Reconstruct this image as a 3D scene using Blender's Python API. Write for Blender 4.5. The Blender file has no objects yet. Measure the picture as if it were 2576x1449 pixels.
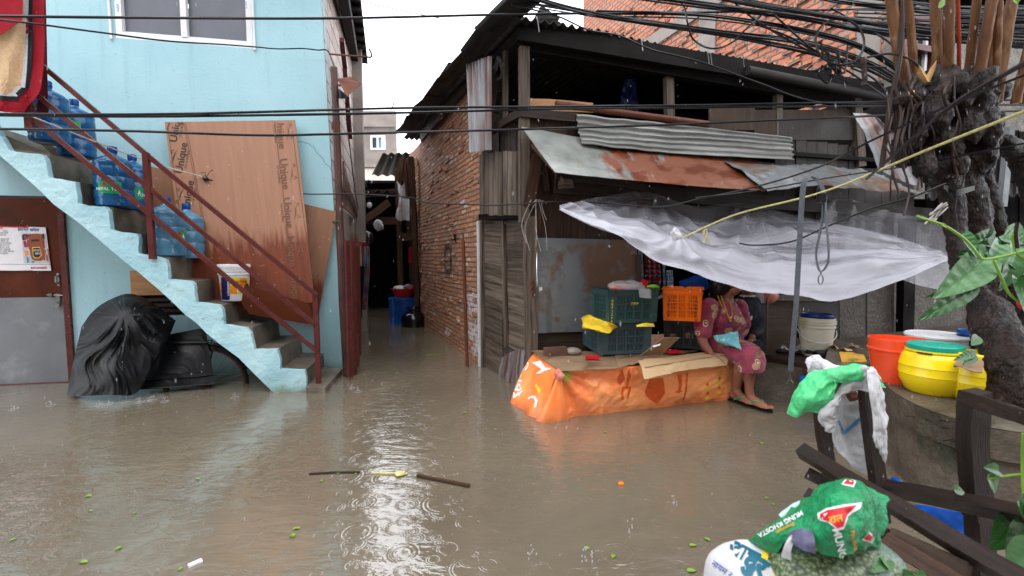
import bpy, bmesh, math, random
from math import sin, cos, pi, radians, sqrt, atan2
from mathutils import Vector as V, Matrix, noise
from mathutils.bvhtree import BVHTree
random.seed(7)
scn = bpy.context.scene
COL = scn.collection
# ------------------------------------------------------------ camera, world, sun
F = 1145.0; CX = 1288.0; CY = 724.5; PIT = radians(3.97); HC = 1.2
camd = bpy.data.cameras.new('camera'); cam = bpy.data.objects.new('camera', camd); COL.objects.link(cam)
camd.sensor_width = 36; camd.lens = F / 2576 * 36; camd.clip_start = 0.05; camd.clip_end = 500
camd.dof.use_dof = True; camd.dof.focus_distance = 4.4; camd.dof.aperture_fstop = 3.2
cam.location = (0, 0, HC); cam.rotation_euler = (pi / 2 - PIT, 0, 0); scn.camera = cam
SUN_EL, SUN_AZ = radians(62), radians(200)
w = bpy.data.worlds.new('World'); scn.world = w; w.use_nodes = True
nt = w.node_tree; nt.nodes.clear()
sky = nt.nodes.new('ShaderNodeTexSky'); sky.sky_type = 'NISHITA'; sky.sun_disc = False
sky.sun_elevation = SUN_EL; sky.sun_rotation = SUN_AZ; sky.dust_density = 5
cloud = nt.nodes.new('ShaderNodeMix'); cloud.data_type = 'RGBA'; cloud.inputs[0].default_value = 0.86
cloud.inputs[7].default_value = (15.0, 15.3, 16.0, 1)
bg = nt.nodes.new('ShaderNodeBackground'); bg.inputs[1].default_value = 0.12
wo = nt.nodes.new('ShaderNodeOutputWorld')
nt.links.new(sky.outputs[0], cloud.inputs[6]); nt.links.new(cloud.outputs[2], bg.inputs[0]); nt.links.new(bg.outputs[0], wo.inputs[0])
sd = bpy.data.lights.new('sun', 'SUN'); sd.energy = 0.6; sd.angle = radians(30); sd.color = (1, .97, .93)
so = bpy.data.objects.new('sun', sd); COL.objects.link(so)
so.rotation_euler = (pi / 2 - SUN_EL, 0, radians(-20)); so.location = (0, -3, 8)
scn.view_settings.view_transform = 'Standard'; scn.view_settings.look = 'None'
scn.view_settings.exposure = 0.82; scn.view_settings.gamma = 1
scn.cycles.max_bounces = 8; scn.cycles.transparent_max_bounces = 12

# ------------------------------------------------------------ picture -> place
cp, sp = cos(PIT), sin(PIT)
def ray(px, py):
    u = (px - CX) / F; v = (CY - py) / F
    return V((u, cp + v * sp, -sp + v * cp))
def atY(px, py, Y):
    d = ray(px, py); t = Y / d.y
    return V((d.x * t, Y, HC + d.z * t))
def atZ(px, py, z=0.0):
    d = ray(px, py); t = (z - HC) / d.z
    return V((d.x * t, d.y * t, z))
class Pl:                      # a vertical plane through p along direction d
    def __init__(s, p, d):
        s.p = V((p[0], p[1], 0)); s.d = V((d[0], d[1], 0)).normalized()
        s.n = V((-s.d.y, s.d.x, 0))
        if s.n.dot(-s.p) < 0: s.n = -s.n
    def px(s, x, y, off=0.0):
        q = s.p + s.n * off; d = ray(x, y); t = q.dot(s.n) / V((d.x, d.y, 0)).dot(s.n)
        return V((d.x * t, d.y * t, HC + d.z * t))
    def pt(s, a, z, off=0.0): return s.p + s.d * a + s.n * off + V((0, 0, z))
    def sz(s, x, y, off=0.0):
        q = s.px(x, y, off); return (q - s.p).dot(s.d), q.z
    def s_at(s, x, off=0.0): return s.sz(x, 650, off)[0]
LP = Pl((-4.8, 4.19), (.9826, .1858))      # blue facade
SP = Pl((-1.97, 3.97), (.9826, .1858))     # street face of the stair
AP = Pl((-1.785, 4.76), (-.26, .966))      # alley side of the blue house
BP = Pl((-.363, 4.996), (-.384, .924))     # brick wall along the alley
TP = Pl((-.36, 5.0), (.525, -.98))         # plank wall up to the corner
FP = Pl((.165, 4.02), (.965, .262))        # shack front
UPV = V((0, 0, 1))

# ------------------------------------------------------------ materials
def s(r, g, b):
    f = lambda c: ((c / 255) / 12.92) if c <= 10.3 else (((c / 255) + .055) / 1.055) ** 2.4
    return (f(r), f(g), f(b), 1)
MATS = {}
class N:
    def __init__(self, name):
        m = bpy.data.materials.new(name); m.use_nodes = True; self.m = m; self.t = m.node_tree
        self.b = self.t.nodes['Principled BSDF']; MATS[name] = m
    def n(self, t, **k):
        x = self.t.nodes.new('ShaderNode' + t)
        for a, v in k.items(): setattr(x, a, v)
        return x
    def l(self, a, b): self.t.links.new(a, b)
    def coord(self, kind='Object', scale=(1, 1, 1), rot=(0, 0, 0)):
        tc = self.n('TexCoord'); mp = self.n('Mapping'); mp.inputs['Scale'].default_value = scale; mp.inputs['Rotation'].default_value = rot
        self.l(tc.outputs[kind], mp.inputs[0]); return mp.outputs[0]
    def noise(self, co, scale=5, detail=5, rough=.55, dist=0, out=0):
        x = self.n('TexNoise'); x.inputs['Scale'].default_value = scale; x.inputs['Detail'].default_value = detail
        x.inputs['Roughness'].default_value = rough; x.inputs['Distortion'].default_value = dist
        if co is not None: self.l(co, x.inputs['Vector'])
        return x.outputs[out]
    def ramp(self, v, stops, interp='LINEAR'):
        r = self.n('ValToRGB'); cr = r.color_ramp; cr.interpolation = interp
        while len(cr.elements) < len(stops): cr.elements.new(.5)
        for e, (p, c) in zip(cr.elements, stops):
            e.position = p; e.color = c if isinstance(c, tuple) else (c, c, c, 1)
        self.l(v, r.inputs[0]); return r.outputs[0]
    def mix(self, f, a, b, mode='MIX'):
        x = self.n('Mix'); x.data_type = 'RGBA'; x.blend_type = mode
        for i, q in ((0, f), (6, a), (7, b)):
            if isinstance(q, (int, float)): x.inputs[i].default_value = q
            elif isinstance(q, tuple): x.inputs[i].default_value = q
            else: self.l(q, x.inputs[i])
        return x.outputs[2]
    def math(self, op, a, b=0.0, c=0.0):
        x = self.n('Math', operation=op)
        for i, q in enumerate((a, b, c)):
            if isinstance(q, (int, float)): x.inputs[i].default_value = q
            else: self.l(q, x.inputs[i])
        return x.outputs[0]
    def bump(self, h, strength=.3, dist=.01):
        x = self.n('Bump'); x.inputs['Strength'].default_value = strength; x.inputs['Distance'].default_value = dist
        self.l(h, x.inputs['Height']); self.l(x.outputs[0], self.b.inputs['Normal'])
    def col(self, c):
        if isinstance(c, tuple): self.b.inputs['Base Color'].default_value = c
        else: self.l(c, self.b.inputs['Base Color'])
    def set(self, **k):
        nm = {'rough': 'Roughness', 'metal': 'Metallic', 'trans': 'Transmission Weight', 'alpha': 'Alpha', 'ior': 'IOR', 'coat': 'Coat Weight', 'spec': 'Specular IOR Level', 'sss': 'Subsurface Weight', 'sheen': 'Sheen Weight'}
        for a, v in k.items():
            i = self.b.inputs[nm[a]]
            if isinstance(v, (int, float)): i.default_value = v
            else: self.l(v, i)
def sc(c, k): return (c[0] * k, c[1] * k, c[2] * k, 1)
def pm(name, c1, c2=None, scale=4, rough=.6, bump=.2, bs=60, bd=.004, st=(1, 1, 1), c3=None, thr=(.55, .7), s3=3, coord='Object', coat=0, metal=0, det=6, isl=0, **k):
    """two-tone noisy surface with optional blotches c3, wet gloss and fine relief"""
    n = N(name); co = n.coord(coord, st)
    if c2 is None: c2 = sc(c1, .7)
    c = n.mix(n.ramp(n.noise(co, scale, det), [(.3, 0.0), (.7, 1.0)]), c1, c2)
    if isl:
        g = n.n('NewGeometry')
        c = n.mix(1.0, c, n.ramp(g.outputs['Random Per Island'], [(0, 1 - isl), (1, 1.0 + isl)]), 'MULTIPLY')
    if c3 is not None: c = n.mix(n.ramp(n.noise(co, s3, 6, .6, .4), [(thr[0], 0.0), (thr[1], 1.0)]), c, c3)
    n.col(c)
    rn = n.noise(n.coord('Object'), 3, 4)
    n.set(rough=n.ramp(rn, [(.3, max(rough - .15, .04)), (.7, min(rough + .12, 1))]), coat=coat, metal=metal, **k)
    n.b.inputs['Specular IOR Level'].default_value = k.get('spec', .3)
    if bump: n.bump(n.noise(co, bs, 5, .6), bump, bd)
    return n.m

def plaster():
    n = N('blue_plaster'); co = n.coord()
    c = n.mix(n.ramp(n.noise(co, 1.1, 4), [(.3, 0.0), (.7, 1.0)]), s(164, 200, 208), s(148, 188, 198))
    st = n.noise(n.coord('Object', (5, 5, .35)), 3, 5)
    c = n.mix(n.ramp(st, [(.56, 0.0), (.8, .35)]), c, s(122, 160, 170))
    c = n.mix(n.ramp(n.noise(co, 28, 3), [(.70, 0.0), (.76, .5)]), c, s(90, 135, 145))
    sx = n.n('SeparateXYZ'); n.l(co, sx.inputs[0]); z = n.math('ADD', sx.outputs[2], n.math('MULTIPLY', n.noise(n.coord('Object', (6, 6, 2)), 2, 6), .16))
    c = n.mix(n.ramp(z, [(.10, .75), (.20, .25), (.5, 0.0)]), c, s(92, 116, 108))
    n.col(c); n.set(rough=.62, spec=.3); n.bump(n.noise(co, 55, 6, .65), .35, .01); return n.m
plaster()
def rough_plaster():
    n = N('rough_blue_plaster'); co = n.coord()
    c = n.mix(n.ramp(n.noise(co, 3, 5), [(.35, 0.0), (.65, 1.0)]), s(172, 206, 212), s(148, 188, 198))
    c = n.mix(n.ramp(n.noise(co, 13, 4), [(.66, 0.0), (.74, .6)]), c, s(96, 120, 118))
    sx = n.n('SeparateXYZ'); n.l(co, sx.inputs[0]); z = n.math('ADD', sx.outputs[2], n.math('MULTIPLY', n.noise(n.coord('Object', (6, 6, 2)), 2, 6), .12))
    c = n.mix(n.ramp(z, [(.07, .8), (.13, .2), (.3, 0.0)]), c, s(96, 112, 88))
    n.col(c); n.set(rough=.5, spec=.3); n.bump(n.noise(co, 8, 6, .6, .3), .8, .03); return n.m
rough_plaster()
pm('concrete', s(120, 110, 98), s(78, 71, 63), 5, .5, .5, 40, .01, c3=s(46, 52, 30), thr=(.52, .68), s3=2.2)
pm('dark_concrete', s(106, 97, 86), s(66, 59, 52), 4, .35, .8, 26, .02, c3=s(40, 44, 28), thr=(.55, .7), s3=3)
pm('grey_render', s(150, 140, 134), s(124, 116, 111), 1.5, .8, .2, 30, c3=s(92, 86, 82), thr=(.55, .8), s3=.9)
pm('pale_render', s(214, 204, 196), s(190, 180, 172), 2, .8, .2)
pm('red_brown_paint', s(92, 44, 40), s(70, 32, 30), 8, .32, .15, 80, .002, c3=s(120, 78, 66), thr=(.68, .75), s3=22)
pm('brown_pipe', s(84, 56, 52), s(60, 40, 38), 6, .35, .2, 60, .002)
pm('black_rubber', s(26, 26, 28), s(16, 16, 18), 6, .38, .15)
pm('cable_black', s(22, 23, 28), s(14, 14, 17), 30, .3, .0)
pm('white_plastic', s(225, 226, 228), s(208, 208, 210), 5, .35, .0)
pm('dirty_white_plastic', s(205, 200, 184), s(188, 180, 160), 5, .4, .1, c3=s(120, 122, 66), thr=(.5, .75), s3=5)
pm('blue_plastic', s(18, 70, 140), s(14, 58, 122), 5, .3, 0)
pm('navy_plastic', s(16, 42, 96), s(12, 34, 84), 5, .35, 0)
pm('orange_bucket', s(226, 82, 44), s(214, 66, 32), 4, .3, .08, 8, .01, c3=s(236, 128, 100), thr=(.62, .75), s3=4)
pm('yellow_plastic', s(232, 204, 22), s(218, 186, 14), 4, .28, .05, 8, .01, c3=s(178, 156, 62), thr=(.6, .8), s3=7)
pm('green_lid', s(26, 158, 136), s(20, 144, 124), 4, .3, 0)
pm('crate_green', s(48, 76, 74), s(38, 62, 62), 6, .4, .1, c3=s(88, 108, 104), thr=(.62, .8), s3=12)
pm('crate_grey', s(74, 92, 98), s(56, 74, 80), 6, .4, .1, c3=s(110, 118, 114), thr=(.62, .8), s3=12)
pm('crate_orange', s(236, 112, 12), s(220, 96, 8), 6, .35, .1)
pm('crate_black', s(66, 72, 74), s(48, 54, 56), 6, .4, .1)
pm('galvanised', s(146, 152, 154), s(112, 118, 120), 7, .42, .3, 40, .004, c3=s(134, 92, 62), thr=(.6, .72), s3=2.4, metal=.25)
pm('grey_sheet', s(128, 132, 134), s(100, 104, 107), 2.2, .4, .25, 25, .006, c3=s(108, 84, 68), thr=(.49, .58), s3=2.6, metal=.2)
pm('door_sheet', s(124, 126, 130), s(104, 106, 110), 2.2, .45, .2, 25, .004, c3=s(150, 152, 156), thr=(.6, .75), s3=1.8, metal=.2)
pm('rusty_steel', s(104, 58, 40), s(74, 40, 28), 9, .5, .3, 50)
pm('dark_wood', s(52, 41, 36), s(28, 22, 19), 3, .42, .5, 22, .006, (1, 14, 14), coord='UV', isl=.35)
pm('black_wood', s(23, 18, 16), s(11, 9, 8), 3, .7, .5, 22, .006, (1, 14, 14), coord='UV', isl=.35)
pm('grey_wood', s(108, 96, 86), s(62, 53, 46), 2.2, .5, .6, 20, .006, (1, 16, 16), coord='UV', isl=.4, c3=s(40, 33, 28), thr=(.55, .7), s3=1.2)
pm('brown_wood', s(76, 53, 39), s(40, 28, 21), 2.2, .45, .5, 20, .006, (1, 16, 16), coord='UV', isl=.35)
pm('panel_wood', s(78, 65, 55), s(56, 46, 39), 2, .6, .3, 20, .004, (1, 8, 8), coord='UV', isl=.2, c3=s(60, 50, 42), thr=(.5, .7))
pm('fence_wood', s(48, 34, 27), s(24, 18, 15), 2.6, .3, .6, 20, .006, (1, 13, 13), coord='UV', isl=.2, c3=s(26, 20, 18), thr=(.52, .68), s3=1.6)
pm('pale_wood', s(186, 140, 96), s(160, 112, 72), 3, .5, .3, 30, .003, (1, 12, 12), coord='UV')
pm('door_brown', s(92, 44, 26), s(66, 30, 18), 3, .4, .25, 40, .003, (1, 1, 1), c3=s(46, 22, 14), thr=(.5, .75), s3=1.5)
pm('cardboard', s(142, 116, 90), s(120, 96, 74), 3, .75, .25, 30, .003, c3=s(92, 70, 50), thr=(.54, .64), s3=3.2)
pm('pale_cardboard', s(186, 158, 120), s(168, 140, 104), 3, .7, .25, 14, .004, c3=s(132, 104, 70), thr=(.57, .62), s3=2.8)
pm('bark', s(42, 28, 21), s(14, 10, 8), 7, .3, 1.0, 22, .04, (1.6, 1.6, .55), c3=s(74, 52, 38), thr=(.6, .75), s3=9)
pm('shoot_bark', s(112, 76, 50), s(80, 52, 34), 6, .42, .6, 24, .006, (3, 3, .6), c3=s(152, 122, 92), thr=(.52, .7), s3=5)
pm('red_shoot', s(160, 62, 34), s(130, 44, 26), 8, .35, .2)
pm('root', s(56, 42, 36), s(34, 26, 24), 8, .5, .6, 30)
pm('splinter', s(206, 172, 112), s(170, 130, 80), 9, .6, .3)
pm('leaf_green', s(54, 102, 46), s(34, 74, 30), 14, .22, .3, 30, .01)
pm('leaf_pale', s(100, 142, 98), s(68, 114, 66), 10, .2, .4, 24, .01)
pm('stem_green', s(122, 158, 58), s(98, 140, 46), 8, .35, 0)
pm('petal_red', s(206, 32, 40), s(170, 16, 26), 8, .4, 0)
pm('fresh_leaf', s(112, 146, 48), s(88, 122, 36), 20, .35, 0)
pm('steel', s(150, 150, 150), s(100, 100, 104), 8, .3, 0, metal=.9)
pm('rope_yellow', s(196, 190, 132), s(160, 152, 96), 40, .7, .6, 120, .004)
pm('rope_white', s(188, 182, 176), s(150, 144, 140), 40, .7, .5, 120, .003)
pm('strap_grey', s(84, 88, 96), s(62, 66, 72), 30, .55, .3, 120, .002)
pm('stone', s(150, 140, 130), s(116, 106, 98), 6, .45, .3, 20)
pm('brick_block', s(104, 72, 60), s(72, 52, 44), 8, .5, .6, 30, .01)
pm('moss', s(90, 118, 36), s(56, 84, 22), 14, .8, 1, 60, .02)
pm('skin', s(146, 98, 76), s(128, 82, 62), 6, .42, .12, 60, .002, sss=.08)
pm('hair', s(20, 16, 16), s(10, 8, 8), 30, .35, .4, 60, .004, (8, 8, 1))
pm('navy_cloth', s(30, 32, 44), s(20, 22, 32), 10, .8, .3, 60, .003)
pm('teal_cloth', s(120, 190, 196), s(92, 168, 178), 9, .8, .4, 30, .006, c3=s(160, 214, 216), thr=(.55, .6), s3=14)
pm('tarp_black', s(17, 18, 21), s(10, 11, 13), 5, .46, .3, 14, .012, c3=s(34, 36, 42), thr=(.55, .8), s3=3)
pm('bag_black', s(16, 16, 18), s(10, 10, 12), 5, .12, .3, 10, .02)
pm('blue_tarp', s(20, 96, 196), s(14, 72, 170), 4, .35, .3, 9, .02, c3=s(28, 30, 84), thr=(.55, .68), s3=3)
pm('white_sack', s(196, 196, 198), s(172, 172, 176), 7, .6, .5, 16, .01, c3=s(168, 166, 164), thr=(.56, .75), s3=5)
pm('paper_white', s(222, 220, 224), s(206, 204, 208), 6, .7, 0)
pm('print_black', s(46, 36, 30), s(60, 46, 38), 30, .7, 0)
pm('print_faint', s(88, 60, 44), s(120, 82, 60), 60, .7, 0)
pm('ink_blue', s(44, 66, 150), None, 5, .6, 0)
pm('ink_red', s(190, 24, 34), s(176, 18, 28), 5, .6, 0)
pm('ink_magenta', s(176, 24, 84), None, 5, .6, 0)
pm('ink_dark', s(38, 38, 46), None, 5, .6, 0)
pm('ink_teal', s(18, 96, 116), s(14, 78, 100), 5, .5, 0)
pm('ink_sky', s(70, 140, 190), None, 5, .5, 0)
pm('ink_gold', s(206, 156, 52), s(190, 140, 44), 20, .5, 0)
pm('ink_green', s(16, 150, 92), s(12, 132, 80), 5, .4, 0)
pm('ink_white', s(228, 230, 234), None, 5, .5, 0)
pm('ink_navy', s(34, 26, 84), None, 5, .4, 0)
pm('ink_yellow', s(236, 200, 50), None, 5, .4, 0)
pm('ink_orange', s(240, 140, 22), None, 5, .4, 0)
pm('ink_brown', s(150, 76, 44), None, 5, .5, 0)
pm('ink_rust', s(214, 92, 34), s(204, 82, 28), 5, .5, 0)
pm('ink_lime', s(150, 200, 50), s(60, 140, 40), 30, .5, 0)
pm('red_plastic', s(176, 34, 26), s(150, 24, 20), 5, .35, 0)
pm('red_sachet', s(110, 20, 34), s(70, 10, 22), 30, .25, .6, 30, .01, c3=s(190, 150, 150), thr=(.62, .66), s3=26)
pm('packet_mix', s(60, 110, 150), s(190, 190, 190), 9, .3, .3, 20, .01, c3=s(190, 40, 40), thr=(.55, .6), s3=7)
pm('cloth_mix', s(40, 70, 130), s(190, 120, 50), 5, .8, .3, c3=s(80, 160, 190), thr=(.5, .6), s3=5)
pm('cloth_red', s(150, 24, 34), s(110, 16, 26), 5, .8, .3)
pm('aluminium_old', s(170, 170, 172), s(140, 140, 144), 6, .3, .4, 20, .01, metal=.6)
pm('sandal_black', s(20, 22, 22), None, 5, .5, 0)
pm('strap_green', s(30, 160, 110), None, 5, .4, 0)
pm('bead_gold', s(206, 160, 36), None, 5, .25, 0)
pm('nail', s(196, 150, 130), None, 5, .4, 0)
pm('eye_white', s(220, 216, 210), None, 5, .2, 0)
pm('lips', s(120, 60, 56), None, 5, .4, 0)
pm('bulb_glass', s(220, 222, 226), None, 5, .15, 0)
pm('orange_fruit', s(236, 120, 14), s(220, 96, 8), 8, .35, .2)

def wood_ply():
    n = N('plywood'); co = n.coord('UV', (1, 9, 1)); g = n.n('TexCoord')
    c = n.mix(n.ramp(n.noise(co, 2.5, 7, .6, .3), [(.3, 0.0), (.7, 1.0)]), s(150, 108, 84), s(136, 97, 75))
    # water soaked lower part with a ragged edge: a real stain
    sx = n.n('SeparateXYZ'); n.l(g.outputs['UV'], sx.inputs[0])
    e = n.math('ADD', sx.outputs[0], n.math('MULTIPLY', n.noise(n.coord('UV', (1.6, 7, 1)), 3, 5), .3))
    w_ = n.ramp(e, [(.74, 0.0), (.84, 1.0)])
    c = n.mix(w_, c, n.mix(n.ramp(n.noise(co, 2, 6), [(.3, 0.0), (.7, 1.0)]), s(112, 54, 30), s(86, 38, 22)))
    sp_ = n.noise(n.coord('UV', (12, 5, 1)), 4, 2)
    c = n.mix(n.ramp(sp_, [(.73, 0.0), (.75, .8)]), c, s(214, 168, 136))
    n.col(c); n.set(rough=.5, spec=.3); n.bump(n.noise(co, 18, 5), .2, .004)
wood_ply()
def brick(name, palette, mortar, sx_, rough=.75, bumpd=.02, dirt=.25, wonk=.018, bw=.215, bh=.068, white=False, ms=.013):
    n = N(name); tc = n.n('TexCoord'); uv = tc.outputs['UV']
    nz = n.n('TexNoise'); nz.inputs['Scale'].default_value = 6; nz.inputs['Detail'].default_value = 4; n.l(uv, nz.inputs['Vector'])
    sub = n.n('VectorMath', operation='SUBTRACT'); n.l(nz.outputs['Color'], sub.inputs[0]); sub.inputs[1].default_value = (.5, .5, .5)
    scv = n.n('VectorMath', operation='SCALE'); n.l(sub.outputs[0], scv.inputs[0]); scv.inputs['Scale'].default_value = wonk * 2.2
    add = n.n('VectorMath', operation='ADD'); n.l(uv, add.inputs[0]); n.l(scv.outputs[0], add.inputs[1])
    b = n.n('TexBrick'); n.l(add.outputs[0], b.inputs['Vector'])
    for k, v in (('Scale', 1), ('Mortar Size', ms), ('Mortar Smooth', .5), ('Bias', 0), ('Brick Width', bw), ('Row Height', bh)): b.inputs[k].default_value = v
    b.inputs['Color1'].default_value = (0, 0, 0, 1); b.inputs['Color2'].default_value = (1, 1, 1, 1); b.inputs['Mortar'].default_value = (.5, .5, .5, 1)
    pal = n.ramp(b.outputs['Color'], [(i / (len(palette) - 1), c) for i, c in enumerate(palette)])
    v1 = n.noise(uv, 22, 6, .6)
    pal = n.mix(n.ramp(v1, [(.45, 0.0), (.75, .6)]), pal, mortar)
    c = n.mix(b.outputs['Fac'], pal, n.mix(n.ramp(n.noise(uv, 30, 4), [(.35, 0.0), (.65, 1.0)]), mortar, sc(mortar, .45)))
    big = n.noise(uv, 1.3, 5)
    c = n.mix(n.ramp(big, [(.45, 0.0), (.75, dirt)]), c, s(70, 60, 50))
    if white:   # old whitewash patch low at the street corner
        sx2 = n.n('SeparateXYZ'); n.l(uv, sx2.inputs[0])
        e = n.math('ADD', sx2.outputs[0], n.math('MULTIPLY', n.noise(uv, 9, 6), .5))
        h = n.math('ADD', sx2.outputs[1], n.math('MULTIPLY', n.noise(uv, 7, 6), .4))
        f = n.math('MULTIPLY', n.ramp(e, [(.62, 1.0), (.72, 0.0)]), n.ramp(h, [(.25, 0.0), (.3, 1.0), (1.0, 1.0), (1.1, 0.0)]))
        f = n.math('MULTIPLY', f, n.ramp(n.noise(uv, 14, 6), [(.4, 0.0), (.5, .85)]))
        c = n.mix(f, c, s(200, 198, 204))
    n.col(c); n.set(rough=rough)
    h = n.math('SUBTRACT', n.math('MULTIPLY', n.noise(uv, 26, 6, .65), .7), b.outputs['Fac'])
    h = n.math('ADD', h, n.math('MULTIPLY', b.outputs['Color'], .35))
    n.bump(h, 1.0, bumpd)
brick('alley_brick', [s(176, 106, 72), s(200, 126, 86), s(164, 108, 80), s(208, 142, 102), s(148, 100, 78), s(222, 190, 166)], s(132, 114, 96), 1, white=True, bw=.19, bh=.057, dirt=.15, bumpd=.016)
brick('orange_brick', [s(200, 106, 66), s(218, 130, 84), s(188, 104, 76), s(210, 124, 92), s(172, 130, 108)], s(132, 124, 114), 1, bw=.25, bh=.1, bumpd=.03, wonk=.024, dirt=.1, ms=.02)
brick('block_wall', [s(206, 194, 188), s(190, 178, 172), s(214, 204, 198)], s(132, 120, 114), 1, bw=.42, bh=.2, bumpd=.006, wonk=.006, dirt=.2)
def rust_sheet():
    n = N('rusted_sheet'); tc = n.n('TexCoord'); uv = tc.outputs['UV']
    sx = n.n('SeparateXYZ'); n.l(uv, sx.inputs[0])
    base = n.mix(n.ramp(n.noise(uv, 5, 6), [(.35, 0.0), (.7, 1.0)]), s(150, 154, 150), s(112, 116, 112))
    base = n.mix(n.ramp(n.noise(uv, 2, 3), [(.55, 0.0), (.7, .5)]), base, s(140, 118, 84))
    f = n.math('ADD', n.math('MULTIPLY', sx.outputs[1], .5), n.math('MULTIPLY', n.noise(n.coord('UV', (1, 1, 1)), 3.0, 6, .6), .5))
    m1 = n.ramp(f, [(.58, 0.0), (.64, 1.0)])
    rust = n.mix(n.ramp(n.noise(uv, 4, 4), [(.42, 0.0), (.5, 1.0)]), s(108, 52, 26), s(136, 84, 62))
    m2 = n.ramp(n.noise(n.coord('UV', (.6, 2, 1)), 2.2, 5, .6), [(.38, 0.0), (.44, 1.0)])
    n.col(n.mix(n.math('MULTIPLY', m1, m2), base, rust)); n.set(rough=.28, metal=.15, coat=.2)
    n.bump(n.noise(uv, 6, 4), .4, .02)
rust_sheet()
def strips(name, a, b, scale, rough=.35, metal=.2):     # rusty corrugated iron, streaks run down the UV u axis
    n = N(name); co = n.coord('UV', (.5, 7, 1))
    f = n.noise(co, scale, 6)
    c = n.mix(n.ramp(f, [(.42, 0.0), (.58, 1.0)]), a, b)
    c = n.mix(n.ramp(n.noise(n.coord('UV'), 5, 6), [(.5, 0.0), (.8, .5)]), c, s(60, 50, 46))
    n.col(c); n.set(rough=rough, metal=metal, spec=.5 if metal else .25); n.bump(n.noise(co, 20, 4), .15, .003)
strips('rusty_corrugated', s(128, 132, 136), s(92, 52, 40), 1.6)
strips('grey_corrugated', s(150, 152, 150), s(112, 112, 108), 2)
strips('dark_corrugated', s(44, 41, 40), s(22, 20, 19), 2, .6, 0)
def water_mat():
    n = N('muddy_water'); tc = n.n('TexCoord'); co = tc.outputs['Object']
    c = n.mix(n.ramp(n.noise(co, .55, 5, .6, 1.2), [(.3, 0.0), (.7, 1.0)]), s(113, 103, 87), s(93, 85, 72))
    n.col(c); n.set(rough=.035, ior=1.85, spec=1.0)
    # rain rings: every drop makes concentric waves round its own cell point
    tot = None
    for k, (sc_, fr, rad, amp, off) in enumerate(((3.6, 13, .30, .30, 0), (6.5, 12, .34, .42, 3.7), (9.5, 10, .34, .42, 9.1))):
        mp = n.n('Mapping'); n.l(co, mp.inputs[0]); mp.inputs['Location'].default_value = (off, off * .7, 0)
        v = n.n('TexVoronoi'); v.voronoi_dimensions = '2D'; v.inputs['Scale'].default_value = sc_; v.inputs['Randomness'].default_value = .95; n.l(mp.outputs[0], v.inputs['Vector'])
        sp_ = n.n('SeparateColor'); n.l(v.outputs['Color'], sp_.inputs[0])
        R = n.math('ADD', n.math('MULTIPLY', sp_.outputs[0], rad), .05)
        d = v.outputs['Distance']
        wave = n.math('SINE', n.math('MULTIPLY', n.math('SUBTRACT', d, R), 2 * pi * fr))
        env = n.math('MAXIMUM', n.math('SUBTRACT', 1.0, n.math('ABSOLUTE', n.math('DIVIDE', n.math('SUBTRACT', d, R), .11))), 0.0)
        on = n.math('GREATER_THAN', sp_.outputs[1], .25)
        h = n.math('MULTIPLY', n.math('MULTIPLY', wave, env), n.math('MULTIPLY', on, amp / sc_ * .55))
        tot = h if tot is None else n.math('ADD', tot, h)
    swell = n.noise(n.coord('Object', (2.2, 5, 1), (0, 0, .25)), 2.4, 4, .5)
    chop = n.noise(n.coord('Object', (5, 13, 1), (0, 0, .2)), 3.2, 3, .5)
    fine = n.noise(co, 45, 3, .5)
    h = n.math('ADD', n.math('MULTIPLY', tot, .011), n.math('ADD', n.math('MULTIPLY', swell, .0055), n.math('ADD', n.math('MULTIPLY', chop, .0015), n.math('MULTIPLY', fine, .0002))))
    n.bump(h, 1.0, 1.0)
water_mat()
def glass_like(name, col, rough, alpha, trans=0, extra=None, bumps=(9, .5, .02)):
    n = N(name); co = n.coord()
    n.col(n.mix(n.ramp(n.noise(co, 5, 4), [(.3, 0.0), (.7, 1.0)]), col, sc(col, .82)))
    n.set(rough=rough, trans=trans)
    if alpha is not None: n.set(alpha=n.ramp(n.noise(co, *(extra or (3, 5))), [(.3, alpha[0]), (.7, alpha[1])]))
    n.bump(n.noise(co, bumps[0], 5, .6, .5), bumps[1], bumps[2]); return n.m
def sheeting_mat():
    n = N('clear_sheeting'); co = n.coord('UV', (2.6, .5, 1)); n.col(s(168, 168, 178)); f = n.noise(co, 2.2, 6, .6, .8)
    sx = n.n('SeparateXYZ'); n.l(n.coord('UV'), sx.inputs[0]); g_ = n.math('ADD', f, n.math('MULTIPLY', n.math('SUBTRACT', sx.outputs[0], .38), .26))
    n.set(rough=.2, alpha=n.ramp(g_, [(.36, .24), (.52, .54), (.68, .9)]))
    h = n.math('ADD', f, n.math('MULTIPLY', n.noise(n.coord('UV', (18, 6, 1)), 4, 6, .65), .3)); n.bump(h, .5, .015)
sheeting_mat()
glass_like('clear_bag', s(214, 210, 214), .15, (.3, .6), bumps=(22, .8, .01))
glass_like('dim_sheeting', s(150, 150, 158), .2, (.3, .6), bumps=(16, .6, .01))
glass_like('green_bag', s(88, 216, 140), .25, (.66, .95), bumps=(24, 1, .012))
glass_like('pink_bag', s(220, 130, 116), .25, (.6, .95), bumps=(22, .8, .01))
glass_like('jar_blue', s(22, 96, 150), .14, None, trans=.25, bumps=(4, .1, .01))
glass_like('jar_pale', s(92, 150, 184), .14, None, trans=.35, bumps=(4, .1, .01))
glass_like('raindrop', s(200, 204, 210), .1, (.4, .5))
glass_like('window_glass', s(96, 98, 108), .3, None, bumps=(2, .02, .01))
glass_like('dark_pane', s(20, 22, 26), .15, None, bumps=(2, .02, .01))
glass_like('blue_pane', s(120, 160, 214), .2, None, bumps=(2, .02, .01))
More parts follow.
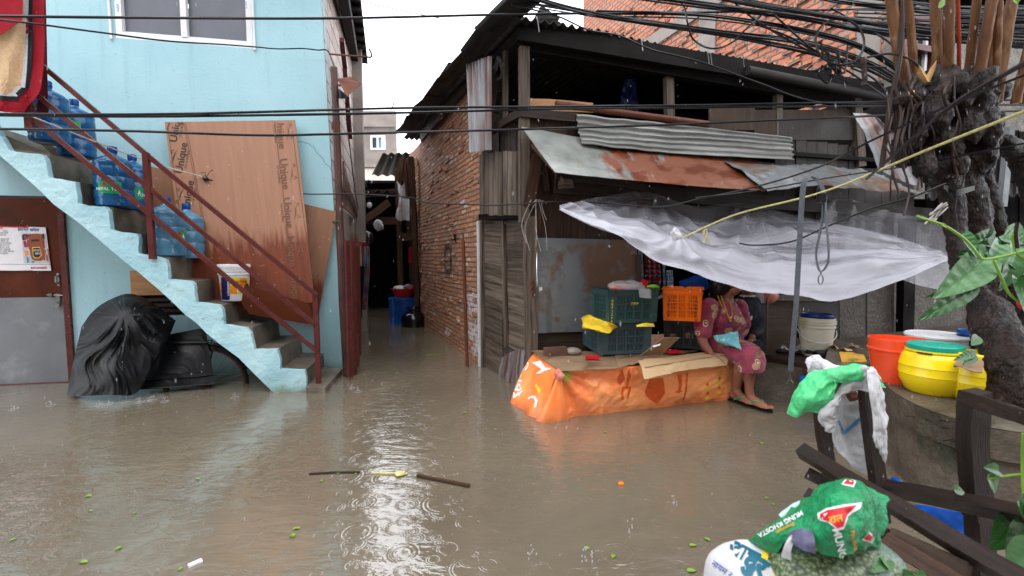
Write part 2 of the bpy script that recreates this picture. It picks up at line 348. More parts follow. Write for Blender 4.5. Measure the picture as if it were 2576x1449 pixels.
def banner_mat():
    n = N('orange_banner'); co = n.coord()
    c = n.mix(n.ramp(n.noise(co, 1.6, 3), [(.4, 0.0), (.65, 1.0)]), s(248, 132, 66), s(253, 176, 112))
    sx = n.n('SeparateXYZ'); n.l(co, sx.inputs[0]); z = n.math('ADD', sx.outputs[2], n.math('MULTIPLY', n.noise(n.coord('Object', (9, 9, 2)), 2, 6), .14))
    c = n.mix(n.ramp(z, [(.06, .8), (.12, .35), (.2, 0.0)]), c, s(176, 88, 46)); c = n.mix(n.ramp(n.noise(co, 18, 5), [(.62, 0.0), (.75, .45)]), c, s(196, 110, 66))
    n.col(c); n.set(rough=.32, coat=.1); n.bump(n.noise(co, 9, 5, .6, .6), .45, .02)
banner_mat()
for k_, v_ in (('dark_wood', .2), ('black_wood', .12), ('brown_wood', .2), ('bark', .22), ('door_brown', .1), ('fence_wood', .22), ('panel_wood', .12), ('grey_wood', .15), ('shoot_bark', .2), ('bag_black', .6), ('black_rubber', .2), ('tarp_black', .22), ('dark_concrete', .2), ('root', .2), ('yellow_plastic', .45), ('leaf_green', .5), ('leaf_pale', .5)): MATS[k_].node_tree.nodes['Principled BSDF'].inputs['Specular IOR Level'].default_value = v_
def dress_mat():
    n = N('floral_dress'); co = n.coord()
    base = n.mix(n.ramp(n.noise(co, 6, 4), [(.4, 0.0), (.7, 1.0)]), s(150, 50, 76), s(112, 34, 56))
    def flor(scale, cen, line, thr, b):
        v = n.n('TexVoronoi'); v.inputs['Scale'].default_value = scale
        nz = n.noise(co, 9, 2, .5, 0, 1); mx = n.n('Mix'); mx.data_type = 'VECTOR'; mx.inputs[0].default_value = .06
        n.l(co, mx.inputs[4]); n.l(nz, mx.inputs[5]); n.l(mx.outputs[1], v.inputs['Vector'])
        d = v.outputs['Distance']; sp_ = n.n('SeparateColor'); n.l(v.outputs['Color'], sp_.inputs[0])
        on = n.math('GREATER_THAN', sp_.outputs[0], thr)
        inside = n.math('MULTIPLY', n.math('LESS_THAN', d, .40), on)
        rings = n.math('GREATER_THAN', n.math('SINE', n.math('MULTIPLY', d, 62)), .45)
        return n.mix(inside, b, n.mix(rings, cen, line))
    b = flor(11, s(96, 44, 90), s(120, 40, 90), .7, base)
    n.col(flor(12, s(128, 84, 64), s(216, 182, 148), .32, b)); n.set(rough=.8, sheen=.2); n.bump(n.noise(co, 60, 4), .2, .003)
dress_mat()
def rice_mat():
    n = N('bean_print'); co = n.coord()
    v = n.n('TexVoronoi'); v.inputs['Scale'].default_value = 110; n.l(co, v.inputs['Vector'])
    c = n.ramp(v.outputs['Distance'], [(.0, s(150, 160, 128)), (.5, s(84, 100, 66)), (.8, s(40, 54, 36))])
    c = n.mix(n.ramp(n.noise(co, 5, 4), [(.45, 0.0), (.6, .8)]), c, s(110, 140, 150))
    n.col(c); n.set(rough=.4); n.bump(n.noise(co, 9, 5), .4, .02)
rice_mat()
pm('sack_green', s(22, 142, 88), s(14, 108, 66), 5, .3, 1.0, 16, .03, c3=s(120, 190, 170), thr=(.62, .8), s3=4)
pm('sack_pale', s(196, 222, 222), s(160, 200, 196), 5, .4, .4, 12, .02)
pm('sack_purple', s(92, 92, 118), s(70, 68, 92), 24, .5, .4, 40, .01)
def rug_mat(name, c):
    pm(name, c, sc(c, .75), 60, .9, .6, 220, .004)
rug_mat('rug_red', s(150, 16, 34)); rug_mat('rug_cream', s(206, 172, 134)); rug_mat('rug_black', s(28, 32, 40)); rug_mat('rug_white', s(196, 194, 196)); rug_mat('rug_backing', s(74, 18, 26))
# ------------------------------------------------------------ mesh building
GEO = {}
class MB:
    def __init__(s_): s_.v = []; s_.f = []; s_.u = []; s_.m = []
    def add(s_, vs, fs, us=None, mi=0):
        o = len(s_.v); s_.v += [V(p) for p in vs]
        for k, f in enumerate(fs):
            s_.f.append([i + o for i in f]); s_.m.append(mi)
            s_.u.append(us[k] if us else [(0, 0)] * len(f))
        return s_
    def box(s_, c, sz, R=None, mi=0, j=0):
        hx, hy, hz = sz[0] / 2, sz[1] / 2, sz[2] / 2
        loc = [V((x, y, z)) for x in (-hx, hx) for y in (-hy, hy) for z in (-hz, hz)]
        if j: loc = [p + V([random.uniform(-j, j) for _ in range(3)]) for p in loc]
        ax = max(range(3), key=lambda i: sz[i]); ot = [i for i in range(3) if i != ax]
        r = random.uniform(0, 50); fs = [(0, 1, 3, 2), (4, 6, 7, 5), (0, 4, 5, 1), (2, 3, 7, 6), (0, 2, 6, 4), (1, 5, 7, 3)]
        us = [[(loc[i][ax] + r, loc[i][ot[0]] + loc[i][ot[1]] + r) for i in f] for f in fs]
        R = R or Matrix.Identity(3); c = V(c)
        return s_.add([c + R @ p for p in loc], fs, us, mi)
    def beam(s_, a, b, w_, h, up=UPV, seg=1, wob=0.0, mi=0, j=0, taper=1.0):
        """bar from a to b: w_ across, h along up"""
        a, b = V(a), V(b); d = (b - a); L = d.length; d.normalize()
        x = d.cross(up)
        if x.length < 1e-4: x = d.cross(V((0, 1, 0)))
        x.normalize(); y = x.cross(d).normalized(); r = random.uniform(0, 50)
        vs = []; fs = []; us = []
        for k in range(seg + 1):
            t = k / seg; o = V((0, 0, 0))
            if wob: o = x * noise.noise(V((r, t * L * 3, 0))) * wob + y * noise.noise(V((r + 9, t * L * 3, 0))) * wob
            kk = 1 + (taper - 1) * t
            for sx, sy in ((-1, -1), (1, -1), (1, 1), (-1, 1)):
                jj = (x * random.uniform(-j, j) + y * random.uniform(-j, j)) if j else V((0, 0, 0))
                vs.append(a + d * (L * t) + o + x * (sx * w_ / 2 * kk) + y * (sy * h / 2 * kk) + jj)
        off = [0, w_, w_ + h, 2 * w_ + h, 2 * (w_ + h)]
        for k in range(seg):
            for q in range(4):
                fs.append((k * 4 + q, k * 4 + (q + 1) % 4, (k + 1) * 4 + (q + 1) % 4, (k + 1) * 4 + q))
                us.append([(L * k / seg + r, off[q] + r), (L * k / seg + r, off[q + 1] + r), (L * (k + 1) / seg + r, off[q + 1] + r), (L * (k + 1) / seg + r, off[q] + r)])
        e = seg * 4
        fs += [(3, 2, 1, 0), (e, e + 1, e + 2, e + 3)]; us += [[(r, r), (r + w_, r), (r + w_, r + h), (r, r + h)]] * 2
        return s_.add(vs, fs, us, mi)
    def tube(s_, pts, r, n=8, mi=0, cap=True, nz=0.0, nf=8):
        pts = [V(p) for p in pts]; m = len(pts); rr = r if isinstance(r, (list, tuple)) else [r] * m
        t0 = (pts[1] - pts[0]).normalized(); x = t0.cross(UPV)
        if x.length < .05: x = t0.cross(V((1, 0, 0)))
        x.normalize(); vs = []; fs = []; us = []; Lc = 0; Ls = []
        for i, p in enumerate(pts):
            t = (pts[min(i + 1, m - 1)] - pts[max(i - 1, 0)]).normalized()
            x = (x - t * x.dot(t)).normalized(); y = t.cross(x)
            if i: Lc += (p - pts[i - 1]).length
            Ls.append(Lc)
            for k in range(n):
                a = 2 * pi * k / n; q = x * cos(a) + y * sin(a); R = rr[i]
                if nz: R *= 1 + nz * noise.noise((p + q * R) * nf) + nz * .5 * noise.noise((p + q * R) * nf * 3)
                vs.append(p + q * R)
        for i in range(m - 1):
            for k in range(n):
                k2 = (k + 1) % n
                fs.append((i * n + k, i * n + k2, (i + 1) * n + k2, (i + 1) * n + k))
                c0 = 2 * pi * rr[i] * k / n; c1 = 2 * pi * rr[i] * (k + 1) / n
                us.append([(Ls[i], c0), (Ls[i], c1), (Ls[i + 1], c1), (Ls[i + 1], c0)])
        if cap:
            fs += [tuple(range(n))[::-1], tuple((m - 1) * n + k for k in range(n))]; us += [[(0, 0)] * n] * 2
        return s_.add(vs, fs, us, mi)
    def lathe(s_, prof, c=(0, 0, 0), n=32, mi=0, M=None, sq=None):
        c = V(c); vs = []; fs = []; us = []; m = len(prof)
        for r, z in prof:
            for k in range(n):
                a = 2 * pi * k / n; p = V((r * cos(a), r * sin(a), z))
                vs.append(c + (M @ p if M else p))
        for i in range(m - 1):
            for k in range(n):
                k2 = (k + 1) % n; fs.append((i * n + k, i * n + k2, (i + 1) * n + k2, (i + 1) * n + k))
                us.append([(prof[i][1], k * .05), (prof[i][1], k * .05 + .05), (prof[i + 1][1], k * .05 + .05), (prof[i + 1][1], k * .05)])
        if prof[0][0] > 1e-3: fs.append(tuple(range(n))[::-1]); us.append([(0, 0)] * n)
        if prof[-1][0] > 1e-3: fs.append(tuple((m - 1) * n + k for k in range(n))); us.append([(0, 0)] * n)
        return s_.add(vs, fs, us, mi)
    def prism(s_, poly, ext, mi=0, side=None):
        """closed 3D polygon pushed along the vector ext"""
        poly = [V(p) for p in poly]; n = len(poly); ext = V(ext); o = poly[0]
        e1 = (poly[1] - o).normalized(); nn = V((0, 0, 0))
        for i in range(n): nn += (poly[i] - o).cross(poly[(i + 1) % n] - o)
        nn.normalize(); e2 = nn.cross(e1); pu = lambda p: ((p - o).dot(e1), (p - o).dot(e2))
        s_.add(poly, [tuple(range(n))], [[pu(p) for p in poly]], mi)
        s_.add([p + ext for p in poly], [tuple(range(n))[::-1]], [[pu(p) for p in poly[::-1]]], mi)
        L = 0
        for i in range(n):
            a, b = poly[i], poly[(i + 1) % n]; l = (b - a).length; e = ext.length
            s_.add([a, a + ext, b + ext, b], [(0, 1, 2, 3)], [[(L, 0), (L, e), (L + l, e), (L + l, 0)]], mi if side is None else side)
            L += l
        return s_
    def surf(s_, P, nu, nv, th=0.0, mi=0, uvs=None, closeu=False):
        """grid over P(u,v); th > 0 gives it a real thickness"""
        g = [[V(P(i / nu, j / nv)) for j in range(nv + 1)] for i in range(nu + 1)]
        nrm = []
        for i in range(nu + 1):
            row = []
            for j in range(nv + 1):
                a = g[min(i + 1, nu)][j] - g[max(i - 1, 0)][j]; b = g[i][min(j + 1, nv)] - g[i][max(j - 1, 0)]
                c = a.cross(b); row.append(c.normalized() if c.length > 1e-9 else V((0, 0, 1)))
            nrm.append(row)
        lu = sum((g[i + 1][nv // 2] - g[i][nv // 2]).length for i in range(nu)); lv = sum((g[nu // 2][j + 1] - g[nu // 2][j]).length for j in range(nv))
        if uvs: lu, lv = uvs
        W = nv + 1; fs = []; us = []; vs = [g[i][j] for i in range(nu + 1) for j in range(W)]
        uv = lambda i, j: (i / nu * lu, j / nv * lv)
        for i in range(nu):
            for j in range(nv):
                fs.append((i * W + j, (i + 1) * W + j, (i + 1) * W + j + 1, i * W + j + 1)); us.append([uv(i, j), uv(i + 1, j), uv(i + 1, j + 1), uv(i, j + 1)])
        if th:
            o = len(vs); vs += [g[i][j] - nrm[i][j] * th for i in range(nu + 1) for j in range(W)]
            for i in range(nu):
                for j in range(nv):
                    fs.append((o + i * W + j, o + i * W + j + 1, o + (i + 1) * W + j + 1, o + (i + 1) * W + j)); us.append([uv(i, j), uv(i, j + 1), uv(i + 1, j + 1), uv(i + 1, j)])
            ed = [(i, 0, i + 1, 0) for i in range(nu)] + [(i + 1, nv, i, nv) for i in range(nu)] + [(0, j + 1, 0, j) for j in range(nv)] + [(nu, j, nu, j + 1) for j in range(nv)]
            for a, b, c, d in ed:
                p, q = a * W + b, c * W + d; fs.append((q, p, o + p, o + q)); us.append([uv(c, d), uv(a, b), uv(a, b), uv(c, d)])
        return s_.add(vs, fs, us, mi)
    def blob(s_, c, r, n=24, nz=0.0, nf=5, mi=0, R=None, sq=1.0, seed=0):
        """lumpy ellipsoid"""
        c = V(c); R = R or Matrix.Identity(3); sg = lambda x, e: math.copysign(abs(x) ** e, x)
        vs = []; fs = []; us = []; m = n // 2
        for i in range(m + 1):
            th = pi * i / m
            for k in range(n):
                ph = 2 * pi * k / n
                d = V((sg(sin(th), sq) * sg(cos(ph), sq), sg(sin(th), sq) * sg(sin(ph), sq), sg(cos(th), sq)))
                q = V((d.x * r[0], d.y * r[1], d.z * r[2]))
                if nz: q *= 1 + nz * noise.noise((q + V((seed, seed, 0))) * nf) + nz * .4 * noise.noise((q + V((seed, 0, seed))) * nf * 3)
                vs.append(c + R @ q)
        for i in range(m):
            for k in range(n):
                k2 = (k + 1) % n; fs.append((i * n + k, (i + 1) * n + k, (i + 1) * n + k2, i * n + k2))
                us.append([(i / m, k / n), ((i + 1) / m, k / n), ((i + 1) / m, (k + 1) / n), (i / m, (k + 1) / n)])
        return s_.add(vs, fs, us, mi)
    def build(s_, name, mats, parent=None, smooth=40, label=None, cat=None, group=None, kind=None, origin=None):
        if isinstance(mats, str): mats = [mats]
        if parent is not None: org = wloc(parent)
        elif origin is not None: org = V(origin)
        else:
            xs = [p.x for p in s_.v]; ys = [p.y for p in s_.v]; org = V(((min(xs) + max(xs)) / 2, (min(ys) + max(ys)) / 2, min(p.z for p in s_.v)))
        me = bpy.data.meshes.new(name); me.from_pydata([tuple(p - org) for p in s_.v], [], s_.f)
        ul = me.uv_layers.new(name='UVMap'); flat = []
        for u in s_.u:
            for q in u: flat += [q[0], q[1]]
        ul.data.foreach_set('uv', flat)
        me.polygons.foreach_set('material_index', s_.m)
        for m in mats: me.materials.append(MATS[m])
        me.validate(); me.update()
        if smooth:
            me.polygons.foreach_set('use_smooth', [True] * len(me.polygons)); me.set_sharp_from_angle(angle=radians(smooth))
        o = bpy.data.objects.new(name, me); COL.objects.link(o)
        if parent is not None: o.parent = parent
        else: o.location = org
        tag(o, label, cat, group, kind); GEO[o.name] = (s_.v, s_.f)
        return o
def tag(o, label=None, cat=None, group=None, kind=None):
    for k, v in (('label', label), ('category', cat), ('group', group), ('kind', kind)):
        if v: o[k] = v
    return o
def wloc(o):
    p = V(o.location)
    while o.parent: o = o.parent; p += V(o.location)
    return p
def T(name, label, cat, loc=(0, 0, 0), group=None):
    o = bpy.data.objects.new(name, None); COL.objects.link(o); o.location = loc; o.empty_display_size = .1
    return tag(o, label, cat, group)
def copy_tree(o, parent=None):
    c = o.copy(); COL.objects.link(c)
    if parent: c.parent = parent
    for ch in [x for x in bpy.data.objects if x.parent == o]: copy_tree(ch, c)
    return c
def cr(p, t):                                  # Catmull-Rom through a list, t in 0..1
    n = len(p) - 1
    if n == 0: return p[0]
    x = min(max(t, 0), 1) * n; i = min(int(x), n - 1); f = x - i
    a, b, c, d = p[max(i - 1, 0)], p[i], p[i + 1], p[min(i + 2, n)]
    if i == 0: a = b * 2 - c
    if i + 2 > n: d = c * 2 - b
    return b + (c - a) * (.5 * f) + (a * 2 - b * 5 + c * 4 - d) * (.5 * f * f) + (b * 3 - a - c * 3 + d) * (.5 * f * f * f)
def spline(p, n): return [cr([V(q) for q in p], i / n) for i in range(n + 1)]
def patch(rows):                               # smooth surface through rows of 3D points
    rows = [[V(p) for p in r] for r in rows]
    return lambda u, v: cr([cr(r, v) for r in rows], u)
def nz3(p, f, seed=0): return noise.noise(p * f + V((seed, seed * .7, seed * .3)))
def nrm_at(P, u, v, e=.01):
    a = P(min(u + e, 1), v) - P(max(u - e, 0), v); b = P(u, min(v + e, 1)) - P(u, max(v - e, 0)); c = a.cross(b)
    return c.normalized() if c.length > 1e-9 else V((0, 0, 1))
def rumple(P, amp, f=4, seed=0, ridged=False):
    def Q(u, v):
        p = P(u, v); n = nrm_at(P, u, v); q = nz3(p, f, seed)
        if ridged: q = 1 - 2 * abs(q) * 1.6
        return p + n * (amp * (.8 * q + .3 * nz3(p, f * 2.7, seed + 5) + .7 * (.35 - abs(nz3(p, f * 1.5, seed + 9))) + .4 * (.3 - abs(nz3(p, f * 3.6, seed + 13)))))
    return Q
# ------------------------------------------------------------ print: flat marks laid onto a modelled surface
def bvh(o):
    v, f = GEO[o.name]; return BVHTree.FromPolygons([tuple(p) for p in v], f)
def shape2d(kind, *a):
    """2D triangulated shape (verts, faces) from text or polygon"""
    if kind == 'text':
        cu = bpy.data.curves.new('t', 'FONT'); cu.body = a[0]; cu.size = 1; cu.align_x = 'CENTER'; cu.align_y = 'CENTER'; cu.resolution_u = 3
        if len(a) > 1: cu.offset = a[1]
        ob = bpy.data.objects.new('t', cu); COL.objects.link(ob)
        bpy.context.view_layer.update()
        me = bpy.data.meshes.new_from_object(ob.evaluated_get(bpy.context.evaluated_depsgraph_get()))
        bpy.data.objects.remove(ob); bpy.data.curves.remove(cu)
    else:
        me = bpy.data.meshes.new('p'); me.from_pydata([(x, y, 0) for x, y in a[0]], [], [tuple(range(len(a[0])))])
    bm = bmesh.new(); bm.from_mesh(me); bmesh.ops.triangulate(bm, faces=bm.faces[:])
    bpy.data.meshes.remove(me); return bm
def on_surface(bm, fn, cuts=0, maxlen=None):
    if maxlen:
        for _ in range(4):
            e = [x for x in bm.edges if x.calc_length() > maxlen]
            if not e or len(bm.verts) > 9000: break
            bmesh.ops.subdivide_edges(bm, edges=e, cuts=1, use_grid_fill=False); bmesh.ops.triangulate(bm, faces=bm.faces[:])
    m = MB(); vs = [fn(v.co.x, v.co.y) for v in bm.verts]; bm.verts.index_update()
    fs = [tuple(v.index for v in f.verts) for f in bm.faces if all(vs[v.index] is not None for v in f.verts)]
    bm.free(); m.add([p if p is not None else V((0, 0, 0)) for p in vs], fs)
    used = sorted({i for f in fs for i in f}); mp = {i: k for k, i in enumerate(used)}
    m.v = [m.v[i] for i in used]; m.f = [[mp[i] for i in f] for f in m.f]; return m
def stamp(name, bm, mat, target, cx, cy, size, rot=0.0, asp=1.0, off=.003, maxlen=.3, tree=None, skew=0.0, sy=None):
    """print a 2D shape on the target where picture point (cx,cy) meets it; size in picture units"""
    tr = tree or bvh(target); c_, s2 = cos(radians(rot)), sin(radians(rot)); sy = sy or size
    def fn(x, y):
        x = x * size * asp + y * sy * skew; y = y * sy; px = cx + x * c_ - y * s2; py = cy - (x * s2 + y * c_)
        d = ray(px, py).normalized(); h = tr.ray_cast((0, 0, HC), d)
        if h[0] is None: return None
        return h[0] - d * (off + .0)
    m = on_surface(bm, fn, maxlen=maxlen)
    if not m.f: print('EMPTY STAMP', name, cx, cy); return None
    return m.build(name, mat, target, smooth=0)
def txt(s_, off=0.0): return shape2d('text', s_, off)
def pol(p): return shape2d('poly', p)
def rect(w_=1, h=1): return pol([(-w_ / 2, -h / 2), (w_ / 2, -h / 2), (w_ / 2, h / 2), (-w_ / 2, h / 2)])
def disc(r=.5, n=20): return pol([(r * cos(2 * pi * k / n), r * sin(2 * pi * k / n)) for k in range(n)])
def polypx(pts, cx=0, cy=0): return pol([(x - cx, -(y - cy)) for x, y in pts])
def remesh(o, vox, sm=3, fac=.5):
    m = o.modifiers.new('fuse', 'REMESH'); m.mode = 'VOXEL'; m.voxel_size = vox; m.use_smooth_shade = True
    if sm: k = o.modifiers.new('soft', 'SMOOTH'); k.iterations = sm; k.factor = fac
def wallgrid(m, pl, s0, s1, z0, z1, holes=(), off=0.0, depth=.2, mi=0, rmi=0, top=True):
    """wall face with rectangular holes (a0,a1,z0,z1) and their reveals"""
    S = sorted({s0, s1, *[h[0] for h in holes], *[h[1] for h in holes]}); Z = sorted({z0, z1, *[h[2] for h in holes], *[h[3] for h in holes]})
    S = [x for x in S if s0 <= x <= s1]; Z = [x for x in Z if z0 <= x <= z1]
    for i in range(len(S) - 1):
        for j in range(len(Z) - 1):
            cs, cz = (S[i] + S[i + 1]) / 2, (Z[j] + Z[j + 1]) / 2
            if any(h[0] < cs < h[1] and h[2] < cz < h[3] for h in holes): continue
            q = [(S[i], Z[j]), (S[i + 1], Z[j]), (S[i + 1], Z[j + 1]), (S[i], Z[j + 1])]
            m.add([pl.pt(a, b, off) for a, b in q], [(0, 1, 2, 3)], [q], mi); m.add([pl.pt(a, b, off - depth) for a, b in q], [(3, 2, 1, 0)], [q[::-1]], mi)
    for h in list(holes) + [(s0, s1, z0, z1)]:
        a, b, c, d = h
        for p, q in (((a, c), (b, c)), ((b, c), (b, d)), ((b, d), (a, d)), ((a, d), (a, c))):
            L = abs(p[0] - q[0]) + abs(p[1] - q[1])
            m.add([pl.pt(p[0], p[1], off), pl.pt(q[0], q[1], off), pl.pt(q[0], q[1], off - depth), pl.pt(p[0], p[1], off - depth)], [(0, 1, 2, 3)], [[(0, 0), (L, 0), (L, depth), (0, depth)]], rmi)
    return m
def pxrect(pl, x0, y0, x1, y1, off=0):
    a = pl.sz(x0, y0, off); b = pl.sz(x1, y0, off); c = pl.sz(x1, y1, off); d = pl.sz(x0, y1, off)
    return ((a[0] + d[0]) / 2, (b[0] + c[0]) / 2, (c[1] + d[1]) / 2, (a[1] + b[1]) / 2)
def cable(pts, r, label, group=None, mat='cable_black', name='cable', cat='cable', n=None, parent=None):
    pts = [V(q) for q in pts]; out = lambda q: abs(q.x / q.y * F) > 1310 or (CY - (q.z - HC) / q.y * F - 80) < -25
    if out(pts[0]): pts.insert(0, pts[0] + (pts[0] - pts[1]).normalized() * 2.2)
    if out(pts[-1]) and pts[-1].y > 2: pts.append(pts[-1] + (pts[-1] - pts[-2]).normalized() * 2.2)
    p = spline(pts, n or max(12, len(pts) * 6))
    m = MB().tube(p, r, 6)
    return m.build(name, mat, parent, smooth=60, label=label, cat=cat, group=group)
# ============================================================ SETTING
def build_water():
    m = MB(); n = 90
    xs = [-60] + [-9 + 18 * i / n for i in range(n + 1)] + [60]; ys = [-12] + [0 + 14 * i / n for i in range(n + 1)] + [80]
    W = len(xs); vs = [V((x, y, 0)) for y in ys for x in xs]; fs = []; us = []
    for j in range(len(ys) - 1):
        for i in range(W - 1):
            f = (j * W + i, j * W + i + 1, (j + 1) * W + i + 1, (j + 1) * W + i); fs.append(f); us.append([(vs[k].x, vs[k].y) for k in f])
    m.add(vs, fs, us); m.build('flood_water', 'muddy_water', kind='structure', origin=(0, 0, 0))
    m = MB(); m.add([(-60, -12, -.5), (60, -12, -.5), (60, 80, -.5), (-60, 80, -.5)], [(0, 1, 2, 3)]); m.build('ground', 'dark_concrete', kind='structure', origin=(0, 0, -.5))
build_water()

# ============================================================ BLUE HOUSE
def blue_house():
    t = T('blue_house', 'light blue plastered house with a white framed window, at the left', 'house', LP.pt(1.5, 0))
    win = pxrect(LP, 283, -190, 630, 108); vent = pxrect(LP, 331, 681, 470, 795)
    door = pxrect(LP, -120, 492, 171, 975); door = (door[0], door[1], -.4, door[3])
    s1 = LP.s_at(866); m = MB()
    wallgrid(m, LP, -1.6, 3.068, -.5, 4.7, [win, vent, door], depth=.22)
    def lean(m, al=False):      # the old corner is out of plumb
        for v in m.v:
            k = max(0, 1 - (v - AP.p).dot(AP.d) / 3.2) if al else (1 if (v - LP.p).dot(LP.d) > 2.9 else 0)
            v -= LP.d * (.034 * max(0, v.z) * k)
    lean(m); m.build('front_wall', 'blue_plaster', t, smooth=0)
    # window frame with its sticker prints, mullion, two panes
    a, b, c, d = win; f = MB(); e = .055
    for p, q in (((a, c), (b, c + e)), ((a, d - e), (b, d)), ((a, c + e), (a + e, d - e)), ((b - e, c + e), (b, d - e))):
        f.box(LP.pt((p[0] + q[0]) / 2, (p[1] + q[1]) / 2, -.03), (q[0] - p[0], .05, q[1] - p[1]), Matrix.Rotation(atan2(LP.d.y, LP.d.x), 3, 'Z'))
    fr = f.build('window_frame', 'white_plastic', t, smooth=0)
    R = Matrix.Rotation(atan2(LP.d.y, LP.d.x), 3, 'Z'); mid = LP.sz(462, 60)[0]
    MB().box(LP.pt(mid, (c + d) / 2, -.022), (.05, .05, d - c - 2 * e - .002), R).box(LP.pt((a + b) / 2, c + e + .012, -.045), (b - a - 2 * e - .002, .02, .022), R).build('window_mullion', 'white_plastic', fr, smooth=0)
    for k, (p, q) in enumerate(((a + e, mid - .025), (mid + .025, b - e))):
        MB().box(LP.pt((p + q) / 2, (c + d) / 2, -.06), (q - p - .001, .01, d - c - 2 * e - .002), R).build('window_pane', 'window_glass', fr, smooth=0)
    for x, y, r in ((325, 80, -5), (395, 86, -5), (500, 94, -5), (590, 99, -5), (296, 20, 78), (617, 65, 86), (618, 12, 86), (452, 20, 86)):
        stamp('sticker_print', txt('dubal'), 'ink_sky', fr, x, y, 9, -r if abs(r) < 20 else 94, off=.002)
    # plastic film lip round the frame
    for x in (a - .03, b + .02): MB().tube([LP.pt(x, c - .02, .012), LP.pt(x - .004, (c + d) / 2, .014), LP.pt(x, d, .012)], .011, 6).build('window_seal', 'white_plastic', fr)
    # louvred vent under the stair
    a, b, c, d = vent; g = MB().box(LP.pt((a + b) / 2, (c + d) / 2, -.12), (b - a + .1, .02, d - c + .1), R)
    for k in range(5): g.box(LP.pt((a + b) / 2, c + .05 + k * .055, -.03), (b - a - .01, .03, .03), R)
    g.build('vent_slats', 'dark_wood', t, smooth=0)
    pb = pxrect(LP, 331, 681, 430, 742); a, b, c, d = pb
    MB().box(LP.pt((a + b) / 2, (c + d) / 2, .012), (b - a, .012, d - c), R).build('vent_cover', 'pale_wood', t, smooth=0)
    # brown ply door with a sheet metal lower half
    a, b, c, d = door; rt = LP.s_at(178)
    q = LP.sz(60, 497)[1]; q2 = LP.sz(60, 748)[1]; zb = LP.sz(60, 967)[1]
    dr = MB().box(LP.pt((a + b) / 2 - .1, (q + q2) / 2, -.03), (b - a + .2 - .05, .04, q - q2), R).build('door', 'door_brown', t, smooth=0)
    MB().box(LP.pt((a + b) / 2 - .1, (q2 + zb) / 2, -.024), (b - a + .2 - .05, .035, q2 - zb - .004), R).build('door_sheet', 'door_sheet', dr, smooth=0)
    f = MB(); f.beam(LP.pt(b, -.3, 0.0), LP.pt(b - .0, q + .03, 0.0), .05, .06, up=LP.n); f.beam(LP.pt(a, zb - .012, -.0), LP.pt(b - .03, zb - .012, -.0), .07, .045)
    f.build('door_frame', 'red_brown_paint', t, smooth=0)
    h = MB()
    p0 = LP.px(118, 742, .01); p1 = LP.px(158, 743, .01); h.tube([p0, p1], .006, 8)
    h.box(LP.px(146, 752, .008), (.035, .012, .10), R); h.box(LP.px(128, 742, .012), (.025, .02, .03), R)
    h.build('door_bolt', 'steel', dr, smooth=30)
    h = MB().box(LP.px(145, 768, .025), (.036, .016, .036), R).tube([LP.px(142, 764, .025), LP.px(142, 757, .025), LP.px(148, 757, .025), LP.px(148, 764, .025)], .004, 6)
    h.build('padlock', 'steel', dr, smooth=30)
    h = MB().box(LP.px(147, 703, .008), (.018, .01, .12), R).tube([LP.px(147, 693, .01), LP.px(141, 696, .04), LP.px(141, 709, .04), LP.px(147, 713, .01)], .009, 8)
    h.build('door_handle', 'galvanised', dr, smooth=30)
    MB().box(LP.pt((a + b) / 2, q + .06, -.04), (b - a, .06, .09), R).build('door_lintel', 'black_wood', t, smooth=0)
    # alley side of blockwork with roof overhang, posts, render patch
    m = MB(); zt = 4.25
    so = pxrect(AP, 872, 310, 892, 500)
    wallgrid(m, AP, .06, 3.2, 1.75, zt + .4, depth=.2); wallgrid(m, AP, 3.2 - .001, 3.2, -.5, 1.75, depth=.2)
    lean(m, True); m.build('side_wall', 'block_wall', t, smooth=0)
    m = MB(); wallgrid(m, AP, 0.06, 3.2, -.5, 1.748, [pxrect(AP, 884, 545, 893, 640)], off=.006, depth=.2); lean(m, True); m.build('side_wall_base', 'grey_render', t, smooth=0)
    m = MB(); p = [AP.px(866, 405, .02), AP.px(880, 470, .02), AP.px(893, 505, .02), AP.px(905, 545, .02), AP.px(906, 560, .02), AP.px(888, 515, .02), AP.px(868, 480, .02)]
    m.prism(p, -AP.n * .02).build('torn_render', 'brick_block', t, smooth=0)
    m = MB()
    for x0, y0, x1, y1, w_ in ((868, 170, 882, 345, .1), (860, 100, 872, 200, .06)):
        m.beam(AP.px(x0, y0, .05), AP.px(x1, y1, .05), w_, .05, up=AP.n)
    m.build('side_window_frame', 'red_brown_paint', t, smooth=0)
    # eave boards of the roof
    m = MB(); a_, b_ = AP.pt(-.4, zt, .1), AP.pt(3.3, zt, .1); z = UPV
    m.beam(AP.pt(-.5, zt + .02, .02), AP.pt(3.1, zt + .02, .02), .12, .16)
    for k in range(14):
        c0 = AP.pt(-.5 + k * .27, zt + .14, .14); m.beam(c0 - AP.n * .5, c0 + AP.n * .06, .05, .05)
    P = lambda u, v: AP.pt(-.55 + u * 3.75, zt + .2 + .02 * sin(u * 150), .2 - v * 2.0) + UPV * (v * .5)
    m.surf(P, 120, 3, th=.01); m.build('roof_eave', 'dark_corrugated', t, smooth=0)
    m = MB().box(LP.pt(.4, 4.8, -1.2), (5, 2.2, .2), R); m.build('roof_slab', 'grey_render', t, smooth=0)
    MB().box(LP.pt(-.1, 2.1, -2.6), (6.2, .15, 5.3), R).build('back_wall', 'grey_render', t, smooth=0)
    # thin cracks in the plaster
    for pts in ([(746, 355), (762, 357), (778, 362), (784, 368)], [(787, 365), (797, 385), (812, 398), (818, 412), (830, 420), (834, 432)]):
        MB().tube([LP.px(x, y, .001) for x, y in pts], .002, 4).build('plaster_crack', 'ink_teal', t)
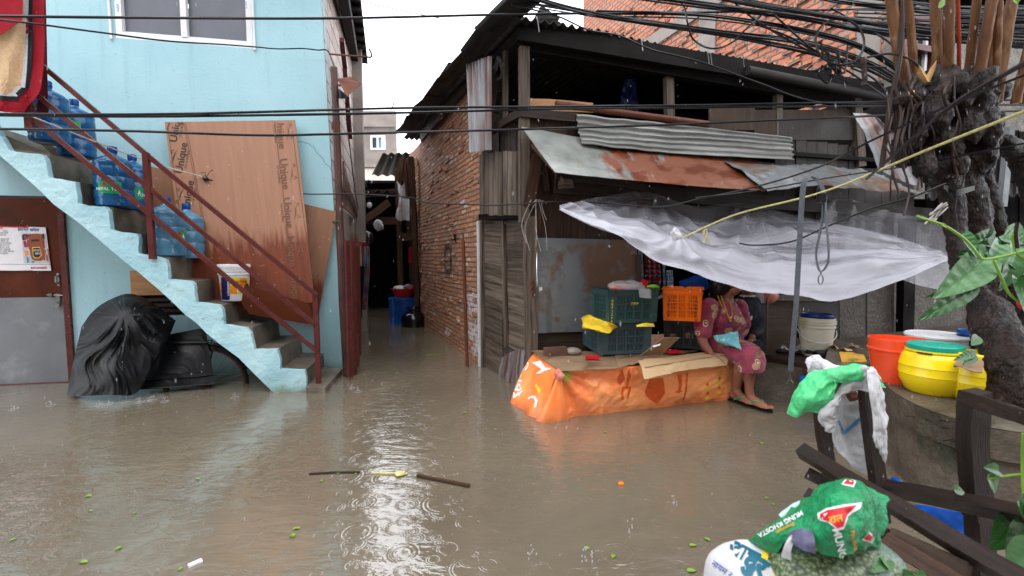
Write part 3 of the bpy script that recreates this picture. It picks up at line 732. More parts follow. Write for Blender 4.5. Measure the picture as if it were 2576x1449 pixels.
    # concrete curb at the foot of the corner
    p = [atZ(770, 985, .02), atZ(818, 984, .02), atZ(862, 933, .02), atZ(800, 928, .02)]
    p = [q + UPV * .03 for q in p]
    MB().prism(p, (0, 0, -.4)).build('kerb_step', 'concrete', t, smooth=0)
    return t
BH = blue_house()

def poster():
    q = [(-60, 566), (115, 572), (129, 681), (-60, 681)]
    m = MB().prism([LP.px(x, y, .002) for x, y in q], LP.n * .002)
    o = m.build('poster', 'paper_white', smooth=0, label='white information poster with red border and backpack picture on brown door', cat='poster')
    tr = bvh(o); st = lambda n, b, mt, x, y, sz, r=0, **k: stamp(n, b, mt, o, x, y, sz, r, tree=tr, off=k.pop('off', .0025), **k)
    for p in ([(-60, 566), (115, 572), (115, 575), (-60, 569)], [(112, 572), (116, 572), (130, 681), (126, 681)], [(-60, 679), (130, 680), (130, 683), (-60, 683)]):
        st('red_border', polypx(p, 50, 620), 'ink_red', 50, 620, 1, maxlen=60)
    st('poster_title', txt('झटपट झोला', .012), 'ink_blue', 71, 578, 9.5, -2, asp=1.25)
    st('poster_heading', txt('झोला', .01), 'ink_red', 0, 574, 7, -2)
    for k, (s_, x) in enumerate((('भूकम्प', 11), ('घरबाट बाहिर', 8), ('भएको साथै', 4), ('', 0), ('पक कुराहरु जस्तै', 7), ('ना औषधी, टर्च', 7), ('लयायतका सामग्रीहरु', 10), ('हाउँछ, सब मलाई', 8), ('हात स्थानमा प्राप्त', 6), ('वश्यक र महत्वपूर्ण', 8), ('सक्छ । त्यसैले सबैजनाले', 12), ('अब सम्झनुहोस् ।', 7))):
        if s_: st('poster_line', txt(s_, .004), 'ink_dark', x + 2, 581 + k * 5.1, 4.4, -1)
    st('picture_panel', polypx([(53, 586), (114, 588), (122, 662), (60, 662)], 88, 624), 'rug_white', 88, 624, 1, off=.0022, maxlen=60)
    st('backpack_strap', polypx([(69, 590), (84, 588), (96, 588), (110, 591), (113, 625), (107, 626), (104, 594), (75, 593), (73, 620), (67, 622)], 88, 620), 'ink_brown', 88, 620, 1, off=.003, maxlen=60)
    st('backpack', polypx([(72, 596), (80, 591), (100, 591), (106, 597), (110, 625), (115, 630), (113, 648), (105, 656), (88, 656), (80, 652), (76, 640), (75, 630), (72, 625)], 92, 624), 'ink_brown', 92, 624, 1, off=.0036, maxlen=60)
    st('backpack_pocket', polypx([(78, 602), (98, 602), (99, 607), (79, 608)], 88, 605), 'ink_dark', 88, 605, 1, off=.0042, maxlen=60)
    st('backpack_trim', polypx([(81, 622), (100, 621), (105, 642), (98, 650), (88, 650), (83, 645)], 93, 635), 'ink_yellow', 93, 635, 1, off=.0042, maxlen=60)
    st('backpack_front', polypx([(83, 624), (99, 623), (103, 642), (97, 648), (89, 648), (84, 644)], 93, 635), 'ink_dark', 93, 635, 1, off=.0048, maxlen=60)
    st('backpack_text', txt('झटपट'), 'ink_white', 92, 630, 7, -2, off=.0054); st('backpack_text', txt('झोला'), 'ink_white', 95, 638, 7, -2, off=.0054)
    for n_, p, mt in (('kit_bag', [(55, 593), (59, 589), (76, 590), (79, 604), (57, 604)], 'ink_dark'), ('kit_panel', [(60, 592), (74, 592), (75, 603), (61, 603)], 'paper_white'), ('radio', [(85, 591), (103, 592), (105, 604), (87, 604)], 'ink_dark'), ('vest', [(113 - 8, 588), (119 - 8, 588), (121 - 8, 601), (107, 600)], 'ink_navy'),
                      ('rope_coil', [(58, 606), (66, 606), (68, 622), (61, 622)], 'ink_magenta'), ('glove', [(106, 607), (112, 606), (112, 616), (108, 616)], 'ink_magenta'), ('bowl', [(107, 618), (114, 618), (112, 622), (108, 622)], 'ink_teal'), ('jam_jar', [(61, 631), (71, 631), (71, 642), (63, 642)], 'ink_orange'),
                      ('drink_bottle', [(66, 646), (71, 646), (74, 660), (68, 661)], 'ink_sky'), ('soap', [(79, 656), (86, 656), (86, 661), (80, 661)], 'ink_sky'), ('torch', [(115, 641), (119, 641), (121, 656), (117, 656)], 'ink_brown'), ('match_box', [(109, 646), (113, 646), (114, 655), (110, 655)], 'ink_magenta')):
        cx = sum(a for a, b in p) / len(p); cy = sum(b for a, b in p) / len(p); st(n_, polypx(p, cx, cy), mt, cx, cy, 1, off=.003, maxlen=60)
    for p in ([(66, 594), (69, 594), (70, 602), (67, 602)], [(63, 597), (73, 597), (73, 599), (63, 599)]): st('red_cross', polypx(p, 68, 598), 'ink_red', 68, 598, 1, off=.0036, maxlen=60)
    st('poster_rule', polypx([(-60, 664), (126, 665), (126, 665.6), (-60, 664.6)], 40, 665), 'ink_dark', 40, 665, 1, maxlen=80)
    st('poster_logo', txt('act:onaid', .02), 'ink_magenta', 97, 673, 9.5, 0, asp=1.15)
poster()

# ============================================================ STAIR
EDGE = [(-260, 120), (-190, 125), (-120, 205), (-60, 215), (-10, 318), (12, 360), (25, 378), (60, 384), (105, 388), (112, 398), (118, 420), (122, 447), (140, 448), (188, 457), (193, 480), (197, 511), (215, 517), (262, 520), (273, 530), (278, 577), (300, 583), (343, 588), (349, 600), (348, 637), (400, 646), (416, 653), (422, 672), (423, 702), (478, 707), (488, 715), (493, 760), (550, 767), (560, 778), (563, 816), (620, 825), (631, 840), (640, 879), (697, 879), (703, 900), (706, 929), (766, 932), (771, 950), (773, 1010)]
LOW = [(773, 1025), (697, 1010), (690, 990), (642, 943), (600, 900), (560, 871), (520, 839), (495, 813), (465, 791), (435, 761), (400, 729), (347, 684), (300, 647), (250, 604), (200, 562), (135, 514), (105, 484), (70, 452), (32, 419), (0, 392), (-120, 290), (-260, 170)]
def stair():
    t = T('outdoor_staircase', 'concrete staircase with blue plastered side climbing left against the blue house', 'staircase', SP.pt(-.7, 0))
    pts = []
    e = EDGE
    for i in range(len(e) - 1):                       # ragged trowelled edge
        for k in range(4):
            f = k / 4; x = e[i][0] + (e[i + 1][0] - e[i][0]) * f; y = e[i][1] + (e[i + 1][1] - e[i][1]) * f
            pts.append((x + 2.2 * noise.noise(V((x * .06, y * .06, 1))), y + 2.2 * noise.noise(V((x * .06, y * .06, 7)))))
    pts.append(e[-1])
    poly = [SP.px(x, y) for x, y in pts + LOW]
    MB().prism(poly, -SP.n * .05).build('side_plaster', 'rough_blue_plaster', t, smooth=30)
    # concrete steps: clean risers and treads behind the painted edge
    cor = [(-10, 318), (112, 384), (118, 448), (190, 455), (197, 513), (275, 520), (279, 583), (346, 588), (351, 640), (420, 647), (425, 704), (487, 708), (492, 763), (556, 768), (562, 820), (630, 826), (638, 880), (699, 879), (705, 930), (768, 932), (773, 1010)]
    a = [SP.sz(x, y) for x, y in cor]; st = [(a[0][0] - .5, a[0][1])] ; zs = a[0][1]
    poly2 = [(a[0][0] - .6, a[0][1] + .0)]
    for i in range(1, len(a)):
        poly2.append((a[i][0], a[i][1]))
    low = [SP.sz(x, y) for x, y in LOW if x > -200]
    low = [(p[0] - .0, p[1] + .012) for p in low if p[0] > poly2[0][0]] + [(poly2[0][0], SP.sz(-60, 340)[1])]
    body = [SP.pt(p, q, -.05) for p, q in poly2 + low]
    wd = (LP.px(700, 900) - SP.px(700, 900)).dot(-SP.n) if False else abs((LP.p - SP.p).dot(SP.n)) - .05
    MB().prism(body, -SP.n * (wd - .004)).build('steps', 'concrete', t, smooth=0)
    # landing behind the rug
    p = [(-400, 300), (-10, 318), (-10, 335), (-400, 335)]
    return t
stair()
def railing():
    t = T('stair_railing', 'red brown welded stair railing of square bars on the concrete staircase', 'railing', SP.px(800, 985))
    o = .02; P = lambda x, y, f=o: SP.px(x, y, f)
    def post(n_, a, b): MB().beam(a, b, .042, .042, up=SP.n).build(n_, 'red_brown_paint', t, smooth=0)
    post('post', P(385, 652), P(367, 384)); 
    c = [SP.px(803, 990, -.06), SP.px(793, 742, -.06)]; post('post', *c)
    MB().box(SP.px(805, 977, -.06), (.10, .10, .01)).build('base_plate', 'red_brown_paint', t, smooth=0)
    for pts in ([(100, 160), (370, 390), (796, 742)], [(95, 240), (380, 477), (790, 815)], [(70, 287), (378, 540), (797, 883)]):
        m = MB(); k = len(pts)
        for i in range(k - 1):
            a = P(*pts[i]); b = P(*pts[i + 1], o if i + 1 < k - 1 else -.045); m.beam(a, b, .034, .034, up=SP.n)
        m.build('rail', 'red_brown_paint', t, smooth=0)
    m = MB(); m.beam(P(78, 330), P(60, 100), .05, .05, up=SP.n); m.build('post', 'red_brown_paint', t, smooth=0)
railing()
def rug():
    # outline of the hanging part; colours are woven bands
    t = T('rug', 'red rug with cream centre and black and white border bands hung over the railing', 'rug', SP.px(40, 285, .12))
    out = [(114, -60), (112, 30), (113, 90), (112, 130), (109, 180), (104, 220), (97, 238), (86, 251), (74, 263), (66, 272), (55, 284), (20, 282), (-40, 276)]
    def ring(dx):
        r = []
        for x, y in out:
            if y < 225: r.append((x - dx, y))
            elif y < 275: r.append((x - dx * .8, y - dx * .7))
            else: r.append((x - dx * .25 if x > 0 else x, y - dx))
        return r
    def layer(n_, mt, d0, off, d1=None):
        a = ring(d0)
        b = ring(d1) if d1 is not None else [(-60, y if y < 276 else 240) for x, y in a]
        def P(u, v):
            pa = cr([V((x, y, 0)) for x, y in a], u); pb = cr([V((x, y, 0)) for x, y in b], u)
            q = pa.lerp(pb, v); w_ = .03 * sin(q.x * .05 + 1.3) + .012 * sin(q.x * .13 + q.y * .03)
            return SP.px(q.x, q.y, .13 + off + w_ + .03 * math.exp(-((q.x - 104) / 10) ** 2) * -1)
        MB().surf(P, 40, 10 if d1 is None else 4, th=.004).build(n_, mt, t, smooth=60)
    layer('red_edge', 'rug_red', 0, 0.0); layer('black_band', 'rug_black', 30, .005, 42); layer('white_band', 'rug_white', 41, .006, 53); 
    layer('cream_field', 'rug_cream', 52, .007)
    q = [(-60, -60), (56, -60), (56, 50), (10, 75), (-20, 95), (-60, 120)]
    P2 = patch([[SP.px(x, y, .20) for x, y in r] for r in ([(-60, -60), (0, -60), (57, -60)], [(-60, 20), (0, 15), (56, 5)], [(-60, 120), (2, 86), (55, 50)])])
    MB().surf(P2, 12, 12, th=.003).build('red_field', 'rug_red', t, smooth=60)
    m = MB().surf(patch([[SP.px(100, -60, .0), SP.px(106, 60, -.02), SP.px(108, 160, -.02), SP.px(90, 284, 0)], [SP.px(111, -60, -.03), SP.px(116, 60, -.04), SP.px(118, 160, -.04), SP.px(122, 285, -.04)]]), 6, 20, th=.006)
    m.build('folded_back', 'rug_backing', t, smooth=60)
rug()
# blue twenty litre jars
def jar(mt='jar_blue'):
    t = T('water_jar', 'x', 'water jar')
    prof = [(.10, 0), (.128, .012), (.134, .04), (.128, .055), (.134, .075), (.134, .135), (.126, .15), (.134, .165), (.134, .235), (.126, .25), (.134, .265), (.134, .325), (.128, .34), (.134, .355), (.130, .375), (.10, .405), (.06, .425), (.032, .44), (.028, .455), (.028, .475)]
    MB().lathe(prof, n=36).build('jar_body', mt, t, smooth=50)
    MB().lathe([(.031, .455), (.034, .462), (.034, .50), (.030, .508), (.001, .509)], n=20).build('cap', 'blue_plastic', t, smooth=40)
    return t
def place_jar(px, py, off, mt, label, tilt=0):
    t = jar(mt); t['label'] = label; t['group'] = 'water jars standing on the stair'
    p = SP.px(px, py, off); t.location = p
    t.scale = (1.0, 1.0, 1.0); return t
JL = []
for a in ((195, 398, -.50, 'jar_blue', 'upper pair of blue water jars, the one with green label half hidden by rails'),
          (128, 362, -.25, 'jar_blue', 'topmost blue water jar beside the hanging rug, its neck behind the railing'),
          (291, 523, -.18, 'jar_blue', 'full dark blue water jar with wide green label, front of the middle pair'),
          (340, 533, -.45, 'jar_blue', 'dark blue water jar standing behind the railing post, rear of the middle pair'),
          (425, 645, -.16, 'jar_pale', 'pale empty blue water jar beside the railing post on the lower step'),
          (475, 652, -.42, 'jar_pale', 'half full pale blue water jar in front of the plywood, lowest on the stair')):
    JL.append(place_jar(*a))
bpy.context.view_layer.update()
def jar_label(t, ang, w_, text, z0=.12, h=.10, vert=False):
    o = [c for c in bpy.data.objects if c.parent == t and c.name.startswith('jar_body')][0]
    R = .1365; n = 14; vs = []; fs = []
    def at(x, z, r=R): a = ang + x / R; return V((r * cos(a), r * sin(a), z))
    for i in range(n + 1):
        x = -w_ / 2 + w_ * i / n; vs += [at(x, z0), at(x, z0 + h)]
    for i in range(n): fs.append((2 * i, 2 * i + 2, 2 * i + 3, 2 * i + 1))
    def mk(n_, m, mt):
        me = bpy.data.meshes.new(n_); me.from_pydata([tuple(v) for v in m.v], [], m.f); me.materials.append(MATS[mt])
        ob = bpy.data.objects.new(n_, me); COL.objects.link(ob); ob.parent = o
    m = MB(); m.add(vs, fs); mk('paper_label', m, 'ink_green')
    m = on_surface(txt(text, .01), lambda x, y: at(x * .034 - .01, z0 + .035 + y * .034, R + .001)); mk('label_text', m, 'ink_white')
    m = on_surface(disc(.5, 10), lambda x, y: at(x * .03 - .03, z0 + .075 + y * .03, R + .001)); mk('label_flower', m, 'ink_red')
    m = on_surface(pol([(-.3, -.2), (0, -.45), (.3, -.2), (0, .5)]), lambda x, y: at(x * .03 + w_ / 2 - .03, z0 + .06 + y * .04, R + .001)); mk('label_drop', m, 'ink_white')
for t, da, tx, z0 in ((JL[2], -.25, 'NEPAL TOP', .105), (JL[3], .05, 'NEPAL TOP', .105), (JL[0], .0, 'TOP', .2), (JL[4], .85, 'TOP', .12)):
    p = t.location; a = atan2(-p.y, -p.x) + da
    jar_label(t, a, .16 if t is JL[2] else (.07 if t is JL[4] or t is JL[0] else .12), tx, z0)
# paint bucket
def pail(name, label, loc, R, H, mats, cat='bucket', lid=None, rib=True, handle=None, group=None, taper=.84, angle=0):
    t = T(name, label, cat, loc, group); r0 = R * taper
    prof = [(r0 * .96, 0), (r0, .01), (R * .97, H * .74), (R * 1.03, H * .75), (R * 1.03, H * .78), (R * .98, H * .79)]
    if rib: prof += [(R * 1.0, H * .84), (R * 1.05, H * .845), (R * 1.05, H * .865), (R, H * .87), (R, H * .9), (R * 1.05, H * .905), (R * 1.05, H * .925), (R, H * .93)]
    prof += [(R, H), (R * .96, H), (R * .95, H * .9), (R * .7, H * .88)]
    b = MB().lathe(prof, n=40).build('bucket_body', mats[0], smooth=40, origin=(0,0,0)); b.location = (0, 0, 0); b.parent = t; GEO[b.name] = ([V(v) + V(loc) for v in GEO[b.name][0]], GEO[b.name][1])
    if lid:
        l = MB().lathe([(R * 1.05, H * .955), (R * 1.06, H * 1.0), (R * 1.02, H * 1.045), (R * .97, H * 1.05), (R * .95, H * 1.035), (.001, H * 1.035)], n=40).build('lid', lid, smooth=40, origin=(0,0,0)); l.location = (0, 0, 0); l.parent = t
    if handle:
        h0, dz, side = handle; pts = []
        for k in range(17):
            a = pi * k / 16; pts.append(V((R * 1.06 * cos(a) * cos(side) - .0, R * 1.06 * cos(a) * sin(side), h0)) + V((cos(side - pi / 2), sin(side - pi / 2), 0)) * (sin(a) * R * 1.08) + V((0, 0, -sin(a) * dz)))
        o = MB().tube(pts, .0035, 6).build('handle', 'white_plastic', smooth=60, origin=(0,0,0)); o.location = (0, 0, 0); o.parent = t
        for v in o.data.vertices: pass
    return t, b
def fix(o, mb_org): pass
def paint_bucket():
    p = SP.px(592, 755, -.30); R = .128
    t, b = pail('paint_bucket', 'white paint bucket with yellow and orange label on the stair below the plywood', p, R, .315, ['white_plastic'], lid='white_plastic', handle=None)
    tr = bvh(b); st = lambda n, bm, mt, x, y, sz, r=0, **k: stamp(n, bm, mt, b, x, y, sz, r, tree=tr, off=k.pop('off', .002), maxlen=k.pop('maxlen', 5), **k)
    st('label_yellow', polypx([(554, 697), (629, 700), (629, 741), (555, 738)], 591, 719), 'ink_yellow', 591, 719, 1)
    for q in ([(604, 699), (620, 700), (619, 721), (604, 720)], [(579, 718), (597, 719), (597, 740), (579, 739)], [(618, 721), (629, 721), (628, 741), (617, 741)], [(554, 711), (558, 711), (558, 738), (555, 738)]):
        st('label_orange', polypx(q, 600, 720), 'ink_orange', 600, 720, 1, off=.003)
    st('label_navy', polypx([(556, 697), (578, 698), (578, 752), (576, 755), (558, 754)], 567, 725), 'ink_navy', 567, 725, 1, off=.004)
    st('brand_text', txt('asianpaints', .015), 'ink_white', 574, 724, 9.5, 91, off=.005)
    st('name_text', txt('TRACTOR', .02), 'ink_dark', 602, 709, 8.5, -1, off=.0045); st('type_text', txt('EMULSION'), 'ink_brown', 600, 716, 5.5, -1, off=.0045)
    for q in ([(618, 713), (625, 713), (625, 720), (618, 720)], [(611, 726), (625, 725.4), (625, 727.4), (611, 728)], [(611, 727), (612.3, 727), (612.3, 736), (611, 736)], [(618, 727), (619.4, 727), (619.8, 741), (618.6, 741)], [(623.8, 714), (625.2, 714), (625.4, 739), (624.2, 739)]):
        st('chair_drawing', polypx(q, 618, 727), 'ink_navy', 618, 727, 1, off=.005)
paint_bucket()
# plywood sheets leaning on the house
def board(name, label, px, off0, off1, th=.012):
    """four picture corners tl,tr,br,bl; off of top and bottom edges from the facade"""
    o = [off0, off0, off1, off1]; c = [LP.px(x, y, f) for (x, y), f in zip(px, o)]
    m = MB(); L = (c[0] - c[3]).length; W = (c[1] - c[0]).length
    n = (c[1] - c[0]).cross(c[3] - c[0]).normalized()
    if n.dot(V((0, 0, HC)) - c[0]) < 0: n = -n
    nu, nv = 14, 10; P = lambda u, v: c[0].lerp(c[3], u).lerp(c[1].lerp(c[2], u), v) + n * .01 * sin(pi * v) * sin(pi * u)
    m.surf(P, nu, nv, th=th, uvs=(1.0, W))
    return m.build(name, 'plywood', smooth=30, label=label, cat='board', group='plywood sheets leaning on the blue wall')
b2 = board('plywood_sheet', 'plywood sheet mostly hidden behind the big printed sheet, with tilted right edge', [(377, 418), (847, 533), (812, 700), (390, 600)], .03, .06)
b3 = board('plywood_sheet', 'small tilted plywood sheet at the right edge of the printed sheet', [(740, 512), (847, 532), (797, 815), (700, 772)], .05, .10)
b1 = board('plywood_sheet', 'big plywood sheet printed with Unique logos along both edges', [(414, 307), (742, 302), (792, 760), (480, 800)], .07, .42)
b4 = board('plywood_sheet', 'dark wet plywood sheet low behind the railing, lowest of the sheets', [(560, 700), (775, 762), (790, 818), (628, 790)], .50, .52)
b4.data.materials[0] = MATS['door_brown']
tr = bvh(b1); rnd = random.Random(3)
def lerpq(a, b, t): return (a[0] + (b[0] - a[0]) * t, a[1] + (b[1] - a[1]) * t)
def strip(xa, xb, n, rot, mt, face, mirror=False):
    for k in range(n):
        t_ = face[k]; x, y = lerpq(xa, xb, t_)
        stamp('logo_text', txt('Unique', .012), mt, b1, x, y, 27, rot, tree=tr, off=.004, maxlen=.5)
        a = rot; c_, s2 = cos(radians(a)), sin(radians(a))
        stamp('logo_small_text', txt('PLY & BOARD'), mt, b1, x + 15 * s2 + 0 * c_, y + 15 * c_, 7.5, rot, tree=tr, off=.004)
        arc = []
        for i in range(13):
            f = i / 12; arc.append((-.1 + 1.9 * f - .9, .28 + .42 * sin(pi * (f * .9 + .1))))
        for i in range(13):
            f = 1 - i / 12; arc.append((-.1 + 1.9 * f - .9, .28 + (.42 - .15 * sin(pi * min(1, (1 - f) * 1.2 + .1)) * (1.2 - f)) * sin(pi * (f * .9 + .1))))
        stamp('logo_swoosh', pol(arc), mt, b1, x, y, 30, rot, tree=tr, off=.004)
        for hx in (-.55, .35):
            ex, ey = x - 27 * s2 + hx * 34 * c_, y - 27 * c_ - hx * 34 * s2
            stamp('logo_roof', pol([(-.5, -.5), (0, .4), (.5, -.5), (.38, -.5), (0, .18), (-.38, -.5)]), mt, b1, ex, ey, 10, rot, tree=tr, off=.004)
strip((441, 310), (492, 600), 4, 80, 'print_black', [.03, .30, .63, .95])
strip((706, 335), (745, 760), 5, -84, 'print_faint', [.0, .24, .47, .70, .92])
for xa, ya, xb, yb in ((461, 309, 525, 640), (466, 309, 530, 650), (421, 320, 455, 560), (690, 305, 730, 650), (735, 330, 783, 700)):
    stamp('print_rule', polypx([(xa, ya), (xa + 1.6, ya), (xb + 1.6, yb), (xb, yb)], xa, ya), 'print_faint', b1, xa, ya, 1, tree=tr, maxlen=40)
for _ in range(26):
    x = rnd.uniform(520, 720); y = rnd.uniform(400, 690); a = rnd.uniform(-12, 12) + (90 if rnd.random() < .3 else 0)
    stamp('scratch', rect(1, .12), 'pale_wood', b1, x, y, rnd.uniform(4, 9), a, tree=tr)
# black sheet over a parked motorbike, bicycle behind
def tarp():
    t = T('motorbike_cover', 'black plastic sheet draped over a parked motorbike under the stair', 'tarp', SP.px(350, 985, -.1))
    G = V((312, 792, 0))
    def hull(rows, n_, seed, amp, lobes, hem=False):
        def P(u, v):
            q = cr([cr([V(p) for p in r], v) for r in rows], u); d = V((q.x, q.y, 0)) - G; r = d.length; a = atan2(d.y, d.x)
            w_ = a + .4 * noise.noise(V((r * .012, a, seed)))
            fold = amp * min(1, r / 80) * (3.2 * noise.noise(V((w_ * 2.6, r * .005, seed))) - 2.2 * abs(noise.noise(V((w_ * 5.5, r * .007, seed + 2)))) - .8 * abs(noise.noise(V((w_ * 13, r * .012, seed + 8))))) + .04 * noise.noise(V((q.x * .016, q.y * .016, seed)))
            if hem: fold = fold * .3 + (.018 if .78 < u < .86 else 0)
            return SP.px(q.x, q.y, q.z + fold)
        MB().surf(P, 80, 140, th=.003).build(n_, 'tarp_black', t, smooth=60)
    hull([[(205, 822, -.42), (232, 785, -.45), (270, 757, -.46), (320, 739, -.48), (365, 750, -.46), (405, 778, -.42), (442, 806, -.36)],
          [(196, 860, -.3), (240, 815, -.24), (285, 790, -.16), (325, 775, -.14), (370, 785, -.18), (405, 810, -.24), (436, 822, -.3)],
          [(180, 930, -.18), (232, 900, -.06), (280, 880, -.02), (325, 878, .0), (370, 880, -.03), (405, 872, -.1), (424, 850, -.24)],
          [(168, 994, -.14), (212, 996, -.02), (256, 994, .02), (300, 994, .04), (330, 994, .05), (356, 975, .0), (392, 912, -.12)]], 'draped_sheet', 3, .026, 6)
    hull([[(372, 862, -.44), (420, 843, -.42), (460, 835, -.4), (500, 827, -.4), (517, 828, -.4)], [(365, 915, -.3), (420, 905, -.26), (470, 900, -.26), (505, 896, -.28), (528, 893, -.3)], [(352, 978, -.14), (410, 974, -.16), (460, 972, -.18), (505, 969, -.2), (541, 964, -.24)]], 'tail_sheet', 11, .02, 7, True)
    MB().tube([SP.px(355, 978, -.12), SP.px(450, 973, -.16), SP.px(541, 965, -.22)], .007, 6).build('sheet_hem', 'tarp_black', t)
tarp()
def bicycle():
    c = SP.px(520, 966, -.36); t = T('bicycle', 'old bicycle rear wheel showing from under the blue stair', 'bicycle', c)
    d, z = SP.d, UPV; R = .345
    ring = lambda r, o=0: [c + d * (r * cos(a)) + z * (r * sin(a)) + SP.n * o for a in [2 * pi * k / 48 for k in range(49)]]
    w_ = MB().tube(ring(R), .018, 8, cap=False).build('tyre', 'black_rubber', t); MB().tube(ring(R - .024), .009, 6, cap=False).build('rim', 'rusty_steel', t)
    m = MB()
    for k in range(26):
        a = 2 * pi * k / 26; b = a + (.25 if k % 2 else -.25)
        m.tube([c + d * (.03 * cos(b)) + z * (.03 * sin(b)) + SP.n * .02 * (1 if k % 2 else -1), c + d * ((R - .03) * cos(a)) + z * ((R - .03) * sin(a))], .0015, 4)
    m.build('spokes', 'steel', t); MB().tube([c - SP.n * .06, c + SP.n * .06], .022, 12).build('hub', 'rusty_steel', t)
    f = MB(); f.tube([c + d * ((R + .035) * cos(a)) + z * ((R + .035) * sin(a)) for a in [radians(20 + 130 * k / 16) for k in range(17)]], .02, 6); f.build('mudguard', 'black_rubber', t)
    f = MB(); f.tube([c + SP.n * .05, c + d * .10 + z * .38 + SP.n * .05], .007, 6); f.tube([c + SP.n * .05, c - d * .45 + z * .02 + SP.n * .04], .01, 6); f.tube([c + d * .04 + z * .40 + SP.n * .05, c - d * .3 + z * .41 + SP.n * .05], .008, 6); f.tube([c - d * .3 + z * .41 - SP.n * .03, c + d * .04 + z * .40 - SP.n * .05, c - SP.n * .05], .007, 6); f.build('frame', 'black_rubber', t)
bicycle()
# brown soil pipe, lamp box, hook, wires at the corner
def corner():
    t = T('drain_pipe', 'brown vertical pipe strapped to the corner of the blue house', 'pipe', AP.px(878, 935, .12))
    p = [LP.px(842, 172, .0), LP.px(850, 400, .0), LP.px(858, 560, .02), LP.px(866, 700, .02), LP.px(872, 965, .04)]
    p = [atY(840, 170, 4.55), atY(847, 330, 4.55), atY(855, 560, 4.55), atY(858, 620, 4.55)]
    MB().tube(p, .034, 14).build('pipe_upper', 'brown_pipe', t); 
    p = [atY(857, 600, 4.52), atY(862, 760, 4.5), atY(873, 945, 4.5)]
    MB().tube(p, .038, 14).build('pipe_lower', 'brown_pipe', t)
    MB().tube([atY(848 + 2 * cos(a * 2), 560 + 3 * sin(a), 4.55 + .0) + V((.045 * cos(a * 1), .045 * sin(a * 1), 0)) for a in [i * .5 for i in range(14)]], .006, 6).build('pipe_tie', 'leaf_green', t)
    b = T('metal_box', 'rusty open square metal box fixed to the top of the brown pipe', 'metal box', atY(880, 240, 4.6))
    q = [atY(849, 200, 4.6), atY(880, 195, 4.75), atY(910, 212, 4.6), atY(873, 243, 4.35)]
    MB().prism(q, (0, 0.01, .012)).build('box_face', 'rusty_steel', b, smooth=0)
    MB().prism([atY(850, 222, 4.62), atY(875, 242, 4.36), atY(873, 246, 4.40), atY(852, 247, 4.64)], (.01, .02, 0)).build('box_side', 'black_rubber', b, smooth=0)
    MB().beam(atY(845, 215, 4.55), atY(855, 215, 4.62), .02, .02).build('box_bracket', 'rusty_steel', b, smooth=0)
    MB().tube([atY(828, 136, 4.7), atY(880, 140, 4.65), atY(932, 144, 4.6), atY(935, 142, 4.6), atY(934, 134, 4.6), atY(929, 124, 4.6)], .009, 8).build('bracket_hook', 'rusty_steel', smooth=60, label='bent steel bar sticking out of the blue house corner into the sky', cat='hook')
    w_ = MB()
    for k in range(9):
        a = [atY(847 + random.uniform(-14, 10), 318 + random.uniform(-14, 14), 4.48) for _ in range(5)]; w_.tube(spline(a, 12), .0022, 4)
    w_.build('tangled_wire', 'rusty_steel', label='tangle of rusty wire tied round the brown pipe', cat='wire')
    cable([(lambda q: AP.px(*q, .03))(q) for q in ((866, 180), (872, 300), (880, 370), (893, 480), (903, 540), (906, 600))], .007, 'black wire hanging down the block wall of the alley', name='wall_wire', cat='wire')
    cable([atY(905, 395, 7.4), atY(915, 440, 7.4), atY(928, 488, 7.4), atY(929, 500, 7.4)], .006, 'thin black flex holding the bulb in the alley', name='bulb_flex', cat='wire')
    lb = T('light_bulb', 'white light bulb hanging at the mouth of the dark alley', 'bulb', atY(929, 516, 7.4)); c = wloc(lb)
    MB().blob(c, (.045, .045, .05), 16).build('bulb_globe', 'bulb_glass', lb); MB().lathe([(.02, .03), (.022, .06), (.02, .09)], c=c, n=12).build('bulb_socket', 'black_rubber', lb)
    # folded steel gate leaves
    g = T('steel_gate', 'red brown folded steel gate standing in the alley by the blue corner', 'gate', atZ(890, 938))
    for k, (x0, x1, xb0, xb1, yt, yb, Y) in enumerate(((866, 880, 873, 889, 605, 941, 4.36), (880, 893, 887, 899, 609, 932, 4.55), (893, 899, 900, 905, 612, 915, 4.75), (899, 905, 905, 910, 612, 885, 5.1))):
        P = patch([[atY(x0, yt, Y), atY(x1, yt, Y + .06)], [atY(xb0, yb + 8, Y - .02), atY(xb1, yb + 8, Y + .04)]])
        Q = lambda u, v, P=P: P(u, v) + V((.0, -.02 * abs(sin(v * pi * 1.0)), 0))
        MB().surf(Q, 4, 10, th=.01).build('gate_leaf', 'red_brown_paint', g, smooth=30)
    m = MB()
    for k in range(8):
        x = 881 + k * 2.9; a = atY(x, 614, 4.8); m.beam(a, a + UPV * (.12 + .0 * k), .012, .004, taper=.2)
    m.build('gate_spikes', 'red_brown_paint', g, smooth=0)
    MB().box(atY(897, 614, 4.7), (.10, .03, .05)).build('gate_top_bar', 'red_brown_paint', g, smooth=0)
corner()

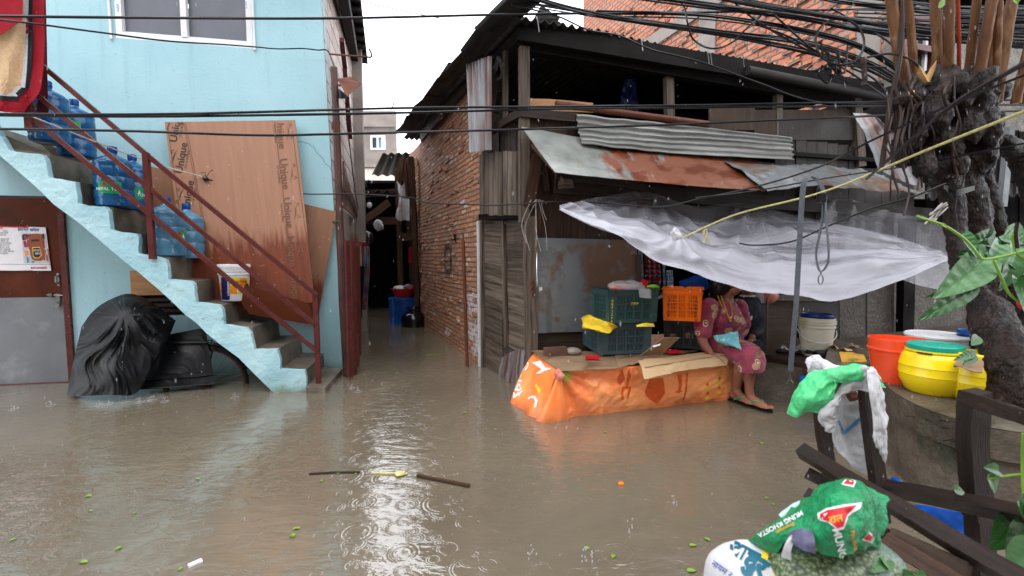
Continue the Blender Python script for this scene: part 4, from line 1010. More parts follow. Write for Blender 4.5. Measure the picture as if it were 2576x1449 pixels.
# ============================================================ ALLEY END
def alley():
    # far grey house
    g = T('grey_house', 'grey rendered house with a white window seen far down the alley', 'house', (-5.2, 22, 0))
    Y = 22.0; Q = Pl((-12, Y), (1, .02)); R = Matrix.Identity(3)
    xr = Q.s_at(1000); win = pxrect(Q, 932, 341, 970, 377); zt = Q.sz(990, 279)[1]; w2 = pxrect(Q, 908, 434, 952, 456)
    m = MB(); wallgrid(m, Q, -2, xr, -1, zt, [win, w2], depth=.3); m.build('wall', 'grey_render', g, smooth=0)
    m = MB(); z2 = Q.sz(950, 318)[1]; m.box(Q.pt(xr / 2 - 1, z2, .06), (xr + 2, .1, .12)); z3 = Q.sz(950, 415)[1]; m.box(Q.pt(xr / 2 - 1, z3 - .06, .07), (xr + 2, .12, .16)); m.build('ledge', 'grey_render', g, smooth=0)
    MB().box(Q.pt(xr / 2 - 1, (z3 - .15 + Q.sz(950, 465)[1]) / 2, .01), (xr + 2, .03, z3 - .2 - Q.sz(950, 465)[1])).build('lower_band', 'pale_render', g, smooth=0)
    a, b, c, d = win; f = MB(); e = .09
    for p in (((a + b) / 2, c + e / 2, b - a, e), ((a + b) / 2, d - e / 2, b - a, e), (a + e / 2, (c + d) / 2, e, d - c - 2 * e), (b - e / 2 - .05, (c + d) / 2, e + .1, d - c - 2 * e), ((a + b) / 2 - .02, (c + d) / 2, e, d - c - 2 * e)):
        f.box(Q.pt(p[0], p[1], -.03), (p[2], .1, p[3]))
    f = f.build('window_frame', 'white_plastic', g, smooth=0)
    MB().box(Q.pt(a + (b - a) * .27, (c + d) / 2, -.1), ((b - a) * .4, .02, d - c - .1)).build('window_pane', 'dark_pane', f, smooth=0)
    MB().box(Q.pt(a + (b - a) * .68, (c + d) / 2, -.1), ((b - a) * .38, .02, d - c - .1)).build('window_pane', 'blue_pane', f, smooth=0)
    a, b, c, d = w2; f = MB().box(Q.pt((a + b) / 2, (c + d) / 2, -.05), (b - a, .06, d - c)).build('shutter', 'pale_render', g, smooth=0)
    m = MB()
    for k in range(3): m.box(Q.pt(a + (b - a) * k / 2, (c + d) / 2, .0), (.08, .1, d - c))
    m.box(Q.pt((a + b) / 2, d, 0), (b - a + .1, .1, .1)); m.build('shutter_frame', 'red_brown_paint', g, smooth=0)
    MB().beam(Q.px(987, 275, 0), Q.px(990, 259, 0), .05, .05).beam(Q.px(990, 262, 0), Q.px(985, 276, 0), .04, .04).build('aerial', 'black_rubber', g, smooth=0)
    # tin shelters closing the alley
    t = T('tin_shelter', 'dark timber and tin shelter closing the end of the alley', 'shelter', (-2.6, 9, 0))
    def sheet(n_, rows, mt, amp=.02, fr=60, du=4, dv=80, th=.006):
        P = patch(rows); Qf = lambda u, v: P(u, v) + UPV * amp * sin(v * fr)
        MB().surf(Qf, du, dv, th=th).build(n_, mt, t, smooth=40)
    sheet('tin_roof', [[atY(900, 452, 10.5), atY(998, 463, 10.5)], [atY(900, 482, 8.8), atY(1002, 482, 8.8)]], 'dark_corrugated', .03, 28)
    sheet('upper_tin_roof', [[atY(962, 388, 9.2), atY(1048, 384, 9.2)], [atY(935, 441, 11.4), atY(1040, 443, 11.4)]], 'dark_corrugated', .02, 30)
    m = MB()
    for x0, y0, x1, y1, Y, w_ in ((1000, 430, 1012, 900, 8.3, .09), (1018, 410, 1046, 830, 8.4, .12), (1036, 395, 1050, 800, 8.0, .14), (908, 470, 912, 850, 9.0, .1), (1012, 400, 1006, 470, 8.4, .2), (1030, 400, 1024, 540, 8.5, .2)):
        MB().beam(atY(x0, y0, Y), atY(x1, y1, Y), w_, .08, seg=6, wob=.03).build('timber_post', 'brown_wood', t, smooth=0)
    m = MB()
    for x0, y0, x1, y1, Y in ((905, 557, 1000, 553, 8.7), (915, 555, 980, 510, 8.6), (1000, 597, 1046, 592, 8.2), (905, 488, 1010, 484, 8.9)):
        MB().beam(atY(x0, y0, Y), atY(x1, y1, Y), .06, .14, seg=5, wob=.03).build('timber_rail', 'brown_wood', t, smooth=0)
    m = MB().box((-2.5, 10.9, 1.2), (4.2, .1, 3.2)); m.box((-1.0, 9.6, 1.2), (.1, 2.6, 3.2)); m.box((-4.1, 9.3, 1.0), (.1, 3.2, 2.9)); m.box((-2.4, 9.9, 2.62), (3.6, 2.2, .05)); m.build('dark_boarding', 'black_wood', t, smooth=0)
    sheet('hanging_tin', [[atY(1012, 500, 8.1), atY(1030, 500, 8.0)], [atY(1014, 552, 8.1), atY(1030, 556, 8.0)]], 'grey_corrugated', .0, 1)
    P = patch([[atY(1000, 455, 7.9), atY(1010, 468, 7.8), atY(1018, 460, 7.9)], [atY(1003, 500, 7.8), atY(1010, 500, 7.75), atY(1020, 500, 7.8)], [atY(995, 548, 7.9), atY(1008, 556, 7.8), atY(1020, 552, 7.9)]])
    MB().surf(rumple(P, .03, 9, 4), 20, 14, th=.004).build('torn_plastic', 'clear_bag', t)
    for k, (x, y, z_, mt) in enumerate(((915, 640, 700, 'cloth_red'), (920, 650, 780, 'cloth_mix'), (908, 700, 800, 'navy_cloth'))):
        q = atY(x, y, 6.6 - k * .15); P = lambda u, v, q=q, k=k, z_=z_, y=y, x=x: atY(x - 7 + 13 * v + 3 * sin(u * 3 + k), y - 30 + (z_ - y + 30) * u, 6.6 - k * .15 + .03 * sin(v * 16 + u * 3))
        MB().surf(P, 20, 16, th=.004).build('hanging_cloth', mt, label=('red cloth hanging on the left wall of the alley', 'patterned blue and orange cloth hanging low in the alley', 'dark navy cloth hanging beside the steel gate')[k], cat='cloth', group='washing hung on the left side of the alley')
    P = lambda u, v: atY(1028 + 8 * v, 622 + 40 * u, 7.6 + .02 * sin(v * 9)); MB().surf(P, 8, 6, th=.004).build('hanging_cloth', 'cloth_red', label='small red cloth hanging on the right post of the alley', cat='cloth')
    # drum, basin with washing, gas cylinders
    c = atZ(1018, 812); d = T('water_drum', 'blue plastic drum with a basin on top in the alley', 'drum', c)
    MB().lathe([(.25, -.3), (.27, -.2), (.27, .1), (.265, .12), (.27, .14), (.27, .42), (.28, .43), (.28, .46), (.25, .47)], c=c, n=36).build('drum_body', 'blue_plastic', d)
    zt = c + V((0, 0, .47)); b = T('wash_basin', 'red plastic basin full of washing on the blue drum', 'basin', zt)
    MB().lathe([(.14, 0), (.17, .03), (.21, .14), (.235, .15), (.235, .16), (.2, .16), (.16, .04), (.001, .03)], c=zt, n=32).build('basin_body', 'red_plastic', b)
    MB().blob(zt + V((-.06, 0, .15)), (.12, .1, .06), 24, nz=.4, nf=12).build('laundry', 'rug_white', b); MB().blob(zt + V((.07, 0, .17)), (.09, .1, .07), 24, nz=.4, nf=12, seed=4).build('laundry', 'cloth_mix', b)
    for k, (x, y, R, lab) in enumerate(((1019, 800, .20, 'black gas cylinder with green mark standing behind the other one'), (1038, 822, .215, 'shiny black gas cylinder nearest in the alley water'))):
        c = atZ(x, y) + V((0, .1, -.02)); g = T('gas_cylinder', lab, 'gas cylinder', c, 'gas cylinders in the alley'); h = .36 if k == 0 else .27
        MB().lathe([(R * .7, -.1), (R, -.02), (R, h * .55), (R * .93, h * .75), (R * .62, h * .92), (R * .6, h), (R * .52, h), (R * .5, h * .9), (.001, h * .88)], c=c, n=32).build('cylinder_body', 'bag_black', g)
        MB().tube([c + V((R * .55 * cos(a), R * .55 * sin(a), h + .06)) for a in [2 * pi * i / 24 for i in range(25)]], .012, 6, cap=False).build('collar', 'bag_black', g)
        if k == 0:
            MB().tube(spline([c + V((-.04, -R * .62, h * .98)), c + V((0, -R * .66, h * .9)), c + V((.05, -R * .62, h * .95)), c + V((.02, -R * .6, h * 1.02)), c + V((-.03, -R * .6, h * 1.0))], 16), .006, 5).build('painted_mark', 'leaf_pale', g)
    c = atY(953, 567, 8.5); MB().blob(c, (.1, .02, .1), 20, nz=.3, nf=12).build('round_lid', 'aluminium_old', label='round crumpled metal disc nailed to the alley beam', cat='lid')
    c = atY(922, 600, 8.3); MB().blob(c, (.14, .1, .15), 24, nz=.15).build('hanging_helmet', 'bag_black', label='round shiny black object hanging under the alley beam', cat='helmet')
alley()
# ============================================================ BRICK HOUSE ALONG THE ALLEY
RZ = 3.12
def brick_house():
    t = T('brick_house', 'old orange brick house wall running back along the right of the alley', 'house', BP.pt(1.5, 0))
    up = pxrect(BP, 1081, 385, 1098, 492); lo = pxrect(BP, 1120, 622, 1137, 676)
    m = MB(); wallgrid(m, BP, -.12, 4.2, -.5, RZ, [up, lo], depth=.24, rmi=1); wm = m
    a, b, c, d = up; R = Matrix.Rotation(atan2(BP.d.y, BP.d.x), 3, 'Z'); m = MB(); m.box(BP.pt((a + b) / 2, (c + d) / 2, -.2), (b - a + .1, .02, d - c + .1), R)
    m.build('window_back', 'dark_pane', t, smooth=0); m = MB()
    for k in range(5): m.box(BP.pt((a + b) / 2, c + (d - c) * (.03 + k * .2), -.03), (b - a, .03, .05), R, j=.006)
    for k in range(3): m.box(BP.pt(a + (b - a) * (.04 + k * .46), (c + d) / 2, -.06), (.05, .03, d - c), R)
    m.build('window_bars', 'grey_wood', t, smooth=0)
    a, b, c, d = lo; MB().box(BP.pt((a + b) / 2, (c + d) / 2, -.2), (b - a + .1, .02, d - c + .1), R).build('vent_back', 'dark_pane', t, smooth=0)
    m = MB()
    for k in range(5): z = c + (d - c) * (.1 + .2 * k); m.tube([BP.pt(a, z, -.02), BP.pt(b, z, -.02)], .006, 5)
    for k in range(4): x = a + (b - a) * (.1 + .26 * k); m.tube([BP.pt(x, c, -.03), BP.pt(x, d, -.03)], .005, 5)
    m.build('vent_bars', 'rusty_steel', t)
    m = MB(); e = .05
    for p in (((a + b) / 2, d + e / 2, b - a + 2 * e, e), ((a + b) / 2, c - e / 2, b - a + 2 * e, e), (a - e / 2, (c + d) / 2, e, d - c), (b + e / 2, (c + d) / 2, e, d - c)): m.box(BP.pt(p[0], p[1], .003), (p[2], .03, p[3]), R, j=.003)
    m.build('vent_surround', 'dark_concrete', t, smooth=0)
    MB().box(BP.px(1145, 598, .0), (.12, .03, .09), R, j=.02).build('broken_hole', 'black_rubber', t, smooth=0)
    m = wm      # proud bricks break up the face
    rr = random.Random(5)
    for k in range(120):
        s_ = rr.uniform(.05, 3.6); z = (int(rr.uniform(1, 52))) * .057 + .028
        if any(h[0] - .15 < s_ < h[1] + .15 and h[2] - .1 < z < h[3] + .1 for h in (up, lo)): continue
        m.box(BP.pt(s_, z, .0), (.18, .02 + rr.random() * .016, .046), R @ Matrix.Rotation(rr.uniform(-.06, .06), 3, 'Y'), j=.006)
    m.build('wall', ['alley_brick', 'dark_concrete'], t, smooth=0)
    # steel tube post with a thinner rod in front of the wall
    p = T('steel_post', 'rusty round steel post standing in the water before the brick wall', 'post', atZ(1177, 921)); c = atZ(1177, 921); Y = c.y
    MB().tube([c - UPV * .3, atY(1165, 604, Y)], .019, 12).build('post_tube', 'rusty_steel', p); MB().tube([atY(1165, 606, Y), atY(1165, 586, Y)], .008, 8).build('post_rod', 'rusty_steel', p)
    MB().beam(TP.px(1209, 925, .03), TP.px(1205, 556, .03), .045, .04, up=TP.n).build('white_post', 'white_sack', label='narrow white painted timber post between the brick wall and the planks', cat='post', smooth=0)
brick_house()

# ============================================================ TIMBER SHACK
SH = T('timber_shack', 'weathered two storey timber shack with open loft and tin roof', 'shack', FP.pt(1.5, 0))
def planks(m, pl, x0, x1, ytop, ybot, n, horiz=False, off=0.0, j=4, th=.02, seg=1, skip=()):
    """boards between picture columns x0..x1; ytop/ybot are (left,right) picture rows"""
    for k in range(n):
        if k in skip: continue
        a, b = k / n, (k + 1) / n
        if horiz:
            yl0, yl1 = ytop[0] + (ybot[0] - ytop[0]) * a, ytop[0] + (ybot[0] - ytop[0]) * b
            yr0, yr1 = ytop[1] + (ybot[1] - ytop[1]) * a, ytop[1] + (ybot[1] - ytop[1]) * b
            o = off + random.uniform(-.004, .004); g = .6
            q = [pl.px(x0, yl0 + g, o), pl.px(x1, yr0 + g, o), pl.px(x1, yr1, o), pl.px(x0, yl1, o)]; ax = 0
        else:
            xa, xb = x0 + (x1 - x0) * a, x0 + (x1 - x0) * b - .8
            yt = ytop[0] + (ytop[1] - ytop[0]) * a + random.uniform(-j, j); yb = ybot[0] + (ybot[1] - ybot[0]) * a + random.uniform(-j, j); o = off + random.uniform(-.006, .006)
            q = [pl.px(xa, yt, o), pl.px(xb, yt, o), pl.px(xb, yb, o), pl.px(xa, yb, o)]; ax = 1
        r = random.uniform(0, 40); L = (q[1] - q[0]).length; H = (q[3] - q[0]).length; e = -pl.n * th
        uv = [(0, 0), (L, 0), (L, H), (0, H)] if horiz else [(0, 0), (0, L), (H, L), (H, 0)]
        uv = [(u + r, v + r) for u, v in uv]; vs = q + [p + e for p in q]
        fs = [(0, 1, 2, 3), (7, 6, 5, 4), (0, 4, 5, 1), (1, 5, 6, 2), (2, 6, 7, 3), (3, 7, 4, 0)]
        m.add(vs, fs, [uv, uv[::-1], [uv[0]] * 2 + [uv[1]] * 2, [uv[1]] * 2 + [uv[2]] * 2, [uv[2]] * 2 + [uv[3]] * 2, [uv[3]] * 2 + [uv[0]] * 2])
    return m
def shack():
    t = SH
    # alley side wall: horizontal planks in two bays with battens
    m = MB(); planks(m, TP, 1212, 1264, (553, 555), (925, 960), 14, True); planks(m, TP, 1267, 1337, (553, 540), (960, 1010), 13, True); m.build('side_planks', 'grey_wood', t, smooth=0); m = MB(); wallgrid(m, TP, .06, 1.06, -.5, 2.3, off=-.06, depth=.02); m.build('side_backing', 'black_wood', t, smooth=0)
    m = MB(); m.beam(TP.px(1265, 548, .02), TP.px(1273, 870, .02), .05, .03, up=TP.n); m.beam(TP.px(1214, 550, .01), TP.px(1217, 930, .01), .05, .05, up=TP.n); m.build('side_battens', 'grey_wood', t, smooth=0)
    m = MB(); planks(m, TP, 1206, 1312, (385, 380), (541, 540), 9, False, off=.09, j=3); m.build('upper_side_boards', 'grey_wood', t, smooth=0)
    m = MB(); planks(m, TP, 1208, 1312, (540, 540), (553, 553), 1, True, off=.06); m.beam(TP.px(1210, 546, .05), TP.px(1325, 540, .05), .06, .06); m.build('floor_beam', 'black_wood', t, smooth=0)
    m = MB(); planks(m, TP, 1242, 1312, (330, 292), (392, 390), 5, False, off=.04, j=2); m.build('gable_boards', 'dark_wood', t, smooth=0)
    # rusty base sheet at the corner
    P = patch([[TP.px(1262, 900, .03), TP.px(1300, 880, .05), TP.px(1330, 885, .06)], [TP.px(1252, 955, .04), TP.px(1290, 980, .06), TP.px(1322, 990, .1)]])
    MB().surf(rumple(P, .012, 8, 3), 14, 14, th=.003).build('base_sheet', 'rusty_corrugated', t)
    # posts
    m = MB(); bm_ = lambda *a, **k: MB().beam(*a, **k).build('post', 'grey_wood', t, smooth=0); bm_(FP.px(1337, 1010, .04), FP.px(1332, 545, .04), .10, .09, up=FP.n, seg=8, wob=.012); bm_(FP.px(1318, 560, .02), FP.px(1318, 120, .0), .085, .06, up=FP.n, seg=4, wob=.006)
    bm_(TP.px(1272, 300, .05), TP.px(1271, 128, .05), .045, .04, up=TP.n, seg=4, wob=.01); bm_(FP.px(1684, 300, -.05), FP.px(1680, 150, -.05), .08, .06, up=FP.n); bm_(FP.px(1955, 350, -.02), FP.px(1957, 215, -.02), .07, .06, up=FP.n)
    bm_(FP.px(2162, 420, .0), FP.px(2150, 250, .0), .10, .08, up=FP.n)
    m = MB(); m.beam(TP.px(1233, 330, .10), TP.px(1314, 282, .10), .05, .07, up=UPV, seg=3, wob=.01); m.beam(FP.px(1308, 283, .04), FP.px(1452, 296, .05), .05, .075, seg=3, wob=.008); m.beam(TP.px(1246, 285, -.02), TP.px(1256, 230, -.02), .05, .03); m.build('loft_rail', 'dark_wood', t, smooth=0)
    # loft front boards
    m = MB(); planks(m, FP, 1309, 1460, (292, 300), (352, 352), 5, False, j=2); planks(m, FP, 1325, 1640, (345, 350), (608, 612), 17, False, j=3, off=-.01); m.build('front_boards', 'brown_wood', t, smooth=0)
    m = MB(); planks(m, FP, 1960, 2160, (305, 350), (352, 372), 1, False, off=.01, j=0); planks(m, FP, 1950, 2162, (345, 372), (420, 440), 8, False, j=2); planks(m, FP, 1640, 2300, (400, 430), (560, 560), 16, False, off=-.04, j=2); m.build('dark_boards', 'dark_wood', t, smooth=0)
    m = MB(); planks(m, FP, 1785, 1900, (272, 300), (327, 345), 1, False, off=.03, j=0); planks(m, FP, 1898, 2150, (276, 330), (345, 372), 1, False, off=.0, j=0)
    m.build('loft_panels', 'panel_wood', t, smooth=0)
    MB().prism([FP.px(1332, 248, .0), FP.px(1380, 249, 0), FP.px(1420, 252, 0), FP.px(1492, 259, 0), FP.px(1492, 284, 0), FP.px(1332, 276, 0)], -FP.n * .012).build('pale_board', 'pale_wood', t, smooth=0)
    MB().beam(FP.px(1380, 278, .05), FP.px(1492, 282, .06), .02, .012).build('pale_lath', 'pale_wood', t, smooth=0)
    MB().tube([FP.px(1398, 262, .06), FP.px(1500, 276, .06), FP.px(1780, 312, .07)], .03, 12).build('rusty_pole', 'rusty_steel', t)
    # beams under the roof edge
    m = MB(); m.beam(FP.px(1300, 78, .05), FP.px(2215, 232, .12), .06, .16); m.beam(FP.px(1312, 112, -.03), FP.px(2180, 262, .0), .08, .12); m.build('eave_beams', 'black_wood', t, smooth=0)
    m = MB(); m.beam(TP.px(1300, 60, .10), BP.px(1060, 345, .12), .04, .14); m.beam(TP.px(1315, 70, .05), TP.px(1236, 145, .06), .05, .10); m.build('verge_boards', 'dark_wood', t, smooth=0)
    MB().tube([FP.px(1880, 178, .14), FP.px(2020, 205, .15), FP.px(2215, 246, .16)], .045, 12, nz=.1).build('eave_log', 'dark_corrugated', t)
    # inside of the loft and lower floor
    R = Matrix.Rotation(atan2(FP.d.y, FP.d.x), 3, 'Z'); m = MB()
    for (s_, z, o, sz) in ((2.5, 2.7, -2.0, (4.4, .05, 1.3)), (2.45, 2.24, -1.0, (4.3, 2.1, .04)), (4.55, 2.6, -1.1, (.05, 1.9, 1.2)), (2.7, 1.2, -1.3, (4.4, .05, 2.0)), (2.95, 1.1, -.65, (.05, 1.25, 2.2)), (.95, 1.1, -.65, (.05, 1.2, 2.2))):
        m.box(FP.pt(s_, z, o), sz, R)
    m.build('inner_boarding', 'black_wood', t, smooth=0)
    P = patch([[FP.px(1570, 200, -.7), FP.px(1600, 195, -.7)], [FP.px(1555, 280, -.7), FP.px(1605, 280, -.7)]]); MB().surf(rumple(P, .03, 5), 14, 12, th=.004).build('hanging_blue_cloth', 'navy_plastic', label='dim blue cloth hanging inside the dark loft', cat='cloth')
    # roof: corrugated sheets, wavy at the street edge
    fl = atZ(1293, 42, RZ); fr = atZ(2215, 216, RZ); back = V((-.42, .91, 0)) * 4.4
    def P(u, v):
        p = fl.lerp(fr, u) + back * v + UPV * (.06 * v); w_ = .016 * sin(u * 4.5 / .085 * 2 * pi)
        lap = .012 * (int(u * 6.3) % 2); sag = .03 * noise.noise(V((u * 5, v * 3, 0))) - (.05 if .28 < u < .33 else 0) * 0
        return p + UPV * (w_ + lap + sag) + (back.normalized() * -.05 * noise.noise(V((int(u * 6.3) * 3.1, 0, 0)))) * (1 - v)
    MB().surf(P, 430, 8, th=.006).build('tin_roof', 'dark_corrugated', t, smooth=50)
    m = MB(); rr = random.Random(2)
    for k in range(9):          # loose sheet ends and stones along the alley verge
        f = k / 9; p = fl + back * (f * .98) + V((-.02, 0, .03 + .06 * f)); m.box(p + V((-.04, 0, -.02)), (.26, .62, .012), Matrix.Rotation(.43 + rr.uniform(-.08, .08), 3, 'Z') @ Matrix.Rotation(rr.uniform(-.04, .04), 3, 'X') @ Matrix.Rotation(rr.uniform(-.1, .0), 3, 'Y'), j=.02)
    m.build('verge_sheets', 'dark_corrugated', t, smooth=0)
    m = MB(); 
    for u0, h in ((.02, .05), (.075, .10), (.10, .06)): p = fl.lerp(fr, u0) + UPV * .02 + back * .02; m.box(p + UPV * h * .5, (.16, .02, h), Matrix.Rotation(.5, 3, 'Y') @ Matrix.Rotation(.3, 3, 'Z'), j=.02)
    m.build('bent_ridge_pieces', 'dark_corrugated', t, smooth=0)
    m = MB()
    for f_, r in ((.555, .06), (.575, .08), (.60, .06)): m.blob(fl.lerp(fr, f_) + back.normalized() * .12 + UPV * .03, (r * 1.8, r, r * .6), 20, nz=.5, nf=14)
    m.build('moss', 'moss', t)
    m = MB(); rr = random.Random(8)
    for x, y in ((1612, 92), (1780, 130), (1787, 133), (1868, 135), (2122, 190), (1350, 42)):
        a = FP.px(x, y, .2); MB().tube([a, a + V((.01, 0, -.05)), a + V((.02, 0, -.12))], .004, 5).build('bent_wire', 'steel', t)
    # corrugated scrap hanging beside the loft
    P = patch([[TP.px(1174, 162, .22), TP.px(1236, 140, .2)], [TP.px(1178, 250, .22), TP.px(1236, 255, .2)], [TP.px(1182, 384, .24), TP.px(1236, 376, .2)]])
    MB().surf(lambda u, v: P(u, v) + TP.n * (.014 * sin(v * 8 * 2 * pi) * (1 if v > .0 else 0)), 20, 90, th=.003).build('scrap_sheet', 'rusty_corrugated', t, smooth=60)
    # grey sheet nailed to the front
    P = patch([[FP.px(1350, 598, .035), FP.px(1602, 604, .03)], [FP.px(1352, 837, .05), FP.px(1608, 832, .03)]])
    Q = lambda u, v: P(u, v) + FP.n * (.01 * noise.noise(V((u * 4, v * 6, 0))) + (.02 if v < .11 else 0) * u)
    MB().surf(Q, 30, 34, th=.003).build('grey_front_sheet', 'grey_sheet', t, smooth=50)
    m = MB(); planks(m, FP, 1350, 1612, (838, 836), (905, 900), 3, True, off=.0); m.beam(FP.px(1608, 840, .03), FP.px(1604, 640, .03), .05, .05, up=FP.n); m.build('low_boards', 'panel_wood', t, smooth=0)
    MB().prism([FP.px(1356, 722, .055), FP.px(1364, 722, .055), FP.px(1366, 767, .055), FP.px(1359, 768, .055)], FP.n * .001).build('paper_strip', 'paper_white', t, smooth=0)
    m = MB()
    for k in range(5): c = FP.px(1340, 705 + k * 8, .10); m.tube([c + V((.012 * cos(a), 0, .022 * sin(a))) if k % 2 else c + V((0, .012 * cos(a), .022 * sin(a))) for a in [i * pi / 6 for i in range(13)]], .005, 5, cap=False)
    m.build('chain', 'rusty_steel', label='short rusty chain hanging on the shack corner post', cat='chain')
    # right lower part: wooden cupboard doors, grey panels, brown steel post
    m = MB(); planks(m, FP, 1925, 2015, (750, 752), (905, 910), 1, True, off=.02); planks(m, FP, 1925, 2015, (845, 850), (905, 910), 1, True, off=.035); planks(m, FP, 1905, 1935, (740, 740), (900, 900), 1, False, off=.05); m.build('cupboard_panels', 'panel_wood', t, smooth=0)
    m = MB(); planks(m, FP, 2005, 2110, (755, 760), (900, 905), 1, True, off=.0); m.build('dark_cupboard', 'dark_wood', t, smooth=0)
    m = MB(); planks(m, FP, 1920, 2125, (741, 742), (756, 758), 1, True, off=.07); m.beam(FP.px(2000, 720, .02), FP.px(2020, 950, .02), .05, .04, up=FP.n); m.build('shelf', 'grey_wood', t, smooth=0)
    m = MB(); planks(m, FP, 2112, 2250, (560, 560), (920, 940), 2, False, off=.0, j=0); planks(m, FP, 2300, 2440, (560, 560), (980, 1000), 1, False, off=-.02, j=0); planks(m, FP, 2440, 2640, (560, 560), (1000, 1020), 1, False, off=.0, j=0); m.build('panel_wall', 'dark_concrete', t, smooth=0)
    MB().beam(FP.px(2273, 960, .05), FP.px(2283, 540, .05), .17, .08, up=FP.n).build('brown_post', 'black_wood', t, smooth=0)
    # shelf frame beams behind awning
    m = MB(); m.beam(FP.px(1395, 468, .10), FP.px(2340, 540, .12), .05, .13); m.beam(FP.px(1398, 440, .45), FP.px(1620, 470, .45), .04, .05); m.build('awning_beam', 'dark_wood', t, smooth=0)
    m = MB(); m.box(FP.px(1422, 460, .52), (.07, .12, .04), R); m.box(FP.px(1424, 470, .50), (.08, .12, .025), R); m.build('awning_blocks', 'panel_wood', t, smooth=0)
    m = MB(); m.beam(FP.px(1352, 390, .05), FP.px(1330, 520, .05), .10, .02, up=FP.n); m.beam(FP.px(1364, 390, .02), FP.px(1376, 480, .02), .05, .02, up=FP.n); m.beam(FP.px(1340, 365, .10), FP.px(1420, 455, .5), .03, .03); m.build('loose_planks', 'brown_wood', t, smooth=0)
shack()
def tin_sheets():
    P = patch([[FP.px(1450, 287, .08), FP.px(1700, 312, .06), FP.px(1990, 345, .06)], [FP.px(1456, 330, .14), FP.px(1700, 350, .12), FP.px(1993, 368, .12)], [FP.px(1465, 362, .26), FP.px(1700, 386, .22), FP.px(1996, 402, .22)]])
    o = MB().surf(lambda u, v: P(u, v) + FP.n * (.014 * sin(u * 5.2 * 2 * pi)) + UPV * .01 * noise.noise(V((v * 9, u, 0))), 60, 50, th=.004)
    o.u = [[(b, a) for a, b in f] for f in o.u]
    o.build('corrugated_sheet', 'grey_corrugated', smooth=60, label='grey corrugated sheet hung lengthwise under the loft above the rusty awning', cat='metal sheet')
    P = patch([[FP.px(1312, 318, .12), FP.px(1500, 352, .10), FP.px(1700, 378, .10), FP.px(1905, 402, .10)], [FP.px(1352, 375, .42), FP.px(1520, 405, .40), FP.px(1720, 424, .40), FP.px(1915, 440, .40)], [FP.px(1397, 433, .66), FP.px(1560, 450, .66), FP.px(1720, 465, .66), FP.px(1925, 480, .62)]])
    MB().surf(rumple(P, .008, 3, 2), 24, 50, th=.004, uvs=None).build('awning_sheet', 'rusted_sheet', smooth=60, label='large flat awning sheet, grey at left and rust red at right', cat='metal sheet')
    P = patch([[FP.px(1800, 396, .11), FP.px(2000, 415, .12), FP.px(2160, 425, .10), FP.px(2250, 455, .12)], [FP.px(1860, 430, .43), FP.px(2010, 436, .44), FP.px(2170, 452, .42), FP.px(2280, 470, .4)], [FP.px(1932, 481, .68), FP.px(2050, 468, .66), FP.px(2200, 479, .62), FP.px(2335, 486, .6)]])
    MB().surf(rumple(P, .03, 4, 6), 40, 70, th=.004).build('awning_sheet', 'grey_sheet', smooth=60, label='crumpled streaky rusty awning sheet at the right end of the awning', cat='metal sheet')
    a = MATS['rusted_sheet']
    P = patch([[atY(2145, 285, 4.3), atY(2190, 288, 4.2), atY(2215, 300, 4.1)], [atY(2180, 350, 4.1), atY(2240, 370, 4.0), atY(2290, 380, 3.9)], [atY(2210, 425, 3.9), atY(2290, 465, 3.8), atY(2338, 455, 3.7)]])
    MB().surf(rumple(P, .02, 6, 2), 24, 24, th=.003).build('bent_sheet', 'rusty_corrugated', smooth=60, label='bent rusty white sheet jammed between the shack and the tree', cat='metal sheet')
    m = MB()
    for k in range(14):
        r0 = .085 + .01 * random.random(); c = TP.px(1252 + random.uniform(-2, 2), 172 + random.uniform(-2, 3), .08); ph = random.uniform(-.3, .3)
        m.tube([c + TP.d * (r0 * cos(a)) + UPV * (r0 * 1.05 * sin(a)) + TP.n * (.02 * sin(a * 2 + ph) + ph * .05) for a in [2 * pi * i / 26 for i in range(27)]], .003, 5, cap=False)
    m.build('wire_coil', 'aluminium_old', label='coil of grey wire hanging in the open loft corner', cat='wire coil')
tin_sheets()
